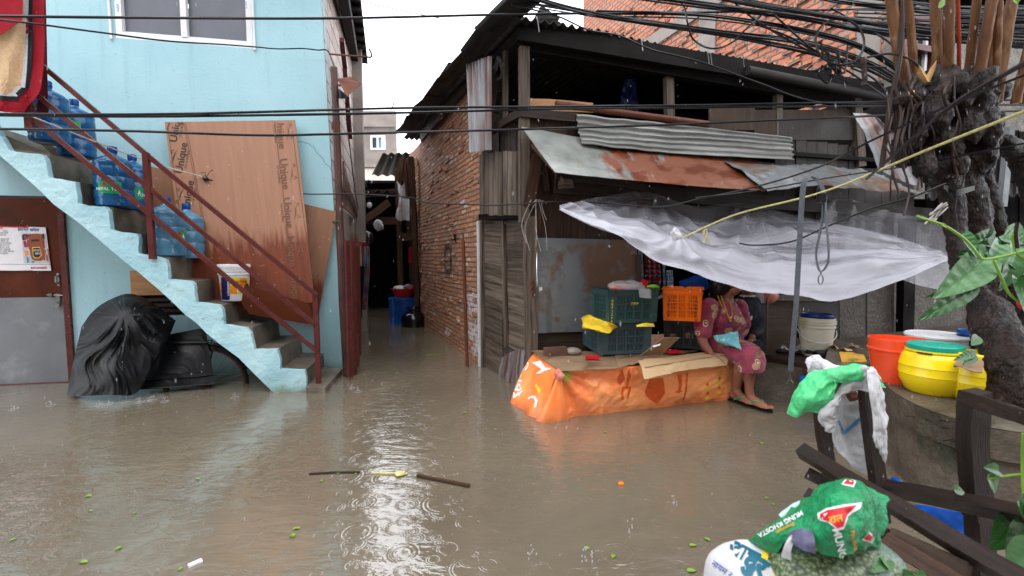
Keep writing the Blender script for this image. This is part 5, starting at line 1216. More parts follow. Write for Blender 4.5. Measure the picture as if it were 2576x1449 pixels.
def sheeting():
    g = 'clear plastic sheets stretched over the shop front'
    e = lambda x, y, o: FP.px(x, y, o)
    # main sheet: gathered at the left knot, the tree tip and several hooks
    n_ = [  # rows from back edge to front edge
        [e(1407, 514, .62), e(1520, 497, .40), e(1630, 486, .18), e(1750, 520, .16), e(1850, 507, .16), e(1960, 530, .18), e(2080, 553, .3), e(2240, 592, .62), e(2388, 640, 1.0)],
        [e(1409, 518, .66), e(1530, 535, .62), e(1660, 555, .55), e(1780, 580, .55), e(1890, 580, .55), e(2000, 585, .6), e(2130, 600, .72), e(2260, 618, .86), e(2389, 642, 1.0)],
        [e(1410, 522, .70), e(1540, 570, .92), e(1680, 612, 1.0), e(1790, 640, 1.0), e(1910, 660, 1.0), e(2030, 668, 1.0), e(2160, 660, 1.0), e(2290, 650, 1.0), e(2390, 645, 1.02)],
        [e(1411, 525, .72), e(1530, 588, .98), e(1640, 650, 1.08), e(1760, 702, 1.12), e(1900, 733, 1.16), e(2010, 746, 1.2), e(2105, 753, 1.2), e(2250, 712, 1.1), e(2391, 650, 1.04)]]
    P = patch(n_); hooks = [(0, 0), (.0, .25), (.0, .53), (.55, .27), (.6, 1.0), (0, .99)]
    def Q(u, v):
        p = P(u, v); n = FP.n * .6 + UPV * .8; d = 0; ww = u + .05 * noise.noise(V((v * 3, u * 2, 5))) + .12 * (v - .5) ** 2; tp = min(1, (1 - v) * 4) * min(1, v * 6); d = (.028 * (abs(sin(ww * 7.5)) - .5) + .012 * sin(ww * 31 + 2 * sin(v * 5))) * tp
        for hu, hv in hooks:
            du, dv = (u - hu) * 1.1, (v - hv) * 3.2; r = sqrt(du * du + dv * dv); a = atan2(du, dv)
            d += (.026 if hu == 0 else .012) * (1 - 2 * abs(sin(a * 5.5 + hv * 9 + noise.noise(V((a * 2, r, hv)))))) * math.exp(-r * .9) * min(r * 4, 1)
        d += .004 * noise.noise(V((u * 9 + v * 14, v * 40 - u * 10, 0)))
        return p + n * d
    MB().surf(Q, 90, 260).build('plastic_sheet', 'clear_sheeting', smooth=80, label='large sagging clear plastic sheet tied between the awning and the tree', cat='plastic sheet', group=g)
    P2 = patch([[e(2085, 505, .15), e(2130, 500, .1), e(2200, 520, .1), e(2300, 545, .2), e(2420, 582, .3)], [e(2060, 560, .2), e(2150, 590, .25), e(2230, 600, .3), e(2320, 620, .4), e(2420, 640, .4)], [e(2080, 640, .4), e(2170, 650, .5), e(2260, 700, .6), e(2330, 722, .6), e(2430, 742, .6)]])
    MB().surf(lambda u, v: P2(u, v) + FP.n * .02 * sin(v * 26 + u * 5) * (1 - u * .5) + FP.n * .004 * noise.noise(V((u * 20, v * 20, 0))), 40, 80).build('plastic_sheet', 'dim_sheeting', smooth=80, label='smaller clear plastic sheet hanging behind the first, left of the tree trunk', cat='plastic sheet', group=g)
    P3 = patch([[atY(2520, 600, 4.6), atY(2640, 610, 4.6)], [atY(2520, 740, 4.4), atY(2640, 720, 4.4)]])
    MB().surf(lambda u, v: P3(u, v) + FP.n * .03 * sin(u * 30), 30, 12).build('plastic_sheet', 'clear_sheeting', smooth=80, label='piece of clear plastic sheet showing right of the tree trunk', cat='plastic sheet', group=g)
    k = e(1712, 600, 1.1); t = MB(); t.blob(k + V((-.03, 0, .03)), (.035, .03, .04), 20, nz=.6, nf=30)
    t.build('sheet_knot', 'white_sack', label='white knotted corner of the plastic sheet tied with yellow rope', cat='knot')
    cable([k, atY(1850, 540, 3.2), atY(2070, 483, 2.6), atY(2350, 370, 2.0), atY(2700, 232, 1.45)], .006, 'taut pale yellow rope running from the plastic sheet up to the right', mat='rope_yellow', name='rope', cat='rope')
    m = MB()
    for i in range(6): a = atY(1776, 576, 3.38) + V((random.uniform(-.01, .01), 0, 0)); m.tube(spline([a, a + V((random.uniform(-.03, .02), 0, -.03)), a + V((random.uniform(-.04, .03), 0, -.1))], 5), .003, 4)
    m.build('rope_tassel', 'rope_yellow', label='frayed tassel of yellow rope hanging on the taut rope', cat='rope')
    m = MB()
    for i in range(6): a = e(1330 + i * 9, 512, .15); b_ = a + V((random.uniform(-.06, .04), -.02, random.uniform(-.45, -.1))); m.tube(spline([a, a + V((random.uniform(-.05, .05), -.02, .02)), a.lerp(b_, .5) + V((random.uniform(-.05, .05), 0, 0)), b_], 12), .0022, 4)
    m.build('loose_string', 'rope_white', label='loose white strings hanging from the knot at the shack corner', cat='string')
sheeting()
# ============================================================ BENCH, CRATES, PEOPLE
BZ = .36
def bench():
    A = atZ(1408, 934, BZ); Bq = V((1.86, 3.80, BZ)); C = FP.px(1345, 882, .03); C.z = BZ; D = V((2.0, 4.35, BZ))
    b = T('market_bench', 'low masonry bench under the orange banner beside the shack corner post', 'bench', V((1.0, 3.9, 0)))
    q = [A + V((.03, .05, -.02)), Bq + V((0, .06, -.02)), D + V((0, 0, -.02)), C + V((.03, 0, -.02))]
    MB().prism(q, (0, 0, -.8)).build('bench_body', 'dark_concrete', b, smooth=0)
    # banner: front face and street-side end, gathered at the corner
    t = T('orange_banner', 'orange printed banner draped over the market bench with white lettering at its end', 'banner', V((.9, 3.6, 0)))
    def low(x, y, z=-.04): p = atZ(x, y, 0); return V((p.x, p.y, z)) + V((0, -.01, 0))
    top = [A + V((-.01, -.01, .015)), atZ(1500, 925, BZ + .01), atZ(1600, 921, BZ + .01), atZ(1720, 915, BZ), atZ(1850, 905, BZ - .02)]
    bot = [low(1424, 1052), low(1520, 1040), low(1620, 1029), low(1730, 1014), low(1862, 1004)]
    midr = [a.lerp(c, .5) + V((0, .03 * (-1) ** k, 0)) for k, (a, c) in enumerate(zip(top, bot))]
    P = patch([top, midr, bot])
    def Q(u, v):
        p = P(u, v); n = V((.26, -.96, .1)); r = sqrt((v * 2.2) ** 2 + u * u)
        d = .02 * sin(atan2(u + .02, v * 2.2 + .02) * 13) * min(1, r * 2) * math.exp(-r * .8) + .014 * noise.noise(V((v * 9, u * 3, 1))) - .016 * abs(noise.noise(V((v * 14 + u * 3, u * 5, 8)))) - .008 * abs(noise.noise(V((v * 34, u * 13 + v * 9, 3))))
        return p + n * d
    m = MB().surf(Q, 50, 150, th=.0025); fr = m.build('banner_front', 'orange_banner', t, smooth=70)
    e1 = [C + V((.0, .02, .02)), C.lerp(A, .5) + V((-.01, 0, .015)), A + V((-.015, -.01, .015))]
    e2 = [low(1281, 1014), low(1322, 1042), low(1366, 1060)]
    P2 = patch([e1, [a.lerp(c, .5) + V((-.02, 0, .0)) for a, c in zip(e1, e2)], e2])
    m = MB().surf(lambda u, v: P2(u, v) + V((-.9, -.4, .1)) * (.016 * sin(v * 11 + 1) * u + .008 * noise.noise(V((v * 8, u * 6, 4)))), 30, 40, th=.0025); en = m.build('banner_end', 'orange_banner', t, smooth=70)
    # bunched cone at the corner
    c0 = A + V((-.01, -.03, -.04)); fan = [low(1340, 1056), low(1385, 1060), low(1436, 1052)]
    P3 = patch([[c0 + V((-.02, 0, 0)), c0 + V((0, -.03, 0)), c0 + V((.02, 0, 0))], [c0.lerp(f, .5) + V((0, -.015, 0)) for f in fan], fan])
    m = MB().surf(lambda u, v: P3(u, v) + V((-.3, -.95, 0)) * (.03 * sin(v * pi) * u + .008 * sin(v * 9)), 24, 24, th=.0025); cn = m.build('banner_corner', 'orange_banner', t, smooth=70)
    MB().blob(c0 + V((.0, -.03, .03)), (.035, .03, .04), 20, nz=.5, nf=25).build('banner_knot', 'pink_bag', t)
    tr = bvh(fr); tr2 = bvh(en); st = lambda n, bm, mt, x, y, sz=1, r=0, o=fr, tr=tr, **k: stamp(n, bm, mt, o, x, y, sz, r, tree=tr, maxlen=k.pop('maxlen', 5), **k)
    for q in ([(1553, 958), (1560, 935), (1566, 928), (1570, 945), (1572, 952), (1561, 969), (1557, 966)], [(1579, 935), (1584, 928), (1587, 945), (1582, 965), (1577, 980), (1573, 975), (1577, 958)]):
        st('print_leaf', polypx(q, 1565, 950), 'ink_rust', 1565, 950)
    for q in ([(1566, 975), (1570, 975), (1568, 990), (1569, 1006), (1564, 1006), (1562, 990)], [(1583, 975), (1587, 978), (1582, 1000), (1576, 1006), (1578, 995)], [(1566, 974), (1587, 972), (1587, 976), (1566, 978)]):
        st('print_stool', polypx(q, 1575, 990), 'ink_rust', 1575, 990)
    st('print_urn', polypx([(1634, 955), (1668, 950), (1672, 975), (1672, 990), (1664, 1003), (1655, 1016), (1648, 1013), (1636, 1006), (1625, 996), (1622, 985), (1628, 970)], 1648, 985), 'ink_rust', 1648, 985)
    st('print_lamp', polypx([(1704, 944), (1715, 942), (1716, 970), (1712, 981), (1718, 984), (1708, 989), (1696, 987), (1706, 981), (1708, 965)], 1708, 965), 'ink_rust', 1708, 965)
    st('print_stick', polypx([(1727, 938), (1731, 938), (1728, 985), (1720, 1010), (1716, 1012), (1723, 985)], 1725, 970), 'ink_rust', 1725, 970)
    for x, y in ((1780, 979), (1779, 1001), (1811, 940), (1810, 963), (1809, 986)): st('print_coin', disc(.5, 16), 'ink_yellow', x, y, 10)
    for x, y in ((1780, 967), (1781, 990), (1810, 952), (1809, 975)): st('print_coin_shadow', disc(.5, 14), 'ink_rust', x, y, 7)
    st('print_grass', pol([(0, 0)] + [p for k in range(13) for p in ((.9 * cos(radians(-100 + k * 6.5)) * (.8 + .2 * (k % 2)), .9 * sin(radians(-100 + k * 6.5)) * (.8 + .3 * (k % 2))), (.42 * cos(radians(-97 + k * 6.5)), .42 * sin(radians(-97 + k * 6.5))))]), 'ink_lime', 1408, 938, 44, 35, off=.03)
    st('print_word', txt('र्हा-सुट', .02), 'ink_white', 1306, 945, 29, 77, o=en, tr=tr2, off=.004, asp=1.5, maxlen=.3)
    st('print_letter', polypx([(1352, 917), (1374, 912), (1386, 930), (1400, 930), (1400, 934), (1384, 938), (1370, 945), (1362, 945), (1376, 934)], 1376, 930), 'ink_white', 1362, 925, 1, o=en, tr=tr2, off=.004)
    st('print_tag', polypx([(1345, 972), (1350, 969), (1360, 983), (1356, 992)], 1352, 980), 'ink_yellow', 1352, 978, 1, o=en, tr=tr2, off=.004)
    st('print_curl', pol([(.0, .5), (.3, .45), (.5, .1), (.35, -.5), (.15, -.5), (.28, .0), (.15, .25), (-.1, .3), (-.35, .1), (-.3, .35)]), 'ink_white', 1338, 1010, 30, 0, o=en, tr=tr2, off=.004)
    # cardboard on the bench top
    g = 'flattened cardboard on the market bench'
    def card(px, z, mt, label, n_='cardboard_sheet', th=.005, droop=0):
        c = [atZ(x, y, z + dz) for x, y, dz in px]; P = patch([[c[0], c[0].lerp(c[1], .5), c[1]], [c[0].lerp(c[3], .5), (c[0] + c[1] + c[2] + c[3]) / 4 + V((0, 0, droop)), c[1].lerp(c[2], .5)], [c[3], c[3].lerp(c[2], .5), c[2]]])
        MB().surf(lambda u, v: P(u, v) + V((0, 0, .006 * noise.noise(V((u * 5, v * 7, z * 50))))) + V((.01 * noise.noise(V((v * 9, 3, u * 2))), .012 * noise.noise(V((v * 11, 1, u))), 0)) * (1 if u in (0, 1) else 0), 16, 30, th=th).build(n_, mt, smooth=40, label=label, cat='cardboard', group=g)
    card([(1333, 880, 0), (1560, 885, 0), (1555, 926, 0), (1408, 933, 0)], BZ + .018, 'cardboard', 'brown cardboard at the left end of the bench, under brick and stone')
    card([(1545, 888, 0), (1760, 880, 0), (1640, 905, 0), (1555, 924, 0)], BZ + .026, 'cardboard', 'brown cardboard under the lower grey crate')
    card([(1618, 903, .0), (1860, 876, .0), (1850, 888, -.0), (1622, 922, -.0)], BZ + .034, 'pale_cardboard', 'pale cardboard flap on the right of the bench where the woman sits', droop=.0)
    c = [atZ(1606, 907, BZ + .045), atZ(1850, 884, BZ + .03), V((1.72, 3.60, BZ - .03)), atZ(1622, 954, BZ - .03)]
    P = patch([[c[0], c[0].lerp(c[1], .5), c[1]], [c[0].lerp(c[3], .55) + V((0, 0, .02)), (c[0] + c[1] + c[2] + c[3]) / 4 + V((0, 0, .025)), c[1].lerp(c[2], .5) + V((0, 0, .02))], [c[3], c[3].lerp(c[2], .5) + V((0, .03, .005)), c[2]]])
    MB().surf(lambda u, v: P(u, v) + V((.008 * noise.noise(V((v * 19, 3, u * 2))), .02 * noise.noise(V((v * 9, 1, u))), 0)) * u, 18, 40, th=.007).build('cardboard_sheet', 'pale_cardboard', smooth=40, label='pale damp cardboard folded down over the bench front edge', cat='cardboard', group=g)
    MB().prism([atZ(1612, 895, BZ + .05), atZ(1668, 850, BZ + .22), atZ(1710, 850, BZ + .2), atZ(1664, 893, BZ + .05)], (0, .004, .004)).build('cardboard_sheet', 'cardboard', smooth=0, label='stiff brown cardboard leaning between the lower grey crate and the black crate', cat='cardboard', group=g)
    MB().box(atZ(1396, 883, BZ + .05), (.19, .09, .06), Matrix.Rotation(.15, 3, 'Z'), j=.006).build('brick', 'brick_block', smooth=0, label='dark red brick lying on the cardboard at the left of the bench', cat='brick')
    MB().blob(atZ(1440, 884, BZ + .045), (.075, .05, .034), 28, nz=.08, nf=8).build('stone', 'stone', label='smooth pale oval stone on the bench beside the brick', cat='stone')
    MB().box(atZ(1490, 899, BZ + .04), (.11, .05, .022), Matrix.Rotation(-.12, 3, 'Z')).build('small_red_box', 'ink_red', smooth=0, label='small red carton on the cardboard before the lower crate', cat='box')
    MB().box(atZ(1692, 884, BZ + .05), (.13, .10, .012), Matrix.Rotation(.3, 3, 'Z')).build('red_booklet', 'ink_red', smooth=0, label='red printed booklet lying at the foot of the black crate', cat='booklet')
    MB().surf(rumple(patch([[atZ(1642, 870, BZ + .15), atZ(1662, 864, BZ + .17)], [atZ(1643, 874, BZ + .14), atZ(1660, 869, BZ + .155)]]), .004, 40), 6, 8, th=.001).build('paper_scrap', 'paper_white', label='torn white paper scrap on the leaning cardboard', cat='paper')
bench()
def crate(name, p0, p1, p2, h, mt, label, text=None, tmat='ink_yellow', n1=4, n2=2):
    """slatted plastic crate: p0 near corner, p1 right corner, p2 rear-left corner"""
    p0, p1, p2 = V(p0), V(p1), V(p2); p1.z = p2.z = p0.z; a = p1 - p0; b = p2 - p0; L, W = a.length, b.length; a.normalize(); b.normalize()
    t = T(name, label, 'crate', (p0 + p1) / 2, 'plastic vegetable crates on the bench'); o = p0
    m = MB(); th = .012; flare = .012
    def wall(org, d, nrm, Lw, nb):
        tp = lambda x, z, f=0: org + d * x + UPV * z + nrm * (f + flare * z / h)
        def bar(x0, z0, x1, z1, dep=th, f=0):
            v = [tp(x0, z0, f), tp(x1, z0, f), tp(x1, z1, f), tp(x0, z1, f)]; e = -nrm * dep
            m.add(v + [q + e for q in v], [(0, 1, 2, 3), (7, 6, 5, 4), (0, 4, 5, 1), (1, 5, 6, 2), (2, 6, 7, 3), (3, 7, 4, 0)])
        c = .15 * Lw if Lw > .3 else .12 * Lw
        bar(0, 0, c, h); bar(Lw - c, 0, Lw, h); bar(c, 0, Lw - c, .03); bar(c, h * .80, Lw - c, h * .985)
        bar(-.01, h * .985, Lw + .01, h, .02, .01); bar(0, h * .84, Lw, h * .855, .012, .007)
        for k in (1, 2): z = .03 + (h * .8 - .03) * k / 3; bar(c, z - .004, Lw - c, z + .004, th, .004)
        for k in range(1, nb): x = c + (Lw - 2 * c) * k / nb; bar(x - .008, .03, x + .008, h * .8, th, .001)
        ns = int((Lw - 2 * c) / .0125)
        for k in range(ns): x = c + (k + .5) * (Lw - 2 * c) / ns; bar(x - .0035, .03, x + .0035, h * .8, .006, -.002)
        return tp
    nf = -b; ns_ = -a
    tf = wall(p0, a, nf, L, n1); ts = wall(p0, b, ns_, W, n2); wall(p0 + b * W, a, b, L, 2); wall(p0 + a * L, b, a, W, 2)
    m.prism([p0 + UPV * .004, p0 + a * L + UPV * .004, p0 + a * L + b * W + UPV * .004, p0 + b * W + UPV * .004], UPV * .01)
    body = m.build('crate_body', mt, t, smooth=0)
    if text:
        for s_, x, z, sz, vert in text:
            n = len(s_)
            for i, ch in enumerate(s_ if vert else [s_]):
                f = lambda u, v, i=i: tf(x * L + (u * sz), z * h - (i * sz * 1.05 if vert else 0) + v * sz, .004)
                if ch != ' ': on_surface(txt(ch, .02), f).build('crate_text', tmat, body, smooth=0)
    return t
def crates():
    z = BZ + .035
    p0, p1, p2 = atZ(1510, 893, z), atZ(1636, 888, z), atZ(1466, 866, z)
    crate('vegetable_crate', p0, p1, p2, .255, 'crate_grey', 'blue grey plastic crate, lower of the left stack, yellow sack under the one above')
    z2 = z + .275
    crate('vegetable_crate', atZ(1532, 814, z2), atZ(1652, 810, z2), atZ(1490, 801, z2), .265, 'crate_green', 'dark green plastic crate on top of the left stack, clear bag inside', [('DKP12984', -.0 + .05, .68, .026, True), ('2984', .5, .58, .03, False)])
    crate('vegetable_crate', atZ(1672, 873, z), atZ(1768, 880, z), atZ(1670, 855, z), .27, 'crate_black', 'black plastic crate with a white tag, under the orange crate')
    crate('vegetable_crate', atZ(1669, 806, z2), atZ(1762, 809, z2), atZ(1675, 795, z2), .265, 'crate_orange', 'bright orange plastic crate beside the seated woman', [('SHAMBHU', .88, .72, .028, True), ('SHRIKR', .13, .72, .028, True)], 'ink_dark', n1=3)
    # contents and coverings
    q = lambda x, y, zz: atZ(x, y, zz)
    P = patch([[q(1462, 800, z2 - .01), q(1480, 792, z2 + .05), q(1490, 800, z2)], [q(1466, 812, z2 - .005), q(1500, 806, z2 + .01), q(1535, 812, z2 + .01)], [q(1464, 825, z2 - .05), q(1500, 826, z2 - .03), q(1553, 822, z2 - .03)], [q(1470, 818, z2 - .06), q(1525, 838, z2 - .06), q(1545, 826, z2 - .05)]])
    MB().surf(rumple(P, .01, 14), 24, 24, th=.003).build('yellow_sack', 'ink_yellow', label='yellow sack end hanging out between the two left crates', cat='sack')
    P = patch([[q(1600, 818, z2), q(1625, 812, z2 + .02), q(1645, 815, z2)], [q(1602, 822, z2 - .01), q(1630, 822, z2 - .01), q(1648, 822, z2 - .02)]])
    MB().surf(rumple(P, .01, 18), 10, 12, th=.003).build('yellow_sack', 'ink_yellow', label='small yellow sack corner poking out at the right above the lower left crate', cat='sack')
    top = z2 + .265; c = (atZ(1532, 814, z2) + atZ(1652, 810, z2)) / 2 + V((0, .15, .25))
    MB().blob(c + V((0, 0, .03)), (.16, .12, .055), 32, nz=.35, nf=9).build('plastic_bag', 'clear_bag', label='clear plastic bag bulging from the top green crate', cat='bag')
    MB().blob(c + V((-.06, -.02, .02)), (.1, .08, .04), 28, nz=.3, nf=12).build('pink_packet', 'pink_bag', label='pink packet inside the clear bag on the green crate', cat='packet')
    P = patch([[c + V((.02, -.12, .03)), c + V((.12, -.12, .02))], [c + V((.02, -.2, .03)), c + V((.12, -.2, .01))], [c + V((.03, -.215, -.04)), c + V((.12, -.215, -.05))]]); MB().surf(rumple(P, .01, 20), 14, 12).build('bag_flap', 'clear_bag', label='flap of clear plastic hanging over the rim of the green crate', cat='plastic flap')
    MB().blob(c + V((.19, -.03, .03)), (.05, .04, .02), 20, nz=.3, nf=20).build('chip_packet', 'ink_lime', label='green and white packet at the right corner of the green crate', cat='packet')
    MB().box(c + V((.13, .02, .055)), (.05, .04, .06), Matrix.Rotation(.5, 3, 'Y')).build('red_packet', 'ink_red', label='small red carton standing above the green crate', cat='packet', smooth=0)
    # hanging goods in the dark doorway
    def sachets(x0, x1, y0, y1, off, mt, lab, name='sachet_strip'):
        P = patch([[FP.px(x0, y0, off), FP.px(x1, y0, off)], [FP.px(x0 + 3, y1, off), FP.px(x1 + 3, y1, off)]])
        MB().surf(lambda u, v: P(u, v) + FP.n * (.012 * abs(sin(u * 6 * pi)) * abs(sin(v * 3 * pi))), 48, 30, th=.004).build(name, mt, label=lab, cat='packets', group='goods hanging in the shop doorway')
    sachets(1622, 1660, 640, 716, -.1, 'red_sachet', 'sheet of dark red sachets hanging in the doorway left of the crates')
    sachets(1640, 1658, 700, 740, -.06, 'red_sachet', 'shorter strip of dark red sachets hanging below the first')
    sachets(1666, 1672, 650, 735, -.15, 'packet_mix', 'narrow blue strip of packets hanging in the doorway')
    sachets(1676, 1692, 680, 735, -.15, 'packet_mix', 'wide strip of blue, white and red packets hanging in the doorway')
    sachets(1605, 1616, 630, 700, -.1, 'packet_mix', 'pale strip of packets at the left edge of the doorway')
    sachets(1900, 1917, 735, 775, .25, 'aluminium_old', 'shiny grey packets hanging behind the man')
    P = patch([[FP.px(1655, 742, -.1), FP.px(1700, 726, -.15), FP.px(1745, 722, -.1)], [FP.px(1655, 752, -.05), FP.px(1700, 742, -.05), FP.px(1760, 735, -.05)]]); MB().surf(rumple(P, .03, 9), 14, 24).build('plastic_bundle', 'clear_bag', label='rolled clear plastic lying above the orange crate', cat='plastic bundle')
    b0 = atY(1795, 738, 3.98); t = T('blue_basket', 'small blue slotted plastic basket tilted above the orange crate', 'basket', atY(1755, 735, 4.0)); m = MB()
    R = Matrix.Rotation(-.35, 3, 'Y') @ Matrix.Rotation(.2, 3, 'X'); c = atY(1752, 720, 4.0)
    for k in range(9): m.box(c + R @ V((-.10 + .025 * k, 0, 0)), (.009, .012, .12), R)
    for k in range(5): m.box(c + R @ V((0, .002, -.055 + .027 * k)), (.215, .012, .008 if k < 4 else .022), R)
    m.box(c + R @ V((0, .09, 0)), (.21, .01, .12), R); m.box(c + R @ V((0, .05, -.06)), (.2, .1, .01), R); m.box(c + R @ V((-.105, .045, 0)), (.008, .09, .12), R); m.box(c + R @ V((.105, .045, 0)), (.008, .09, .12), R); m.build('basket_body', 'blue_plastic', t, smooth=0)
    c = FP.px(1931, 738, .3); t = T('hanging_bag', 'orange red plastic bag hanging behind the man', 'bag', c)
    MB().blob(c, (.09, .08, .10), 28, nz=.25, nf=10).build('bag_body', 'pink_bag', t); MB().tube([c + V((0, 0, .08)), c + V((0, 0, .4))], .01, 6).build('bag_neck', 'pink_bag', t)
    c = FP.px(1908, 745, .28); MB().blob(c, (.06, .05, .12), 24, nz=.2, nf=10).build('hanging_bag', 'clear_bag', label='small clear plastic bag of goods hanging behind the man', cat='bag')
    m = MB(); p = atZ(1735, 882, z); 
    P = patch([[FP.px(1733, 815, .62), FP.px(1746, 817, .62)], [FP.px(1733, 878, .62), FP.px(1744, 880, .62)]])
crates()

# ------------------------------------------------------------ people
def limb(m, pts, rad, n=14):
    p = spline(pts, 14); r = [cr([V((x, 0, 0)) for x in rad], i / 14).x for i in range(15)]
    m.tube(p, r, n)
    for q, x in ((p[0], r[0]), (p[-1], r[-1])): m.blob(q, (x, x, x), 14)
def loft(m, rings, n=20, k=8):
    """rings: centre, half-axis a, half-axis b"""
    L = (len(rings) - 1) * k; C = [V(r[0]) for r in rings]; A = [V(r[1]) for r in rings]; B = [V(r[2]) for r in rings]; vs = []; fs = []
    for i in range(L + 1):
        c, a, b = cr(C, i / L), cr(A, i / L), cr(B, i / L)
        vs += [c + a * cos(2 * pi * j / n) + b * sin(2 * pi * j / n) for j in range(n)]
    for i in range(L):
        for j in range(n): fs.append((i * n + j, i * n + (j + 1) % n, (i + 1) * n + (j + 1) % n, (i + 1) * n + j))
    fs += [tuple(range(n))[::-1], tuple(L * n + j for j in range(n))]; m.add(vs, fs)
def hand(m, w_, d, up, side, curl=.5, s_=1.0):
    """palm, four bent fingers and a thumb leaving the side; d along the fingers, up = back of the hand, side = thumb side"""
    d, up, side = d.normalized(), up.normalized(), side.normalized(); k = s_
    loft(m, [(w_, side * .024 * k, up * .018 * k), (w_ + d * .04 * k, side * .036 * k, up * .014 * k), (w_ + d * .085 * k, side * .038 * k, up * .012 * k)], 14, 5)
    for i, (o, L) in enumerate(((.03, .072), (.010, .082), (-.011, .076), (-.031, .06))):
        p = w_ + d * .082 * k + side * o * k; pts = [p - d * .02 * k]; a = 0.1
        for q in range(3):
            a += curl * (.5 + .35 * q); pts.append(p); p = p + (d * cos(a) - up * sin(a)) * (L * k * (.42, .32, .26)[q])
        pts.append(p); limb(m, pts, [.0085 * k, .0088 * k, .0082 * k, .0078 * k, .0066 * k], 10)
    p = w_ + d * .025 * k + side * .026 * k
    limb(m, [p, p + (side * .8 + d * .6).normalized() * .032 * k - up * .006, p + (side * .45 + d * .9).normalized() * .062 * k - up * .016 * k], [.0125 * k, .0105 * k, .008 * k], 10)
def head(m, c, f, r, s_=1.0):
    """f faces forward, r = to the head's left"""
    f, r = f.normalized(), r.normalized(); u = f.cross(r) if f.cross(r).z > 0 else r.cross(f); M = Matrix((r, f, u)).transposed()
    m.blob(c + u * .03 * s_, (.073 * s_, .09 * s_, .095 * s_), 24, R=M); m.blob(c + f * .03 * s_ - u * .045 * s_, (.052 * s_, .058 * s_, .062 * s_), 20, R=M)
    m.blob(c + f * .096 * s_ - u * .005 * s_, (.012 * s_, .016 * s_, .026 * s_), 12, R=M); m.blob(c + f * .103 * s_ - u * .018 * s_, (.017 * s_, .013 * s_, .011 * s_), 12, R=M)
    m.blob(c + f * .084 * s_ - u * .05 * s_, (.022 * s_, .012 * s_, .006 * s_), 12, R=M); m.blob(c + f * .082 * s_ - u * .06 * s_, (.02 * s_, .012 * s_, .007 * s_), 12, R=M)
    for q in (-1, 1):
        m.blob(c + r * q * .075 * s_ - u * .005, (.008 * s_, .02 * s_, .03 * s_), 12, R=M); m.blob(c + f * .082 * s_ + r * q * .03 * s_ + u * .03 * s_, (.022 * s_, .01 * s_, .008 * s_), 12, R=M)
    return M, u
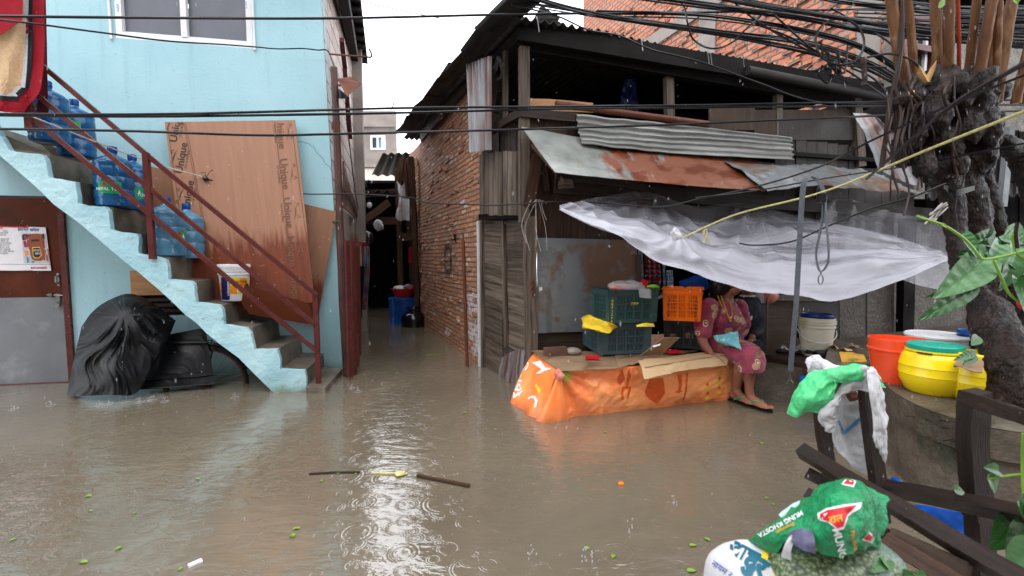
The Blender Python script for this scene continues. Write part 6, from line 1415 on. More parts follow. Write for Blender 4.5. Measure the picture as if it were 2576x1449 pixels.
def woman():
    P = lambda x, y, Y: atY(x, y, Y)
    t = T('person', 'seated woman in a maroon floral dress and green sandals with her hand on the bench', 'person', P(1850, 995, 3.7))
    m = MB(); hips = P(1808, 866, 3.98); chest = P(1818, 800, 3.97); neck = P(1828, 752, 3.93); hc = P(1838, 712, 3.90)
    X = V((.75, -.66, 0)); S_ = V((-.66, -.75, 0))                # she faces X; S_ points to her right side (towards the camera and left)
    loft(m, [(hips, S_ * .17, X * .12), (P(1815, 835, 3.97), S_ * .15, X * .13), (chest, S_ * .16, X * .12), (P(1822, 768, 3.95), S_ * .15, X * .085), (neck, S_ * .055, X * .055), (P(1832, 735, 3.92), S_ * .05, X * .052)])
    head(m, hc, V((.95, -.3, -.08)), V((.3, .95, 0)), .98)
    sh = P(1781, 772, 3.84); el = P(1766, 848, 3.79); wr = P(1788, 889, 3.72)
    limb(m, [sh, el, wr], [.05, .042, .026]); hd = P(1812, 905, 3.66); hand(m, wr, hd - wr, V((0, -.35, .9)), V((-.2, -.9, .1)), .28, 1.0)
    s2 = P(1858, 770, 4.05); e2 = P(1872, 828, 4.02); w2 = P(1850, 852, 3.9); limb(m, [s2, e2, w2], [.05, .042, .028]); hand(m, w2, V((-.8, -.4, -.2)), V((0, -.2, 1)), V((0, 1, 0)), .5)
    kA, aA = P(1880, 902, 3.58), P(1852, 976, 3.70); kB, aB = P(1903, 896, 3.62), P(1884, 973, 3.60)
    limb(m, [P(1805, 872, 3.88), kA], [.085, .065]); limb(m, [P(1822, 868, 4.02), kB], [.085, .065])
    limb(m, [kA, kA.lerp(aA, .4) + V((-.015, .02, 0)), aA], [.062, .052, .034]); limb(m, [kB, kB.lerp(aB, .4) + V((-.015, .02, 0)), aB], [.062, .052, .034])
    feet = []
    for a, toe in ((aA, P(1893, 998, 3.55)), (aB, P(1921, 992, 3.48))):
        d = (toe - a); d.z = 0; d.normalize(); base = V((a.x, a.y, .045)); sd = V((-d.y, d.x, 0)); feet.append((base, d, sd))
        m.blob(base - d * .03 + V((0, 0, .005)), (.033, .033, .035), 14); limb(m, [a, base + d * .02 + V((0, 0, .03)), base + d * .09 + V((0, 0, .005)), base + d * .15 - V((0, 0, .008))], [.034, .034, .03, .024])
        loft(m, [(base - d * .03 - V((0, 0, .01)), sd * .026, UPV * .02), (base + d * .07 - V((0, 0, .008)), sd * .036, UPV * .022), (base + d * .15 - V((0, 0, .014)), sd * .042, UPV * .014)], 14, 5)
        for i, (o, L, r) in enumerate(((.032, .045, .0125), (.013, .04, .009), (-.003, .036, .0085), (-.018, .03, .008), (-.031, .024, .0075))):
            p = base + d * .145 + sd * o - V((0, 0, .014)); limb(m, [p, p + d * L * .6 + V((0, 0, .006)), p + d * L], [r, r, r * .85], 8)
    b = m.build('body', 'skin', t, smooth=180); remesh(b, .0042, 4)
    # black hair, drawn back and falling behind the shoulder
    h = MB(); h.blob(hc + V((-.03, .012, .035)), (.1, .095, .1), 26, nz=.06, nf=14); h.blob(hc + V((-.08, .02, -.03)), (.065, .07, .08), 24, nz=.1, nf=14)
    limb(h, [hc + V((-.1, .0, .0)), P(1795, 745, 3.95), P(1768, 775, 3.96), P(1757, 812, 3.98)], [.07, .06, .05, .02]); hb = h.build('hair', 'hair', t, smooth=180); remesh(hb, .006, 2)
    # dress
    d = MB(); loft(d, [(P(1806, 876, 3.97), S_ * .21, X * .17), (P(1812, 848, 3.96), S_ * .195, X * .18), (P(1814, 832, 3.96), S_ * .17, X * .165), (P(1820, 812, 3.94), S_ * .175, X * .18), (P(1820, 792, 3.94), S_ * .17, X * .15), (P(1822, 770, 3.95), S_ * .165, X * .10), (P(1824, 758, 3.94), S_ * .12, X * .075)], 28)
    limb(d, [sh + V((.01, 0, .0)), sh.lerp(el, .5) + V((-.01, 0, 0)), sh.lerp(el, .80) + V((-.005, -.005, 0))], [.075, .078, .074]); limb(d, [s2, s2.lerp(e2, .75)], [.07, .068])
    loft(d, [(P(1802, 874, 3.96), V((.1, -.10, .0)) * .4 + S_ * .17, UPV * .10), (P(1842, 882, 3.82), S_ * .19, UPV * .10), (P(1880, 893, 3.65), S_ * .17 + V((0, 0, 0)), UPV * .105), (P(1898, 905, 3.57), S_ * .15, UPV * .10 + X * .03)], 24)
    loft(d, [(P(1893, 893, 3.60), S_ * .165, X * .075), (P(1891, 912, 3.59), S_ * .165, X * .095), (P(1889, 932, 3.58), S_ * .15, X * .095)], 24, 6)
    db = d.build('dress', 'floral_dress', t, smooth=180); remesh(db, .0075, 5)
    dm = db.modifiers.new('folds', 'DISPLACE'); tx = bpy.data.textures.new('folds', 'CLOUDS'); tx.noise_scale = .06; dm.texture = tx; dm.strength = .022; dm.mid_level = .5
    # light blue cloth tied at the waist
    Pc = patch([[P(1794, 845, 3.74), P(1825, 840, 3.68), P(1856, 833, 3.72)], [P(1802, 858, 3.71), P(1830, 852, 3.64), P(1858, 847, 3.66)], [P(1822, 866, 3.66), P(1845, 866, 3.58), P(1860, 862, 3.58)], [P(1850, 872, 3.57), P(1858, 876, 3.54), P(1865, 880, 3.53)]])
    MB().surf(rumple(Pc, .012, 16), 26, 26, th=.006).build('waist_cloth', 'teal_cloth', t, smooth=70)
    # necklaces
    for k in range(2):
        pts = spline([P(1806 + 8 * k, 745, 3.86), P(1812 + 8 * k, 762, 3.80), P(1826 + 2 * k, 784, 3.765), P(1838, 800 + 8 * k, 3.755), P(1842, 782, 3.80), P(1834, 755, 3.85)], 34); q = MB()
        for p in pts: q.blob(p, (.0055, .0055, .0055), 8)
        q.build('necklace', 'bead_gold', t, smooth=60)
    q = MB(); w3 = wr + (hd - wr).normalized() * -.015; dd = (hd - wr).normalized(); x = dd.cross(UPV).normalized(); y = x.cross(dd)
    q.tube([w3 + x * .03 * cos(a) + y * .027 * sin(a) for a in [2 * pi * i / 20 for i in range(21)]], .003, 6, cap=False); q.build('bangle', 'ink_red', t)
    for base, dr, sd in feet:
        s3 = MB(); outl = [(-.075, .0), (-.06, .034), (0, .038), (.08, .045), (.15, .05), (.195, .03), (.205, 0), (.195, -.03), (.15, -.046), (.08, -.042), (0, -.036), (-.06, -.032)]
        s3.prism([base + dr * a + sd * b + V((0, 0, -.031)) for a, b in outl], UPV * -.016); so_ = s3.build('sandal', 'sandal_black', t, smooth=0)
        st = MB(); c = base + dr * .125 + sd * .018 + V((0, 0, .012))
        for sg in (-1, 1): st.tube(spline([c, base + dr * .09 + sd * (.03 * sg + .005) + V((0, 0, .022)), base + dr * .02 + sd * .046 * sg + V((0, 0, -.02))], 10), .0055, 6)
        st.build('sandal_strap', 'strap_green', so_)
woman()
def man():
    P = lambda x, y, Y: atY(x, y, Y)
    t = T('person', 'man in a dark navy jacket sitting behind the woman, hand on his knee', 'person', P(1880, 930, 4.25)); X = V((.1, -1, 0)); S_ = V((-1, -.1, 0))
    m = MB(); hc = P(1880, 712, 4.28)
    loft(m, [(P(1880, 870, 4.35), S_ * .15, X * .11), (P(1880, 800, 4.36), S_ * .16, X * .1), (P(1880, 765, 4.36), S_ * .14, X * .08), (P(1880, 745, 4.33), S_ * .055, X * .055), (P(1880, 730, 4.31), S_ * .05, X * .05)])
    head(m, hc, V((-.45, -.9, 0)), V((-.9, .45, 0)), 1.0)
    wr = P(1890, 848, 4.06); hand(m, wr, P(1899, 868, 4.0) - wr, V((.2, -.8, .5)), V((-1, -.1, 0)), .5, 1.0); limb(m, [P(1912, 782, 4.36), P(1906, 828, 4.22), wr], [.045, .04, .028])
    for dx in (-22, 14): limb(m, [P(1880 + dx, 872, 4.35), P(1884 + dx, 885, 4.02)], [.08, .065]); limb(m, [P(1884 + dx, 885, 4.02), P(1884 + dx, 975, 4.05)], [.062, .04])
    b = m.build('body', 'skin', t, smooth=180); remesh(b, .0055, 4)
    d = MB(); loft(d, [(P(1880, 878, 4.34), S_ * .18, X * .15), (P(1880, 830, 4.35), S_ * .175, X * .14), (P(1880, 785, 4.35), S_ * .19, X * .13), (P(1880, 757, 4.35), S_ * .16, X * .10), (P(1880, 745, 4.34), S_ * .075, X * .075)], 24)
    limb(d, [P(1910, 775, 4.36), P(1908, 828, 4.22), P(1893, 842, 4.10)], [.07, .062, .045]); limb(d, [P(1850, 775, 4.36), P(1848, 830, 4.3)], [.07, .06])
    jb = d.build('jacket', 'navy_cloth', t, smooth=180); remesh(jb, .008, 4); dm = jb.modifiers.new('folds', 'DISPLACE'); tx = bpy.data.textures.new('folds2', 'CLOUDS'); tx.noise_scale = .07; dm.texture = tx; dm.strength = .02
    d = MB()
    for dx in (-22, 14): limb(d, [P(1880 + dx, 872, 4.33), P(1884 + dx, 884, 4.0), P(1884 + dx, 960, 4.05)], [.095, .08, .06])
    tb = d.build('trousers', 'navy_cloth', t, smooth=180); remesh(tb, .01, 4)
    h = MB(); h.blob(hc + V((.0, .03, .05)), (.085, .095, .09), 24, nz=.08, nf=14); h.build('hair', 'hair', t)
    q = MB(); q.tube([P(1880, 744, 4.3) + S_ * .06 * cos(a) + X * .065 * sin(a) for a in [2 * pi * i / 24 for i in range(25)]], .008, 6, cap=False); q.build('collar', 'white_sack', t)
man()
# ============================================================ RIGHT SIDE: LEDGE, PLATFORM, BUCKETS
def ledge():
    t = T('wooden_ledge', 'low rough timber ledge between the seated people and the concrete platform', 'ledge', V((2.6, 3.9, 0)))
    a, b = atZ(1922, 893, .33), atZ(2232, 945, .33); back = V((.2, 1.0, 0))
    m = MB()
    for k in range(4): o = back * (.24 * k); m.beam(a + o + back * .1, b + o + back * .1, .22, .03, j=.004)
    m.build('ledge_boards', 'panel_wood', t, smooth=0); MB().beam(a + V((0, .0, -.055)), b + V((0, .0, -.055)), .05, .085, seg=3, wob=.01).build('ledge_beam', 'brown_wood', t, smooth=0)
    MB().tube([a + V((0, -.02, -.14)), b + V((0, -.02, -.14))], .03, 12).build('blue_pipe', 'blue_tarp', t)
    p = a + V((.08, .1, -.2)); MB().lathe([(.08, -.35), (.08, .04), (.085, .05)], c=p, n=20).build('ledge_support', 'stone', t); MB().box(a.lerp(b, .6) + V((0, .4, -.3)), (1.2, .5, .5)).build('ledge_block', 'dark_concrete', t, smooth=0)
    MB().tube([atZ(1926, 893, .35), atY(1930, 750, 4.0)], .008, 6).build('thin_pole', 'brown_wood', label='thin pole standing behind the man at the end of the ledge', cat='pole')
    p = atZ(2051, 893, .35); tb, b_ = pail('storage_bucket', 'dirty white bucket with a blue lid standing on the wooden ledge', p, .135, .33, ['dirty_white_plastic'], handle=(.22, .09, radians(-20)))
    l = MB().lathe([(.12, .325), (.125, .345), (.115, .36), (.11, .35), (.001, .35)], n=36).build('lid', 'navy_plastic', smooth=40, origin=(0, 0, 0)); l.location = (0, 0, 0); l.parent = tb
    stamp('faded_text', txt('SUPER'), 'ink_gold', b_, 2040, 860, 9, 0, off=.002, maxlen=.5)
    # rubbish on the ledge
    g = 'rubbish lying on the ledge'; rr = random.Random(11)
    for k, (x, y, s_, mt, n_, lab) in enumerate(((2060, 900, .09, 'black_rubber', 'plastic_scrap', 'black plastic wrapping crumpled in front of the white bucket'), (1995, 888, .08, 'aluminium_old', 'foil_scrap', 'grey foil tray left of the white bucket'), (2105, 878, .09, 'blue_tarp', 'plastic_scrap', 'scrap of blue plastic at the right of the white bucket'),
                                             (2128, 890, .13, 'cardboard', 'cardboard_scrap', 'brown crumpled carton behind the printed yellow carton'), (2150, 900, .13, 'pale_cardboard', 'printed_carton', 'torn yellow printed carton in the rubbish on the ledge'), (2185, 893, .10, 'cardboard', 'cardboard_scrap', 'brown torn carton flap beside the red bucket'), (2190, 925, .10, 'brown_wood', 'wood_scrap', 'dark bark scrap at the foot of the red bucket'), (2170, 915, .09, 'paper_white', 'paper_scrap', 'crumpled white paper on the yellow carton'))):
        p = atZ(x, y, .37); R = Matrix.Rotation(rr.uniform(-1, 1), 3, 'Z'); P = lambda u, v, p=p, s_=s_, R=R, k=k: p + R @ V(((u - .5) * s_ * 2.2, (v - .5) * s_ * 1.5, s_ * .5 * noise.noise(V((u * 3, v * 3, k * 5.1))) + s_ * .45))
        MB().surf(rumple(P, s_ * .22, 9, k), 12, 12, th=.004).build(n_, mt, smooth=25, label=lab, cat='rubbish', group=g)
    o = MB(); p = atZ(2152, 905, .46); o.surf(rumple(patch([[p + V((-.08, .05, .05)), p + V((.10, .05, .03))], [p + V((-.09, -.01, -.05)), p + V((.10, -.01, -.07))]]), .015, 12), 10, 16, th=.003); q = o.build('printed_carton', 'ink_gold', smooth=30, label='yellow carton side with green print leaning on the ledge rubbish', cat='rubbish', group=g)
    stamp('carton_print', txt('LUBRI', .01), 'ink_green', q, 2147, 905, 10, 175, off=.003)
    m = MB(); c = atZ(2118, 908, .385); m.lathe([(.05, 0), (.055, .02), (.05, .02), (.045, .005), (.001, .004)], c=c, n=24).build('shallow_lid', 'pale_cardboard', label='shallow round tin lid lying in the ledge rubbish', cat='lid')
    m = MB().blob(atZ(1960, 884, .36), (.03, .022, .02), 14); m.tube([atZ(1963, 885, .36), atZ(2030, 893, .355)], .006, 6); m.build('ladle', 'black_rubber', label='black ladle lying along the ledge', cat='ladle')
ledge()
PZ = .44
def platform():
    t = T('tree_platform', 'round concrete platform edge around the tree, mossy and cracked', 'platform', V((2.6, 2.6, 0)))
    top = [(2075, 905), (2160, 925), (2208, 948), (2232, 972), (2262, 993), (2310, 1018), (2370, 1040), (2440, 1060), (2540, 1080), (2700, 1095)]
    bot = [(2090, 1040), (2170, 1090), (2215, 1120), (2243, 1142), (2272, 1158), (2320, 1172), (2380, 1184), (2450, 1196), (2560, 1206), (2720, 1216)]
    A = [atZ(x, y, PZ) for x, y in top]; 
    def P(u, v):
        p = cr(A, v); q = V((p.x, p.y, 0)); out = V((-.55, -.83, 0)); lip = .03 if u < .18 else (0 if u > .2 else .0)
        z = PZ * (1 - u * 1.9); n = .012 * noise.noise(V((v * 16, u * 5, 1))) + .02 * noise.noise(V((v * 5, u * 3, 7)))
        return V((p.x, p.y, z)) + out * (lip + n)
    MB().surf(P, 60, 120).build('platform_side', 'dark_concrete', t, smooth=50)
    ring = [cr(A, i / 60) + V((-.55, -.83, 0)) * .03 for i in range(61)]
    poly = ring + [V((6, 2.2, PZ)), V((6, 5.5, PZ)), V((2.9, 4.1, PZ))]
    m = MB(); c = sum(poly, V((0, 0, 0))) / len(poly); m.add([c] + [V((p.x, p.y, PZ + .002)) for p in poly], [(0, i + 1, (i + 1) % len(poly) + 1) for i in range(len(poly))]); m.build('platform_top', 'dark_concrete', t, smooth=0)
    rr = random.Random(4); m = MB()
    for k in range(5):
        x0 = rr.uniform(2240, 2400); y0 = rr.uniform(1040, 1120); Y = 2.6
        pts = [(x0 + i * 22, y0 + i * 5 + rr.uniform(-7, 7)) for i in range(6)]; v, f = GEO['platform_side'] if 'platform_side' in GEO else (None, None); tr = BVHTree.FromPolygons([tuple(p) for p in v], f)
        q = []
        for x, y in pts:
            d = ray(x, y).normalized(); h = tr.ray_cast((0, 0, HC), d)
            if h[0]: q.append(h[0])
        if len(q) > 2: MB().tube(q, .002, 4).build('crack', 'black_rubber', t)
    # red bucket, yellow barrels, white bucket lid
    c = atZ(2252, 958, PZ + .002); p, b = pail('bucket', 'large orange red bucket with a chipped rim on the concrete platform', c, .145, .262, ['orange_bucket'], rib=False, taper=.78)
    MB().box(c + V((.08, -.14, .24)), (.03, .012, .03)).build('handle_lug', 'orange_bucket', p, smooth=0)
    def barrel(name, x, y, R, H, lab, lid):
        c = atZ(x, y, PZ + .002); t = T(name, lab, 'barrel', c, 'yellow plastic barrels on the platform')
        prof = [(.001, .002), (R * .72, 0), (R * .80, H * .04), (R * .97, H * .25), (R * 1.0, H * .38), (R * 1.015, H * .385), (R * 1.0, H * .40), (R * 1.0, H * .55), (R * 1.015, H * .56), (R * 1.0, H * .575), (R * .95, H * .72), (R * .86, H * .82), (R * .8, H * .84), (R * .86, H * .85), (R * .86, H * .88), (R * .78, H * .89), (R * .78, H * .94), (.001, H * .94)]
        MB().lathe(prof, c=c, n=44).build('barrel_body', 'yellow_plastic', t, smooth=35)
        if lid: MB().lathe([(R * .80, H * .88), (R * .82, H * .9), (R * .82, H * .98), (R * .78, H * 1.0), (R * .7, H * 1.0), (R * .68, H * .985), (.001, H * .985)], c=c, n=44).build('barrel_lid', lid, t, smooth=35)
        m = MB(); a = [c + V((R * .88 * cos(q), R * .88 * sin(q), H * .85)) for q in [pi * 1.08 + i * .1 for i in range(6)]]; m.tube(a, .004, 5); m.build('barrel_wire', 'black_rubber', t)
        return t
    barrel('barrel', 2345, 985, .152, .272, 'yellow plastic barrel with a turquoise screw lid on the platform', 'green_lid')
    barrel('barrel', 2452, 1002, .132, .25, 'second yellow barrel half hidden under brown cardboard by the tree', 'yellow_plastic')
    c = atZ(2352, 925, PZ + .002); pail('bucket', 'wide white bucket with a flat lid behind the yellow barrel', c, .165, .225, ['white_plastic'], lid='white_plastic', rib=False)
    c = atZ(2455, 935, PZ + .002); pail('bucket', 'navy and blue plastic bucket between the barrels and the tree trunk', c, .10, .26, ['navy_plastic'], lid='blue_plastic', handle=(.22, .1, radians(200)))
    P = patch([[atY(2405, 905, 2.35), atY(2440, 898, 2.4), atY(2470, 905, 2.35)], [atY(2400, 922, 2.2), atY(2440, 910, 2.25), atY(2475, 915, 2.2)], [atY(2398, 918, 2.15), atY(2435, 930, 2.1), atY(2470, 938, 2.1)]])
    MB().surf(rumple(P, .008, 14), 14, 18, th=.004).build('cardboard_sheet', 'cardboard', label='brown cardboard piece lying over the second yellow barrel', cat='cardboard')
platform()

# ============================================================ TREE
def tree():
    D = 2.75; P = lambda x, y, Y=D: atY(x, y, Y)
    t = T('pollarded_tree', 'thick dark pollarded tree with pale brown straight shoots on the right', 'tree', V((3.0, 2.6, PZ)))
    m = MB(); nz = dict(n=22, nz=.42, nf=7)
    R = lambda pts, r: (spline([P(*q) for q in pts], 26), [cr([V((x, 0, 0)) for x in r], i / 26).x for i in range(27)])
    def lm(pts, r, **k): a, b = R(pts, [x * .82 for x in r]); m.tube(a, b, k.get('n', 22), nz=k.get('nz', .24), nf=k.get('nf', 7)); m.blob(a[0], (b[0],) * 3, 16, nz=.3, nf=8); m.blob(a[-1], (b[-1],) * 3, 16, nz=.3, nf=8)
    lm([(2560, 1120, 2.25), (2545, 990, 2.25), (2520, 870, 2.35), (2490, 780, 2.55)], [.17, .145, .12, .12])
    lm([(2600, 1200, 2.6), (2610, 1120, 2.6), (2600, 960, 2.6), (2620, 840, 2.65), (2660, 700, 2.7)], [.2, .18, .14, .12, .12])
    lm([(2495, 860, 2.6), (2468, 760, 2.62), (2430, 705, 2.66), (2408, 620, 2.72), (2400, 520, 2.78), (2372, 400, 2.85)], [.10, .075, .062, .065, .07, .1])
    lm([(2500, 840, 2.7), (2478, 680, 2.8), (2452, 560, 2.85), (2425, 450, 2.88), (2400, 350, 2.9)], [.095, .09, .095, .11, .14])
    lm([(2545, 760, 2.9), (2520, 600, 2.95), (2475, 450, 2.95), (2440, 350, 2.95)], [.055, .055, .06, .07])
    lm([(2570, 800, 2.8), (2600, 680, 2.95), (2620, 560, 3.05), (2570, 400, 3.1), (2530, 360, 3.0)], [.08, .07, .07, .08, .07])
    # lumpy pollard head
    rr = random.Random(12)
    for x, y, r, Y in ((2330, 240, .16, 2.9), (2390, 300, .20, 2.9), (2440, 270, .19, 2.95), (2480, 330, .13, 3.0), (2300, 300, .12, 2.85), (2350, 350, .15, 2.85), (2420, 380, .17, 2.9), (2450, 210, .12, 2.9), (2290, 235, .09, 2.85), (2500, 235, .10, 3.0), (2365, 210, .12, 2.8), (2460, 420, .10, 2.9)):
        m.blob(P(x, y, Y), (r * .74, r * .74, r * .82), 26, nz=.6, nf=9, seed=x)
    for k in range(60):
        x = rr.uniform(2265, 2500); y = rr.uniform(195, 430); r = rr.uniform(.025, .06); m.blob(P(x, y, 2.72 + rr.uniform(-.05, .1)), (r, r, r * rr.uniform(1, 2.2)), 14, nz=.5, nf=14, seed=k)
    tk = m.build('trunk', 'bark', t, smooth=180); remesh(tk, .011, 1, .3)
    dm = tk.modifiers.new('bark', 'DISPLACE'); tx = bpy.data.textures.new('barkt', 'MUSGRAVE' if False else 'CLOUDS'); tx.noise_scale = .03; tx.noise_depth = 5; dm.texture = tx; dm.strength = .022
    sh = [((2378, 260), (2345, 120), (2322, -40), .040), ((2387, 240), (2378, 90), (2366, -40), .028), ((2446, 250), (2442, 120), (2435, -40), .034), ((2471, 170), (2474, 80), (2476, -40), .03), ((2498, 205), (2497, 90), (2494, -40), .013),
          ((2515, 215), (2535, 70), (2545, -40), .03), ((2540, 220), (2570, 60), (2590, -60), .036), ((2562, 250), (2575, 120), (2600, -40), .026), ((2590, 240), (2615, 100), (2640, -60), .038), ((2640, 240), (2672, 120), (2710, -40), .03), ((2668, 240), (2705, 120), (2750, -40), .04), ((2458, 150), (2452, 60), (2440, -40), .02), ((2590, 180), (2596, 60), (2600, -40), .024)]
    for k, (a, b, c, r) in enumerate(sh):
        f = lambda q, Y: P(q[0] * 1.0 - 190 + (2446 - 2256) * 0 + 60, q[1], Y)
        Y = 2.78 + .05 * (k % 3)
        tx = lambda x: 1932 + (x - 1932) * 1.0
        pts = spline([P(tx(a[0]) - 85, a[1] + 20, Y + .05), P(tx(b[0]) - 85, b[1], Y - .02), P(tx(c[0]) - 85, c[1], Y - .05), P(tx(c[0] * 2.3 - b[0] * 1.3) - 85, c[1] - 260, Y - .1)], 20)
        MB().tube(pts, [r * (.8 - .14 * i / 20 + .06 * (i % 5 == 0)) for i in range(21)], 14, nz=.08, nf=14).build('shoot', 'red_shoot' if r < .015 else 'shoot_bark', t)
    m = MB()
    for a, b, c in (((2328, 205), (2316, 180), (2312, 165)), ((2330, 205), (2345, 175), (2356, 152)), ((2285, 250), (2295, 232), (2292, 225))):
        m = MB().beam(P(*a, 2.7), P(*b, 2.68), .03, .02, seg=2, wob=.01, taper=.8); m.beam(P(*b, 2.68), P(*c, 2.66), .02, .015, taper=.1); m.build('torn_wood', 'splinter', t, smooth=0)
    pass
    for k in range(16):
        x = rr.uniform(2225, 2420); y = rr.uniform(190, 330); L = rr.uniform(60, 300); pts = [P(x, y, 2.7)]
        for i in range(4): pts.append(P(x + rr.uniform(-16, 16), y + L * (i + 1) / 4, 2.66 + rr.uniform(-.03, .03)))
        MB().tube(spline(pts, 14), rr.uniform(.003, .008), 5, nz=.3, nf=30).build('aerial_root', 'root', t)
    for pts, r in (([(2268, -20), (2266, 100), (2258, 180), (2240, 260), (2230, 330), (2215, 430)], .014), ([(2262, 230), (2258, 300), (2262, 420)], .018), ([(2170, 145), (2175, 190), (2172, 215)], .014), ([(2182, 144), (2240, 135), (2290, 150), (2315, 172)], .006)):
        MB().tube(spline([P(x, y, 2.72) for x, y in pts], 20), r, 7, nz=.4, nf=20).build('aerial_root', 'root', t)
    # old lashings
    m = MB(); c = P(2412, 500, 2.72)
    for k in range(4): m.tube(spline([P(2376, 463 + k * 3, 2.7), P(2400, 478 + k * 4, 2.62), P(2450, 468 + k * 3, 2.68)], 14), .005, 5)
    m.build('cable_lashing', 'cable_black', label='black cable lashed round the upper tree trunk', cat='cable'); m = MB()
    for k in range(10): a = P(2376, 515, 2.66) + V((random.uniform(-.02, .02), 0, random.uniform(-.02, .02))); m.tube(spline([a, a + V((-.03, 0, -.03)), a + V((random.uniform(-.1, -.04), 0, random.uniform(-.1, -.05)))], 8), .005, 5)
    m.build('rope_end', 'rope_white', label='frayed pale rope end tied to the tree trunk', cat='rope')
tree()

# ============================================================ LEAVES
def leaf_surf(m, base, tip, wdt, nrm, curl=.12, heart=False, mi=0):
    base, tip = V(base), V(tip); d = tip - base; L = d.length; d.normalize(); s_ = d.cross(nrm).normalized(); n = s_.cross(d).normalized()
    def P(u, v):
        x = (v - .5) * 2
        wq = (max(0, sin(pi * min(1, u ** .7))) ** .85 if not heart else max(0, sin(pi * min(1, (u * .95 + .05) ** .6))) ** .8) * wdt * .5
        rip = .014 * L * sin(u * 40 - abs(x) * 6) * min(1, abs(x) * 3) * (1 - abs(x))
        return base + d * (L * u - (.10 * L * abs(x) ** 1.5 * (1 - u) if heart else 0)) + s_ * (x * wq) + n * (abs(x) * wq * .35 - curl * L * u * u + rip)
    m.surf(P, 30, 14, mi=mi)
def foliage():
    t = T('climbing_vine', 'climbing vine with large wet heart shaped leaves in front of the tree trunk', 'vine', atY(2500, 760, 1.7)); P = atY
    for a, b, w_, mt, Y in (((2478, 648), (2364, 748), .125, 'leaf_pale', 1.62), ((2512, 628), (2420, 640), .085, 'leaf_green', 1.66), ((2514, 615), (2484, 700), .075, 'leaf_pale', 1.64), ((2508, 640), (2478, 705), .10, 'leaf_green', 1.68), ((2525, 590), (2580, 610), .12, 'leaf_green', 1.7), ((2500, 600), (2440, 605), .07, 'leaf_green', 1.68), ((2530, 640), (2590, 690), .1, 'leaf_pale', 1.68), ((2475, 600), (2500, 568), .05, 'leaf_green', 1.66), ((2440, 722), (2325, 805), .07, 'leaf_green', 1.62), ((2440, 718), (2340, 745), .035, 'leaf_green', 1.64), ((2560, 700), (2600, 800), .12, 'leaf_green', 1.6), ((2560, 620), (2530, 730), .10, 'leaf_pale', 1.66), ((2600, 620), (2660, 740), .13, 'leaf_green', 1.6), ((2420, 590), (2470, 650), .06, 'leaf_green', 1.63)):
        m = MB(); leaf_surf(m, P(*a, Y), P(*b, Y - .04), w_, V((.15, -1, .35)), heart=True); l = m.build('leaf', mt, t, smooth=60)
    m = MB()
    for pts in ([(2308, 543), (2330, 552), (2380, 570), (2430, 605), (2460, 640), (2475, 652), (2520, 645), (2580, 630)], [(2500, 655), (2520, 700), (2540, 740), (2580, 770)], [(2545, 590), (2560, 640), (2600, 660)]): m.tube(spline([P(x, y, 1.58) for x, y in pts], 30), .0045, 6)
    m.build('stem', 'stem_green', t); m = MB(); leaf_surf(m, P(2366, 562, 1.58), P(2385, 572, 1.57), .012, V((0, -1, .3))); leaf_surf(m, P(2330, 552, 1.58), P(2306, 540, 1.57), .01, V((0, -1, .3))); m.build('young_leaf', 'stem_green', t)
    MB().tube(spline([P(2560, 560, 1.5), P(2556, 590, 1.5), P(2560, 625, 1.5)], 10), .006, 6).build('dry_stem', 'root', t)
    MB().blob(P(2577, 765, 1.6), (.02, .02, .02), 16, nz=.4, nf=40).build('flower', 'petal_red', label='small red flower at the right picture edge', cat='flower')
    t = T('low_plant', 'green plant growing beside the dark fence post at the lower right', 'plant', atY(2540, 1350, 1.2))
    for a, b, w_, mt, Y in (((2560, 1300), (2500, 1390), .09, 'leaf_green', 1.25), ((2590, 1310), (2545, 1420), .10, 'leaf_green', 1.22), ((2485, 1195), (2512, 1245), .055, 'leaf_pale', 1.3), ((2512, 1185), (2478, 1175), .04, 'leaf_green', 1.3), ((2400, 1232), (2430, 1238), .03, 'leaf_green', 1.35), ((2560, 1260), (2600, 1330), .08, 'leaf_green', 1.2), ((2600, 1370), (2540, 1449), .10, 'leaf_pale', 1.2)):
        m = MB(); leaf_surf(m, P(*a, Y), P(*b, Y), w_, V((0, -.8, .7)), heart=True); m.build('leaf', mt, t, smooth=60)
    MB().tube(spline([P(2573, 1090, 1.28), P(2572, 1180, 1.28), P(2578, 1300, 1.25)], 16), .004, 6).tube(spline([P(2572, 1193, 1.28), P(2540, 1196, 1.29), P(2485, 1205, 1.3)], 12), .0035, 6).build('stem', 'stem_green', t)
    t = T('seedling', 'young plant with round leaves in front of the green sack', 'plant', atY(2240, 1440, 1.05))
    for a, b, w_ in (((2226, 1412), (2196, 1438), .03), ((2228, 1410), (2244, 1436), .028), ((2262, 1450), (2296, 1442), .035), ((2220, 1452), (2186, 1468), .035), ((2300, 1440), (2330, 1452), .03)):
        m = MB(); leaf_surf(m, P(*a, 1.03), P(*b, 1.0), w_, V((0, -.6, .8)), heart=True); m.build('leaf', 'leaf_green', t, smooth=60)
    MB().tube(spline([P(2224, 1408, 1.03), P(2240, 1450, 1.03), P(2245, 1500, 1.03)], 12), .003, 6).build('stem', 'stem_green', t)
    t = T('leafy_sprig', 'small sprig of leaves between the second yellow barrel and the trunk', 'plant', atY(2440, 905, 2.2))
    for a, b, w_ in (((2452, 890), (2427, 917), .05), ((2455, 885), (2405, 905), .04), ((2460, 845), (2447, 868), .05)):
        m = MB(); leaf_surf(m, P(*a, 2.15), P(*b, 2.12), w_, V((0, -1, .5))); m.build('leaf', 'leaf_green', t, smooth=60)
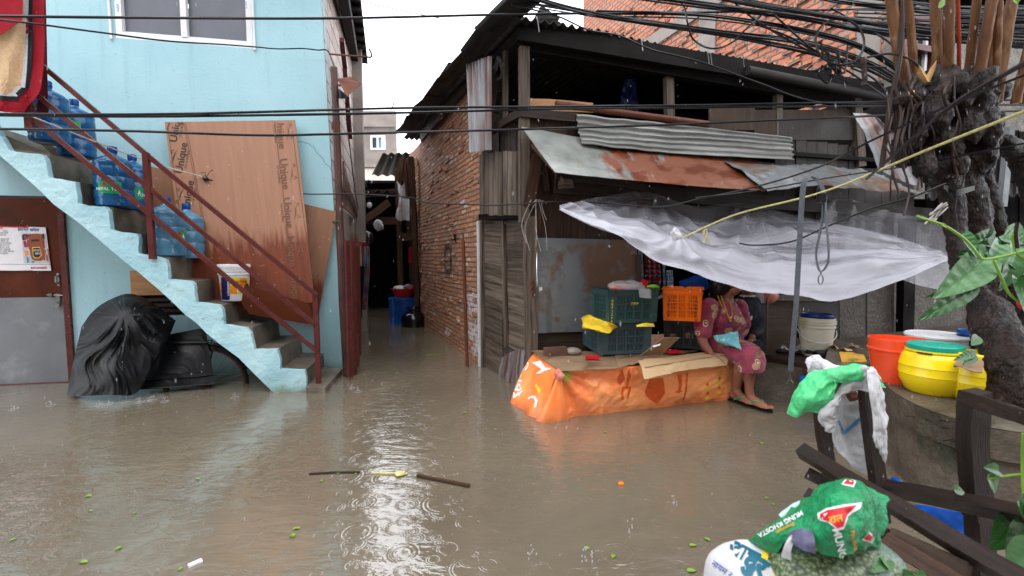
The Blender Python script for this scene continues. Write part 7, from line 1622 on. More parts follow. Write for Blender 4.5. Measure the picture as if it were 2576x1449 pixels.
    m = MB(); leaf_surf(m, P(2360, 20, 2.5), P(2380, -5, 2.5), .03, V((0, -1, 0))); leaf_surf(m, P(2560, 8, 2.5), P(2548, -12, 2.5), .04, V((0, -1, 0))); m.build('leaf_pair', 'fresh_leaf', label='two bright leaves at the top edge among the shoots', cat='leaf')
foliage()

# ============================================================ FOREGROUND FENCE, SACKS, STRAP
def foreground():
    P = atY; t = T('broken_wooden_frame', 'dark wet broken wooden fence frame in the lower right foreground', 'fence', (1.7, 1.6, 0))
    def bar(n_, a, b, w_, h, Ya, Yb, up=V((0, -1, .2)), mt='fence_wood', wob=.008): MB().beam(P(*a, Ya), P(*b, Yb), w_, h, up=up, seg=8, wob=wob, j=.0015).build(n_, mt, t, smooth=0)
    bar('post', (2452, 985), (2458, 1300), .062, .05, 1.40, 1.42); bar('top_rail', (2430, 1000), (2700, 1085), .058, .04, 1.38, 1.10); bar('rail', (2232, 1228), (2700, 1318), .062, .035, 1.62, 1.12); 
    bar('post_foot', (2462, 1300), (2480, 1750), .055, .05, 1.42, 1.42)
    bar('long_brace', (2018, 1135), (2600, 1480), .052, .045, 1.85, 1.12, wob=.012); bar('brace', (2030, 1190), (2220, 1300), .045, .04, 1.84, 1.66, wob=.014); bar('brace', (2032, 1240), (2180, 1330), .045, .03, 1.80, 1.6)
    bar('lower_plank', (2225, 1358), (2420, 1480), .05, .02, 1.42, 1.22, mt='brown_wood'); bar('lower_plank', (2245, 1350), (2440, 1440), .05, .02, 1.44, 1.24, mt='panel_wood'); bar('inner_post', (2230, 1340), (2270, 1500), .045, .04, 1.5, 1.5)
    bar('upright', (2062, 1010), (2105, 1330), .045, .04, 1.95, 1.9); bar('upright', (2180, 948), (2216, 1310), .045, .04, 1.72, 1.74)
    bar('cross_piece', (2130, 975), (2148, 1008), .03, .025, 1.8, 1.78, mt='rusty_steel')
    # white woven sack with green bag over the uprights
    s_ = T('white_sack_cloth', 'empty white woven sack with blue stripe hanging over the fence uprights', 'sack', P(2150, 1150, 1.75))
    def cl(rows, n_, mt, par, amp=.026, f=11, nu=60, nv=60, th=.003, seed=0): return MB().surf(rumple(patch(rows), amp, f, seed), nu, nv, th=th).build(n_, mt, par, smooth=70)
    cl([[P(2028, 905, 1.98), P(2050, 893, 1.95), P(2085, 905, 1.9), (P(2118, 930, 1.86))], [P(2028, 925, 1.95), P(2060, 915, 1.88), P(2095, 930, 1.82), P(2130, 945, 1.8)], [P(2040, 945, 1.94), P(2070, 950, 1.86), P(2100, 960, 1.8), P(2130, 965, 1.78)]], 'sack_top', 'white_sack', s_)
    a = cl([[P(2160, 925, 1.72), P(2182, 920, 1.66), P(2200, 935, 1.7)], [P(2125, 955, 1.72), P(2165, 950, 1.68), P(2215, 985, 1.66)], [P(2090, 1010, 1.74), P(2110, 1000, 1.72), P(2125, 990, 1.72)], [P(2062, 1050, 1.76), P(2075, 1040, 1.74), P(2095, 1030, 1.73)], [P(2078, 1080, 1.76), P(2092, 1085, 1.74), P(2105, 1060, 1.74)]], 'sack_fold', 'white_sack', s_, seed=3)
    b = cl([[P(2095, 1000, 1.80), P(2135, 985, 1.82), P(2168, 985, 1.80)], [P(2088, 1060, 1.80), P(2130, 1060, 1.84), P(2172, 1060, 1.80)], [P(2105, 1130, 1.80), P(2140, 1130, 1.83), P(2178, 1130, 1.80)], [P(2118, 1150, 1.80), P(2150, 1180, 1.82), P(2196, 1200, 1.80)]], 'sack_back', 'white_sack', s_, seed=5, amp=.012)
    cl([[P(2178, 925, 1.66), P(2195, 925, 1.66), P(2212, 948, 1.68)], [P(2186, 985, 1.63), P(2200, 985, 1.62), P(2222, 1000, 1.66)], [P(2196, 1060, 1.63), P(2210, 1060, 1.62), P(2232, 1070, 1.66)], [P(2198, 1110, 1.64), P(2208, 1115, 1.63), P(2232, 1110, 1.66)], [P(2218, 1130, 1.66), P(2222, 1150, 1.66), P(2226, 1165, 1.66)]], 'sack_side', 'white_sack', s_, seed=8, amp=.014)
    for q in ([(2112, 1056), (2124, 1087), (2120, 1090), (2109, 1056)], [(2120, 1089), (2150, 1060), (2172, 1040), (2172, 1048), (2150, 1072), (2124, 1094)]): stamp('blue_stripe', polypx(q, 2130, 1070), 'ink_sky', b, 2130, 1070, 1, maxlen=6, off=.006)
    g = T('green_plastic_bag', 'thin green plastic bag draped over the white sack on the fence', 'bag', P(2070, 1000, 1.75))
    cl([[P(2135, 915, 1.74), P(2160, 917, 1.70), P(2188, 925, 1.67), P(2228, 968, 1.66)], [P(2105, 930, 1.74), P(2125, 935, 1.70), P(2150, 945, 1.68), P(2218, 975, 1.66)], [P(2045, 935, 1.80), P(2075, 955, 1.74), P(2105, 965, 1.72), P(2112, 950, 1.71)], [P(2000, 985, 1.82), P(2035, 1000, 1.74), P(2070, 1010, 1.72), P(2098, 1000, 1.72)], [P(1978, 1040, 1.84), P(2000, 1050, 1.80), P(2035, 1035, 1.78), P(2062, 1040, 1.76)]], 'bag_film', 'green_bag', g, amp=.018, f=10, nu=60, nv=50, seed=2)
    # blue tarpaulin behind the rails
    cl([[P(2300, 1272, 1.7), P(2360, 1280, 1.66), P(2430, 1290, 1.6)], [P(2330, 1310, 1.68), P(2380, 1330, 1.64), P(2432, 1340, 1.6)], [P(2370, 1350, 1.66), P(2400, 1380, 1.62), P(2440, 1400, 1.58)]], 'blue_tarpaulin', 'blue_tarp', None).update() if False else None
    for rows, lab in (([[P(2300, 1268, 1.72), P(2360, 1276, 1.68), P(2440, 1290, 1.6)], [P(2330, 1310, 1.7), P(2390, 1330, 1.66), P(2440, 1345, 1.6)], [P(2380, 1352, 1.66), P(2420, 1380, 1.62), P(2500, 1420, 1.5)]], 'blue tarpaulin showing behind the dark fence rails'), ([[P(2238, 1205, 1.75), P(2252, 1200, 1.74), P(2275, 1215, 1.74)], [P(2240, 1235, 1.75), P(2255, 1230, 1.74), P(2278, 1228, 1.74)]], 'small scrap of blue plastic on the brace by the upright')):
        MB().surf(rumple(patch(rows), .02, 7, 1), 24, 24, th=.003).build('blue_tarpaulin', 'blue_tarp', smooth=60, label=lab, cat='tarpaulin')
    # grey strap with buckles
    t = T('webbing_strap', 'grey webbing strap with buckle and hook hanging over the yellow rope', 'strap', P(1990, 965, 2.55))
    def rib(pts, w_, n_='strap_band', wv=V((1, .15, 0))):
        c = spline(pts, 40); m = MB(); wv = wv.normalized()
        m.surf(lambda u, v: cr(c, u) + wv * (w_ * (v - .5)), 60, 2, th=.002); m.build(n_, 'strap_grey', t, smooth=60)
    rib([P(2036, 443, 2.58), P(2025, 455, 2.56), P(2018, 500, 2.55), P(2010, 640, 2.55), P(2002, 780, 2.55), P(1993, 880, 2.55), P(1989, 935, 2.55)], .034)
    rib([P(2036, 443, 2.60), P(2055, 452, 2.62), P(2070, 475, 2.62), P(2076, 500, 2.62)], .03)
    rib([P(2072, 500, 2.60), P(2068, 560, 2.60), P(2056, 620, 2.60), P(2054, 650, 2.60), P(2063, 682, 2.60), P(2078, 670, 2.60), P(2084, 640, 2.60), P(2079, 560, 2.60), P(2076, 500, 2.60)], .02, wv=V((1, .5, 0)))
    MB().box(P(2067, 498, 2.59), (.04, .02, .05)).build('buckle', 'black_rubber', t, smooth=0); m = MB()
    k = P(2065, 690, 2.6); m.tube([k + V((.014 * cos(a), 0, -.03 + .028 * sin(a))) for a in [i * pi / 8 for i in range(17)]], .003, 6, cap=False); m.tube([k + V((0, 0, .02)), k], .006, 8); m.build('snap_hook', 'steel', t)
    m = MB(); k = P(1988, 940, 2.55); m.tube([k, k + V((0, 0, -.03)), k + V((-.02, 0, -.06))], .004, 6); m.tube([k + V((0, 0, -.03)), k + V((.02, 0, -.055))], .004, 6); m.build('end_hook', 'steel', t)
    # filled sacks
    def sack(name, lab, c, r, mt, n=46, nz=.16, nf=6, sq=.8, R=None, seed=0):
        t = T(name, lab, 'sack', V(c) - V((0, 0, r[2]))); b = MB().blob(c, r, n, nz=nz, nf=nf, sq=sq, R=R, seed=seed).build('sack_body', mt, t, smooth=80); return t, b
    c = P(2085, 1425, 1.12); t1, b1 = sack('printed_sack', 'full sack with a printed bean pattern below the green crumpled sack', c, (.155, .13, .085), 'bean_print', seed=3)
    P1 = patch([[P(1978, 1385, 1.03), P(1985, 1350, 1.03), P(1995, 1338, 1.04)], [P(1965, 1400, 1.02), P(1975, 1370, 1.0), P(1990, 1350, 1.0)], [P(1990, 1410, 1.0), P(1990, 1385, .99), P(2000, 1360, 1.0)]]); MB().surf(P1, 8, 8, th=.002).build('pale_patch', 'white_sack', t1)
    t2 = T('green_rice_sack', 'crumpled green printed sack with MUNG lettering on top of the pile', 'sack', P(2090, 1400, 1.1))
    body = [[P(2042, 1245, 1.16), P(2075, 1220, 1.18), P(2120, 1205, 1.2), P(2165, 1208, 1.2), P(2205, 1232, 1.18), P(2238, 1258, 1.16)],
            [P(2050, 1270, 1.06), P(2090, 1250, 1.03), P(2130, 1240, 1.03), P(2165, 1240, 1.06), P(2195, 1262, 1.1), P(2225, 1275, 1.13)],
            [P(2045, 1310, 1.02), P(2090, 1300, .97), P(2130, 1295, .97), P(2170, 1290, 1.0), P(2190, 1310, 1.05), P(2215, 1345, 1.1)],
            [P(2040, 1350, 1.0), P(2085, 1350, .95), P(2130, 1355, .95), P(2170, 1340, .98), P(2190, 1345, 1.04), P(2214, 1360, 1.08)],
            [P(2048, 1385, 1.0), P(2090, 1400, .97), P(2130, 1404, .97), P(2165, 1388, 1.0), P(2190, 1375, 1.05), P(2212, 1375, 1.08)]]
    bd = cl(body, 'sack_film', 'sack_green', t2, amp=.016, f=11, nu=60, nv=70, seed=4)
    wing = [[P(1955, 1300, 1.2), P(1985, 1275, 1.18), P(2020, 1258, 1.15), P(2048, 1250, 1.1)], [P(1900, 1345, 1.2), P(1950, 1320, 1.12), P(2000, 1300, 1.08), P(2045, 1290, 1.05)], [P(1884, 1365, 1.2), P(1940, 1350, 1.1), P(1990, 1335, 1.06), P(2042, 1330, 1.03)], [P(1925, 1392, 1.15), P(1955, 1390, 1.1), P(1985, 1350, 1.06), P(2040, 1345, 1.02)]]
    wg = cl(wing, 'sack_wing', 'sack_green', t2, amp=.01, f=9, nu=40, nv=40, seed=6)
    pt = [[P(1960, 1296, 1.19), P(2000, 1262, 1.17), P(2045, 1247, 1.12)], [P(1968, 1306, 1.15), P(2005, 1280, 1.12), P(2046, 1268, 1.08)]]; cl(pt, 'pale_edge', 'sack_pale', t2, amp=.004, nu=10, nv=20)
    cl([[P(1982, 1342, 1.04), P(2015, 1330, 1.0), P(2045, 1340, .99)], [P(1990, 1358, 1.0), P(2020, 1362, .97), P(2050, 1362, .96)], [P(2000, 1372, .99), P(2025, 1385, .96), P(2050, 1392, .96)]], 'purple_print', 'sack_purple', t2, amp=.006, nu=16, nv=20)
    tr = bvh(bd); tw = bvh(wg); st = lambda n, bm, mt, x, y, sz=1, r=0, o=bd, tr=tr, **k: stamp(n, bm, mt, o, x, y, sz, r, tree=tr, off=k.pop('off', .004), **k)
    st('emblem_edge', pol([(-.5, .1), (-.3, .22), (.1, .3), (.5, .35), (.47, .22), (.2, .05), (.1, -.25), (-.05, -.28), (-.25, -.1), (-.48, -.05)]), 'ink_white', 2112, 1303, 112, 0, maxlen=.08)
    st('emblem_red', pol([(-.5, .1), (-.3, .2), (.1, .28), (.45, .33), (.2, .08), (.1, -.22), (-.05, -.26), (-.25, -.1), (-.48, -.03)]), 'ink_red', 2112, 1303, 100, 0, maxlen=.08, off=.006)
    st('emblem_text', txt('राल', .02), 'ink_gold', 2103, 1306, 26, 12, maxlen=.2, off=.008)
    st('sack_text', txt('MUNG', .03), 'ink_white', 2112, 1368, 27, -76, maxlen=.2, sy=27); st('sack_text', txt('Premium', .02), 'ink_gold', 2150, 1365, 17, -76, maxlen=.2)
    st('emblem_corner', pol([(-.5, -.1), (-.1, .3), (.5, .1), (.3, -.3)]), 'ink_white', 2135, 1214, 40, 0, maxlen=.2); st('emblem_corner', pol([(-.4, -.1), (-.1, .2), (.4, .1), (.3, -.2)]), 'ink_red', 2135, 1213, 36, 0, maxlen=.2, off=.006)
    st('emblem_side', pol([(-.5, -.4), (-.1, .5), (.5, .1), (.4, -.4)]), 'ink_white', 2186, 1352, 30, -20, maxlen=.2); st('emblem_side', pol([(-.4, -.3), (-.1, .35), (.35, .1), (.3, -.3)]), 'ink_red', 2186, 1352, 28, -20, maxlen=.2, off=.006)
    st('gold_line', polypx([(2034, 1305), (2037, 1305), (2032, 1345), (2052, 1390), (2049, 1392), (2029, 1348)], 2040, 1350), 'ink_gold', 2046, 1350, 1, maxlen=8)
    st('sack_text', txt('MUNG KHOSTA', .03), 'ink_white', 1963, 1318, 17.5, 208, o=wg, tr=tw, maxlen=.2, sy=17); st('sack_text', txt('Premium', .02), 'ink_gold', 1975, 1328, 14, 208, o=wg, tr=tw, maxlen=.2)
    # white sack with blue Devanagari letters
    c = P(1903, 1482, 1.16); t3, b3 = sack('white_printed_sack', 'white sack with large blue green lettering at the bottom edge', c, (.125, .11, .115), 'white_sack', n=50, nz=.1, nf=6, seed=9)
    c = P(1960, 1490, 1.12); t4, b4 = sack('patterned_sack', 'white, yellow and red printed sack end squeezed between the other sacks', c, (.10, .09, .075), 'white_sack', seed=5)
    tr3 = bvh(b3); stamp('sack_letters', txt('आगु', .04), 'ink_teal', b3, 1872, 1392, 52, -28, tree=tr3, maxlen=.15, off=.004); stamp('sack_letters', txt('दुर', .05), 'ink_teal', b3, 1900, 1420, 62, -32, tree=tr3, maxlen=.15, off=.004)
    stamp('sack_letters', txt('नायम र'), 'ink_blue', b3, 1815, 1432, 22, -35, tree=tr3, maxlen=.2, off=.004); 
    stamp('yellow_print', polypx([(1918, 1383), (1936, 1392), (1930, 1410), (1915, 1402)], 1925, 1397), 'ink_yellow', b3, 1925, 1397, 1, tree=tr3, maxlen=6, off=.006)
    tr4 = bvh(b4); 
    for x, y, m_ in ((1965, 1425, 'ink_orange'), (1985, 1440, 'ink_yellow'), (1955, 1442, 'ink_yellow')): stamp('yellow_print', disc(.5, 12), m_, b4, x, y, 22, tree=tr4, maxlen=.2)
foreground()
# ============================================================ BRICK BUILDINGS BEHIND, CABLES, FLOATING THINGS, RAIN
def tower():
    t = T('brick_tower_house', 'tall unplastered orange brick house rising behind the tin roof', 'house', (4.7, 6.2, 0))
    Q = Pl((5.05, 6.4), (-.36, .93)); m = MB(); Rz = Matrix.Rotation(atan2(Q.d.y, Q.d.x), 3, 'Z'); sL = Q.sz(1467, 100)[0]
    wallgrid(m, Q, 0, sL, -.5, 9, depth=.3); wm = m
    m = MB(); rr = random.Random(6)      # concrete ring beams and smeared columns
    for x0, y0, x1, y1, w_ in ((2190, 40, 1700, 140, .5), (2200, -60, 1560, 40, .3)): pass
    a, b = Q.px(1690, 150, .02), Q.px(2170, -60, .02)
    zc = Q.px(1960, 60, 0).z; m.box(Q.pt(3.2, zc - .1, .01), (.45, .06, 6.0), Rz, j=.02); m.box(Q.pt(sL / 2, zc + 1.1, .015), (sL, .07, .28), Rz); m.box(Q.pt(.18, 4.2, .01), (.3, .05, 9), Rz)
    m.build('concrete_frame', 'grey_render', t, smooth=0)
    m = wm; rr = random.Random(8)
    for k in range(420): m.box(Q.pt(rr.uniform(.1, sL), 3.2 + int(rr.uniform(0, 44)) * .1 + .05, rr.uniform(0, .02)), (.21, .04, .075), Rz @ Matrix.Rotation(rr.uniform(-.05, .05), 3, 'Y'), j=.008)
    m.build('brick_face', 'orange_brick', t, smooth=0)
    F2 = Pl((5.05, 6.4), (.95, .3)); m = MB(); R2 = Matrix.Rotation(atan2(F2.d.y, F2.d.x), 3, 'Z'); w_ = pxrect(F2, 2268, 55, 2345, 205)
    wallgrid(m, F2, 0.01, 7, -.5, 9, [w_], depth=.3); m.build('front_face', 'dark_concrete', t, smooth=0)
    a, b, c, d = w_; m = MB()
    for p in (((a + b) / 2, c, b - a + .1, .09), ((a + b) / 2, d, b - a + .1, .09), (a, (c + d) / 2, .09, d - c), (b, (c + d) / 2, .09, d - c), ((a + b) / 2, c + (d - c) * .55, b - a, .08)): m.box(F2.pt(p[0], p[1], .0), (p[2], .12, p[3]), R2)
    fr = m.build('window_frame', 'red_brown_paint', t, smooth=0); MB().box(F2.pt((a + b) / 2, (c + d) / 2, -.06), (b - a, .02, d - c), R2).build('window_pane', 'dark_pane', fr, smooth=0); MB().box(F2.pt(b - .1, (c + d) / 2, -.03), (.05, .04, d - c - .1), R2).build('window_post', 'white_plastic', fr, smooth=0)
    t = T('pale_house', 'pale grey house with a white window glimpsed right of the tree head', 'house', (10, 12, 0)); G = Pl((9, 11), (1, -.2)); w_ = pxrect(G, 2548, 175, 2600, 205); zt = G.sz(2500, 125)[1]
    m = MB(); w_ = (G.s_at(2562), G.s_at(2640), G.sz(2570, 205)[1], G.sz(2570, 130)[1] - .05); wallgrid(m, G, G.s_at(2440), G.s_at(2440) + 9, -.5, zt + .4, [w_], depth=.3); m.build('wall', 'pale_render', t, smooth=0); a, b, c, d = w_; m = MB(); Rg = Matrix.Rotation(atan2(G.d.y, G.d.x), 3, 'Z')
    for p in (((a + b) / 2, c, b - a, .12), (a, (c + d) / 2, .14, d - c), ((a + b) / 2, d, b - a, .12)): m.box(G.pt(p[0], p[1], 0), (p[2], .1, p[3]), Rg)
    f = m.build('window_frame', 'white_plastic', t, smooth=0); MB().box(G.pt((a + b) / 2, (c + d) / 2, -.1), (b - a, .02, d - c), Rg).build('window_pane', 'leaf_pale', f, smooth=0)
    t = T('dark_shed', 'dark timber and tin shed behind the tree', 'shed', (5.2, 5.4, 0)); m = MB()
    D_ = Pl((3.6, 5.6), (1, -.05)); planks(m, D_, 2330, 2800, (330, 330), (700, 700), 18, False, j=3); planks(m, D_, 2280, 2800, (500, 500), (760, 760), 3, True, off=-.1); m.build('shed_boards', 'black_wood', t, smooth=0)
    P = patch([[atY(2260, 15, 6.0), atY(2900, -30, 5.0)], [atY(2260, -160, 4.4), atY(2900, -260, 3.6)]]); MB().surf(lambda u, v: P(u, v) + UPV * .02 * sin(v * 150), 4, 120, th=.01).build('shed_roof', 'dark_corrugated', t); 
    P = patch([[atY(2330, 470, 5.6), atY(2800, 440, 5.4)], [atY(2330, 500, 4.6), atY(2800, 480, 4.4)]]); MB().surf(lambda u, v: P(u, v) + UPV * .02 * sin(v * 130), 4, 120, th=.01).build('low_roof', 'dark_corrugated', t)
    m = MB(); planks(m, D_, 2400, 2580, (-60, -60), (100, 120), 8, False, off=.3, j=3); m.build('upper_boards', 'black_wood', t, smooth=0)
    MB().beam(atY(2540, 320, 4.2), atY(2520, 520, 4.2), .05, .05).build('grey_prop', 'galvanised', t, smooth=0)
tower()
def opposite():  # unseen house added behind the camera to block sky and deepen the shade
    t = T('sky_blocking_house', 'unseen plain house added behind the viewer to block part of the sky', 'house', (0, -4, 0)); O = Pl((-9, -4.2), (1, 0)); O.n = V((0, 1, 0)); m = MB()
    wallgrid(m, O, 0, 18, -.5, 5.6, [(3, 4.2, 1.5, 2.9), (7, 8.2, 1.5, 2.9), (11, 12.2, 1.5, 2.9)], depth=.25); m.build('wall', 'grey_render', t, smooth=0)
    for x in (3.6, 7.6, 11.6): MB().box(O.pt(x, 2.2, -.2), (1.3, .03, 1.5)).build('window', 'dark_pane', t, smooth=0)
    m = MB(); m.prism([O.pt(-.3, 5.6, .3), O.pt(18.3, 5.6, .3), O.pt(18.3, 7, -2.5), O.pt(-.3, 7, -2.5)], (0, 0, .06)); m.build('roof', 'dark_corrugated', t, smooth=0)
opposite()
def cables():
    A = lambda *p: [atY(*q) for q in p]
    cable(A((-200, 38, 3.0), (300, 44, 3.1), (830, 46, 3.3), (1300, 36, 3.5), (1800, 30, 3.7), (2300, 20, 3.9), (2700, 12, 4.0)), .0085, 'topmost long black cable crossing the window and the sky')
    cable(A((-200, 40, 2.9), (0, 50, 3.0), (240, 80, 3.2), (420, 103, 3.6), (560, 112, 4.1), (640, 118, 4.3), (700, 123, 4.5), (760, 122, 4.6), (800, 126, 4.6), (824, 128, 4.65), (840, 165, 4.6)), .006, 'wavy black cable drooping over the blue wall below the window')
    g = 'long black cables crossing the middle of the view'
    cable(A((-200, 285, 2.9), (300, 288, 3.0), (640, 282, 3.1), (1000, 272, 3.2), (1400, 268, 3.4), (1800, 264, 3.6), (2250, 255, 3.8), (2700, 250, 4)), .0085, 'upper cable of the close pair at loft rail height', g)
    cable(A((-200, 288, 2.95), (300, 293, 3.05), (640, 290, 3.1), (1000, 284, 3.25), (1400, 274, 3.4), (1800, 270, 3.6), (2250, 266, 3.8), (2700, 262, 4)), .0085, 'lower cable of the close pair at loft rail height', g)
    cable(A((-200, 322, 2.9), (300, 329, 3.0), (640, 340, 3.1), (850, 337, 3.2), (1290, 326, 3.35), (1700, 313, 3.5), (2100, 296, 3.7), (2280, 288, 3.8), (2700, 275, 4)), .0085, 'single black cable just below the pair, across the plywood top', g)
    cable(A((60, 285, 3.2), (160, 325, 3.4), (300, 380, 3.9), (420, 420, 4.2), (515, 446, 4.35)), .005, 'thin white string tied from the rug to the knot on the plywood', mat='rope_white', name='string', cat='string')
    cable(A((515, 448, 4.35), (560, 462, 4.4), (620, 478, 4.45), (700, 477, 4.5), (770, 488, 4.5), (900, 488, 4.4), (1030, 497, 4.2), (1080, 510, 4.1), (1200, 515, 4.0), (1260, 516, 3.9), (1400, 507, 3.7), (1500, 510, 3.6), (1660, 520, 3.5), (1760, 500, 3.4), (1900, 470, 3.2), (2060, 420, 3.0), (2200, 350, 2.7), (2400, 260, 2.2), (2600, 180, 1.8)), .006, 'twisted thin black cable sagging from the plywood knot past the shack to the upper right')
    MB().blob(atY(516, 448, 4.34), (.025, .02, .025), 14, nz=.5, nf=40).tube(spline(A((505, 436, 4.34), (516, 434, 4.34), (518, 446, 4.34), (530, 430, 4.34), (536, 428, 4.34)), 12), .003, 4).build('cable_knot', 'cable_black', label='small black wire knot in front of the big plywood sheet', cat='knot')
    cable(A((1860, 612, 3.3), (1900, 617, 3.2), (1990, 608, 3.0), (2080, 570, 2.9), (2190, 525, 2.8), (2290, 497, 2.7), (2380, 462, 2.65)), .006, 'black cable from the plastic sheet up to the lashing on the tree')
    cable(A((1750, 498, 3.3), (1900, 480, 3.2), (2080, 448, 3.1), (2300, 415, 2.8), (2500, 375, 2.4), (2700, 340, 2.0)), .005, 'thin grey cable running straight right below the yellow rope')
    cable(A((2180, 450, 2.3), (2260, 380, 1.9), (2400, 262, 1.5), (2576, 160, 1.2), (2700, 90, 1.05)), .007, 'thick blurred dark cable closest to the camera in front of the tree')
    cable(A((860, -10, 4.0), (980, 20, 4.2), (1150, 55, 4.4), (1240, 78, 4.6), (1262, 82, 4.6), (1290, 72, 4.4)), .0035, 'hair thin wire crossing the sky to the shack roof')
    cable(A((1288, 12, 3.5), (1400, 40, 3.6), (1480, 75, 3.65), (1560, 90, 3.7), (1640, 125, 3.75), (1760, 155, 3.8), (1900, 205, 3.9), (2050, 255, 4.0), (2230, 262, 4.0)), .006, 'pale shiny cable wandering across the dark loft opening')
    rr = random.Random(21); g = 'black cables in the dense bundle crossing the upper right'
    lab = 'one of many black cables in the dense tangle at the upper right'
    # bundles: (start picture points), several strands each
    runs = [(((1250, -40), (1480, 25), (1800, 75), (2050, 110), (2230, 180), (2300, 250)), 7, 10, 3.4), (((1400, -40), (1700, 0), (2000, 40), (2200, 75), (2400, 95), (2700, 120)), 12, 13, 3.3),
            (((1640, -50), (1900, 5), (2150, 45), (2350, 75), (2500, 90), (2700, 105)), 12, 14, 3.2), (((1900, -50), (2100, -5), (2300, 20), (2450, 35), (2700, 45)), 10, 16, 3.2), (((1500, 30), (1800, 40), (2100, 95), (2240, 160), (2330, 245)), 5, 12, 3.5),
            (((1290, 0), (1600, 50), (1900, 100), (2150, 160), (2260, 215)), 5, 8, 3.55), (((2200, 60), (2400, 70), (2576, 68), (2700, 60)), 8, 40, 3.6), (((2150, 20), (2400, 30), (2576, 30), (2700, 25)), 6, 28, 3.6), (((2300, 240), (2450, 235), (2576, 225), (2700, 215)), 7, 26, 3.7)]
    for pts, n, sp_, Y in runs:
        for k in range(n):
            o = rr.gauss(0, sp_ * .5); o2 = rr.gauss(0, sp_ * .5); q = []
            for i, (x, y) in enumerate(pts):
                f = i / (len(pts) - 1); q.append(atY(x, y + o * (1 - f) + o2 * f + rr.uniform(-3, 3) + (4 if 0 < i < len(pts) - 1 else 0) * rr.random(), Y + .1 * rr.random() + .25 * f))
            cable(q, rr.uniform(.004, .0072), lab, g)
    # crossing drops and loops
    for pts in (((1700, -10), (1722, 20), (1730, 60), (1745, 100), (1790, 122), (1840, 108), (1880, 70), (1920, 35)), ((1830, -10), (1900, 50), (2000, 110), (2080, 150)), ((1950, 40), (2040, 120), (2150, 190), (2250, 260)), ((1900, 60), (2000, 100), (2100, 160), (2230, 170)), ((2140, 170), (2200, 200), (2255, 270)), ((2090, 20), (2160, 60), (2250, 120), (2270, 200))):
        cable([atY(x, y, 3.45 + rr.uniform(-.1, .1)) for x, y in pts], .0065, 'black cable end hanging slack across the tangle before the brick house', 'slack cable ends below the dense bundle')
    c = atY(2113, 105, 3.3); MB().tube([c + V((.17 * cos(a), .02 * sin(a), .165 * sin(a))) for a in [2 * pi * i / 40 for i in range(41)]], .0075, 7, cap=False).build('cable_loop', 'cable_black', label='round loop of spare black cable in front of the brick house', cat='cable loop')
    m = MB(); c = atY(2080, 160, 3.35)
    for k in range(16): a = c + V((rr.uniform(-.07, .07), rr.uniform(-.03, .03), rr.uniform(-.07, .07))); m.tube(spline([a, a + V((rr.uniform(-.1, .1), 0, rr.uniform(-.1, .1))), a + V((rr.uniform(-.12, .12), 0, rr.uniform(-.12, .12)))], 6), .007, 5)
    m.build('cable_splice', 'cable_black', label='tangled splice where black cables meet the tin roof edge', cat='cable splice')
cables()
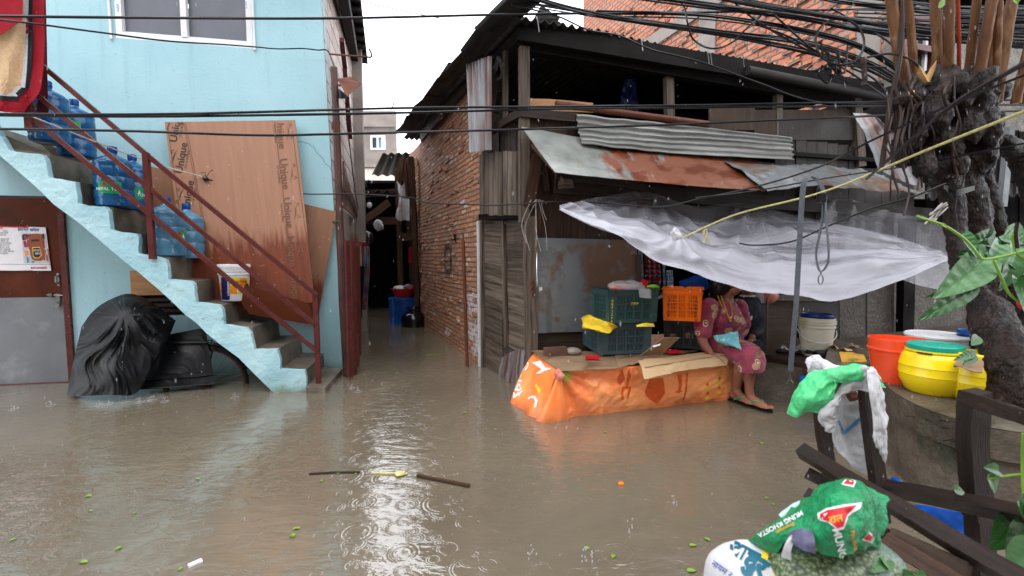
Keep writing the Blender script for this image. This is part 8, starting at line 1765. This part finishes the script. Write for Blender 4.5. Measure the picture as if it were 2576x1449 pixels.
def floating():
    g = 'green leaves floating on the flood water'; rr = random.Random(31); k = 0
    spots = [(228, 1285), (339, 1290), (296, 1380), (211, 1414), (453, 1430), (741, 1330), (749, 1329), (736, 1346), (600, 1172), (223, 1248), (1523, 1086), (1945, 1268), (1744, 1372), (1778, 1356), (1542, 1400), (1740, 1436), (850, 1190), (895, 1192), (1170, 1038), (1246, 1080), (30, 1358), (498, 1205), (808, 1209), (1916, 1115), (1930, 1253), (1476, 1378)]
    for x, y in spots:
        p = atZ(x, y, .004); d = V((cos(k * 2.1), sin(k * 2.1), 0)); L = rr.uniform(.011, .019); m = MB(); leaf_surf(m, p - d * L, p + d * L, L * 1.2, UPV, curl=.01); k += 1
        m.build('floating_leaf', 'fresh_leaf', smooth=60, label='small bright green leaf floating flat on the brown water', cat='leaf', group=g)
    def stick(a, b, r, mt, lab, n_='stick'): p, q = atZ(*a, .006), atZ(*b, .006); MB().tube([p, p.lerp(q, .5) + V((.01, .01, 0)), q], r, 7, nz=.3, nf=20).build(n_, mt, label=lab, cat='stick')
    stick((778, 1192), (905, 1188), .006, 'root', 'thin dark twig floating left of the sky reflection')
    p, q = atZ(1050, 1196, .008), atZ(1181, 1222, .008); MB().beam(p, q, .02, .012, seg=4, wob=.004).build('floating_stick', 'brown_wood', smooth=0, label='flat dark wooden stick floating in the middle of the water', cat='stick')
    p, q = atZ(935, 1188, .006), atZ(1025, 1190, .008); MB().beam(p, q, .014, .006, seg=4, wob=.006).build('floating_stick', 'rope_yellow', smooth=0, label='pale yellow stalk floating beside the dark wooden stick', cat='stick')
    MB().blob(atZ(1005, 1191, .008), (.03, .03, .008), 18, nz=.4, nf=30).build('blossom', 'rope_yellow', label='pale yellow flower head floating at the end of the stalk', cat='flower')
    MB().blob(atZ(1562, 1217, .006), (.017, .014, .011), 20, nz=.1, nf=20).build('orange_fruit', 'orange_fruit', label='tiny orange fruit floating right of centre', cat='fruit')
    p, q = atZ(474, 1424, .005), atZ(508, 1409, .005); MB().beam(p, q, .02, .008, seg=3).build('plastic_wrapper', 'paper_white', smooth=0, label='small white wrapper floating at the bottom left', cat='wrapper')
    p, q = atZ(1070, 893, .005), atZ(1120, 891, .005); MB().beam(p, q, .02, .006, taper=.2).build('floating_straw', 'fresh_leaf', smooth=0, label='long pale green leaf blade floating at the alley mouth', cat='leaf')
    # splashes where roof water drips
    m = MB(); sp_ = [(310, 1010), (326, 1008), (350, 1012), (372, 1009), (385, 1007), (415, 1010), (250, 1020), (275, 1016), (590, 1000), (35, 1030), (128, 1020), (885, 977), (835, 970), (690, 990), (900, 985), (1690, 1265), (1583, 1334), (1475, 1395), (1480, 1410), (1335, 1405)]
    for x, y in sp_:
        c = atZ(x, y, 0)
        for i in range(7): a = rr.uniform(0, 6.28); r = rr.uniform(.0, .035); z = rr.uniform(.0, .04); m.blob(c + V((r * cos(a), r * sin(a), z)), (.003, .003, .006), 6)
        if c.y > 3: m.tube([c + V((.03 * cos(a), .03 * sin(a), .001)) for a in [2 * pi * i / 14 for i in range(15)]], .0014, 5, cap=False)
    m.build('drip_splashes', 'raindrop', label='small splashes thrown up where drips hit the water', cat='splashes', kind='stuff')
    m = MB()
    for k in range(2400):
        Y = rr.uniform(.9, 8.5) ** 1.0; x = rr.uniform(-1.15, 1.15) * Y; z = HC + rr.uniform(-.7, .58) * Y
        if z < .02: continue
        r = rr.uniform(.0007, .0013); L = r * rr.uniform(3, 6); c = V((x, Y, z)); o = len(m.v)
        m.v += [c + V((0, 0, L)), c + V((r, 0, 0)), c + V((0, r, 0)), c + V((-r, 0, 0)), c + V((0, -r, 0)), c - V((0, 0, L))]
        for f in ((0, 1, 2), (0, 2, 3), (0, 3, 4), (0, 4, 1), (5, 2, 1), (5, 3, 2), (5, 4, 3), (5, 1, 4)): m.f.append([i + o for i in f]); m.u.append([(0, 0)] * 3); m.m.append(0)
    m.build('rain', 'raindrop', label='falling raindrops', cat='rain', kind='stuff')
floating()
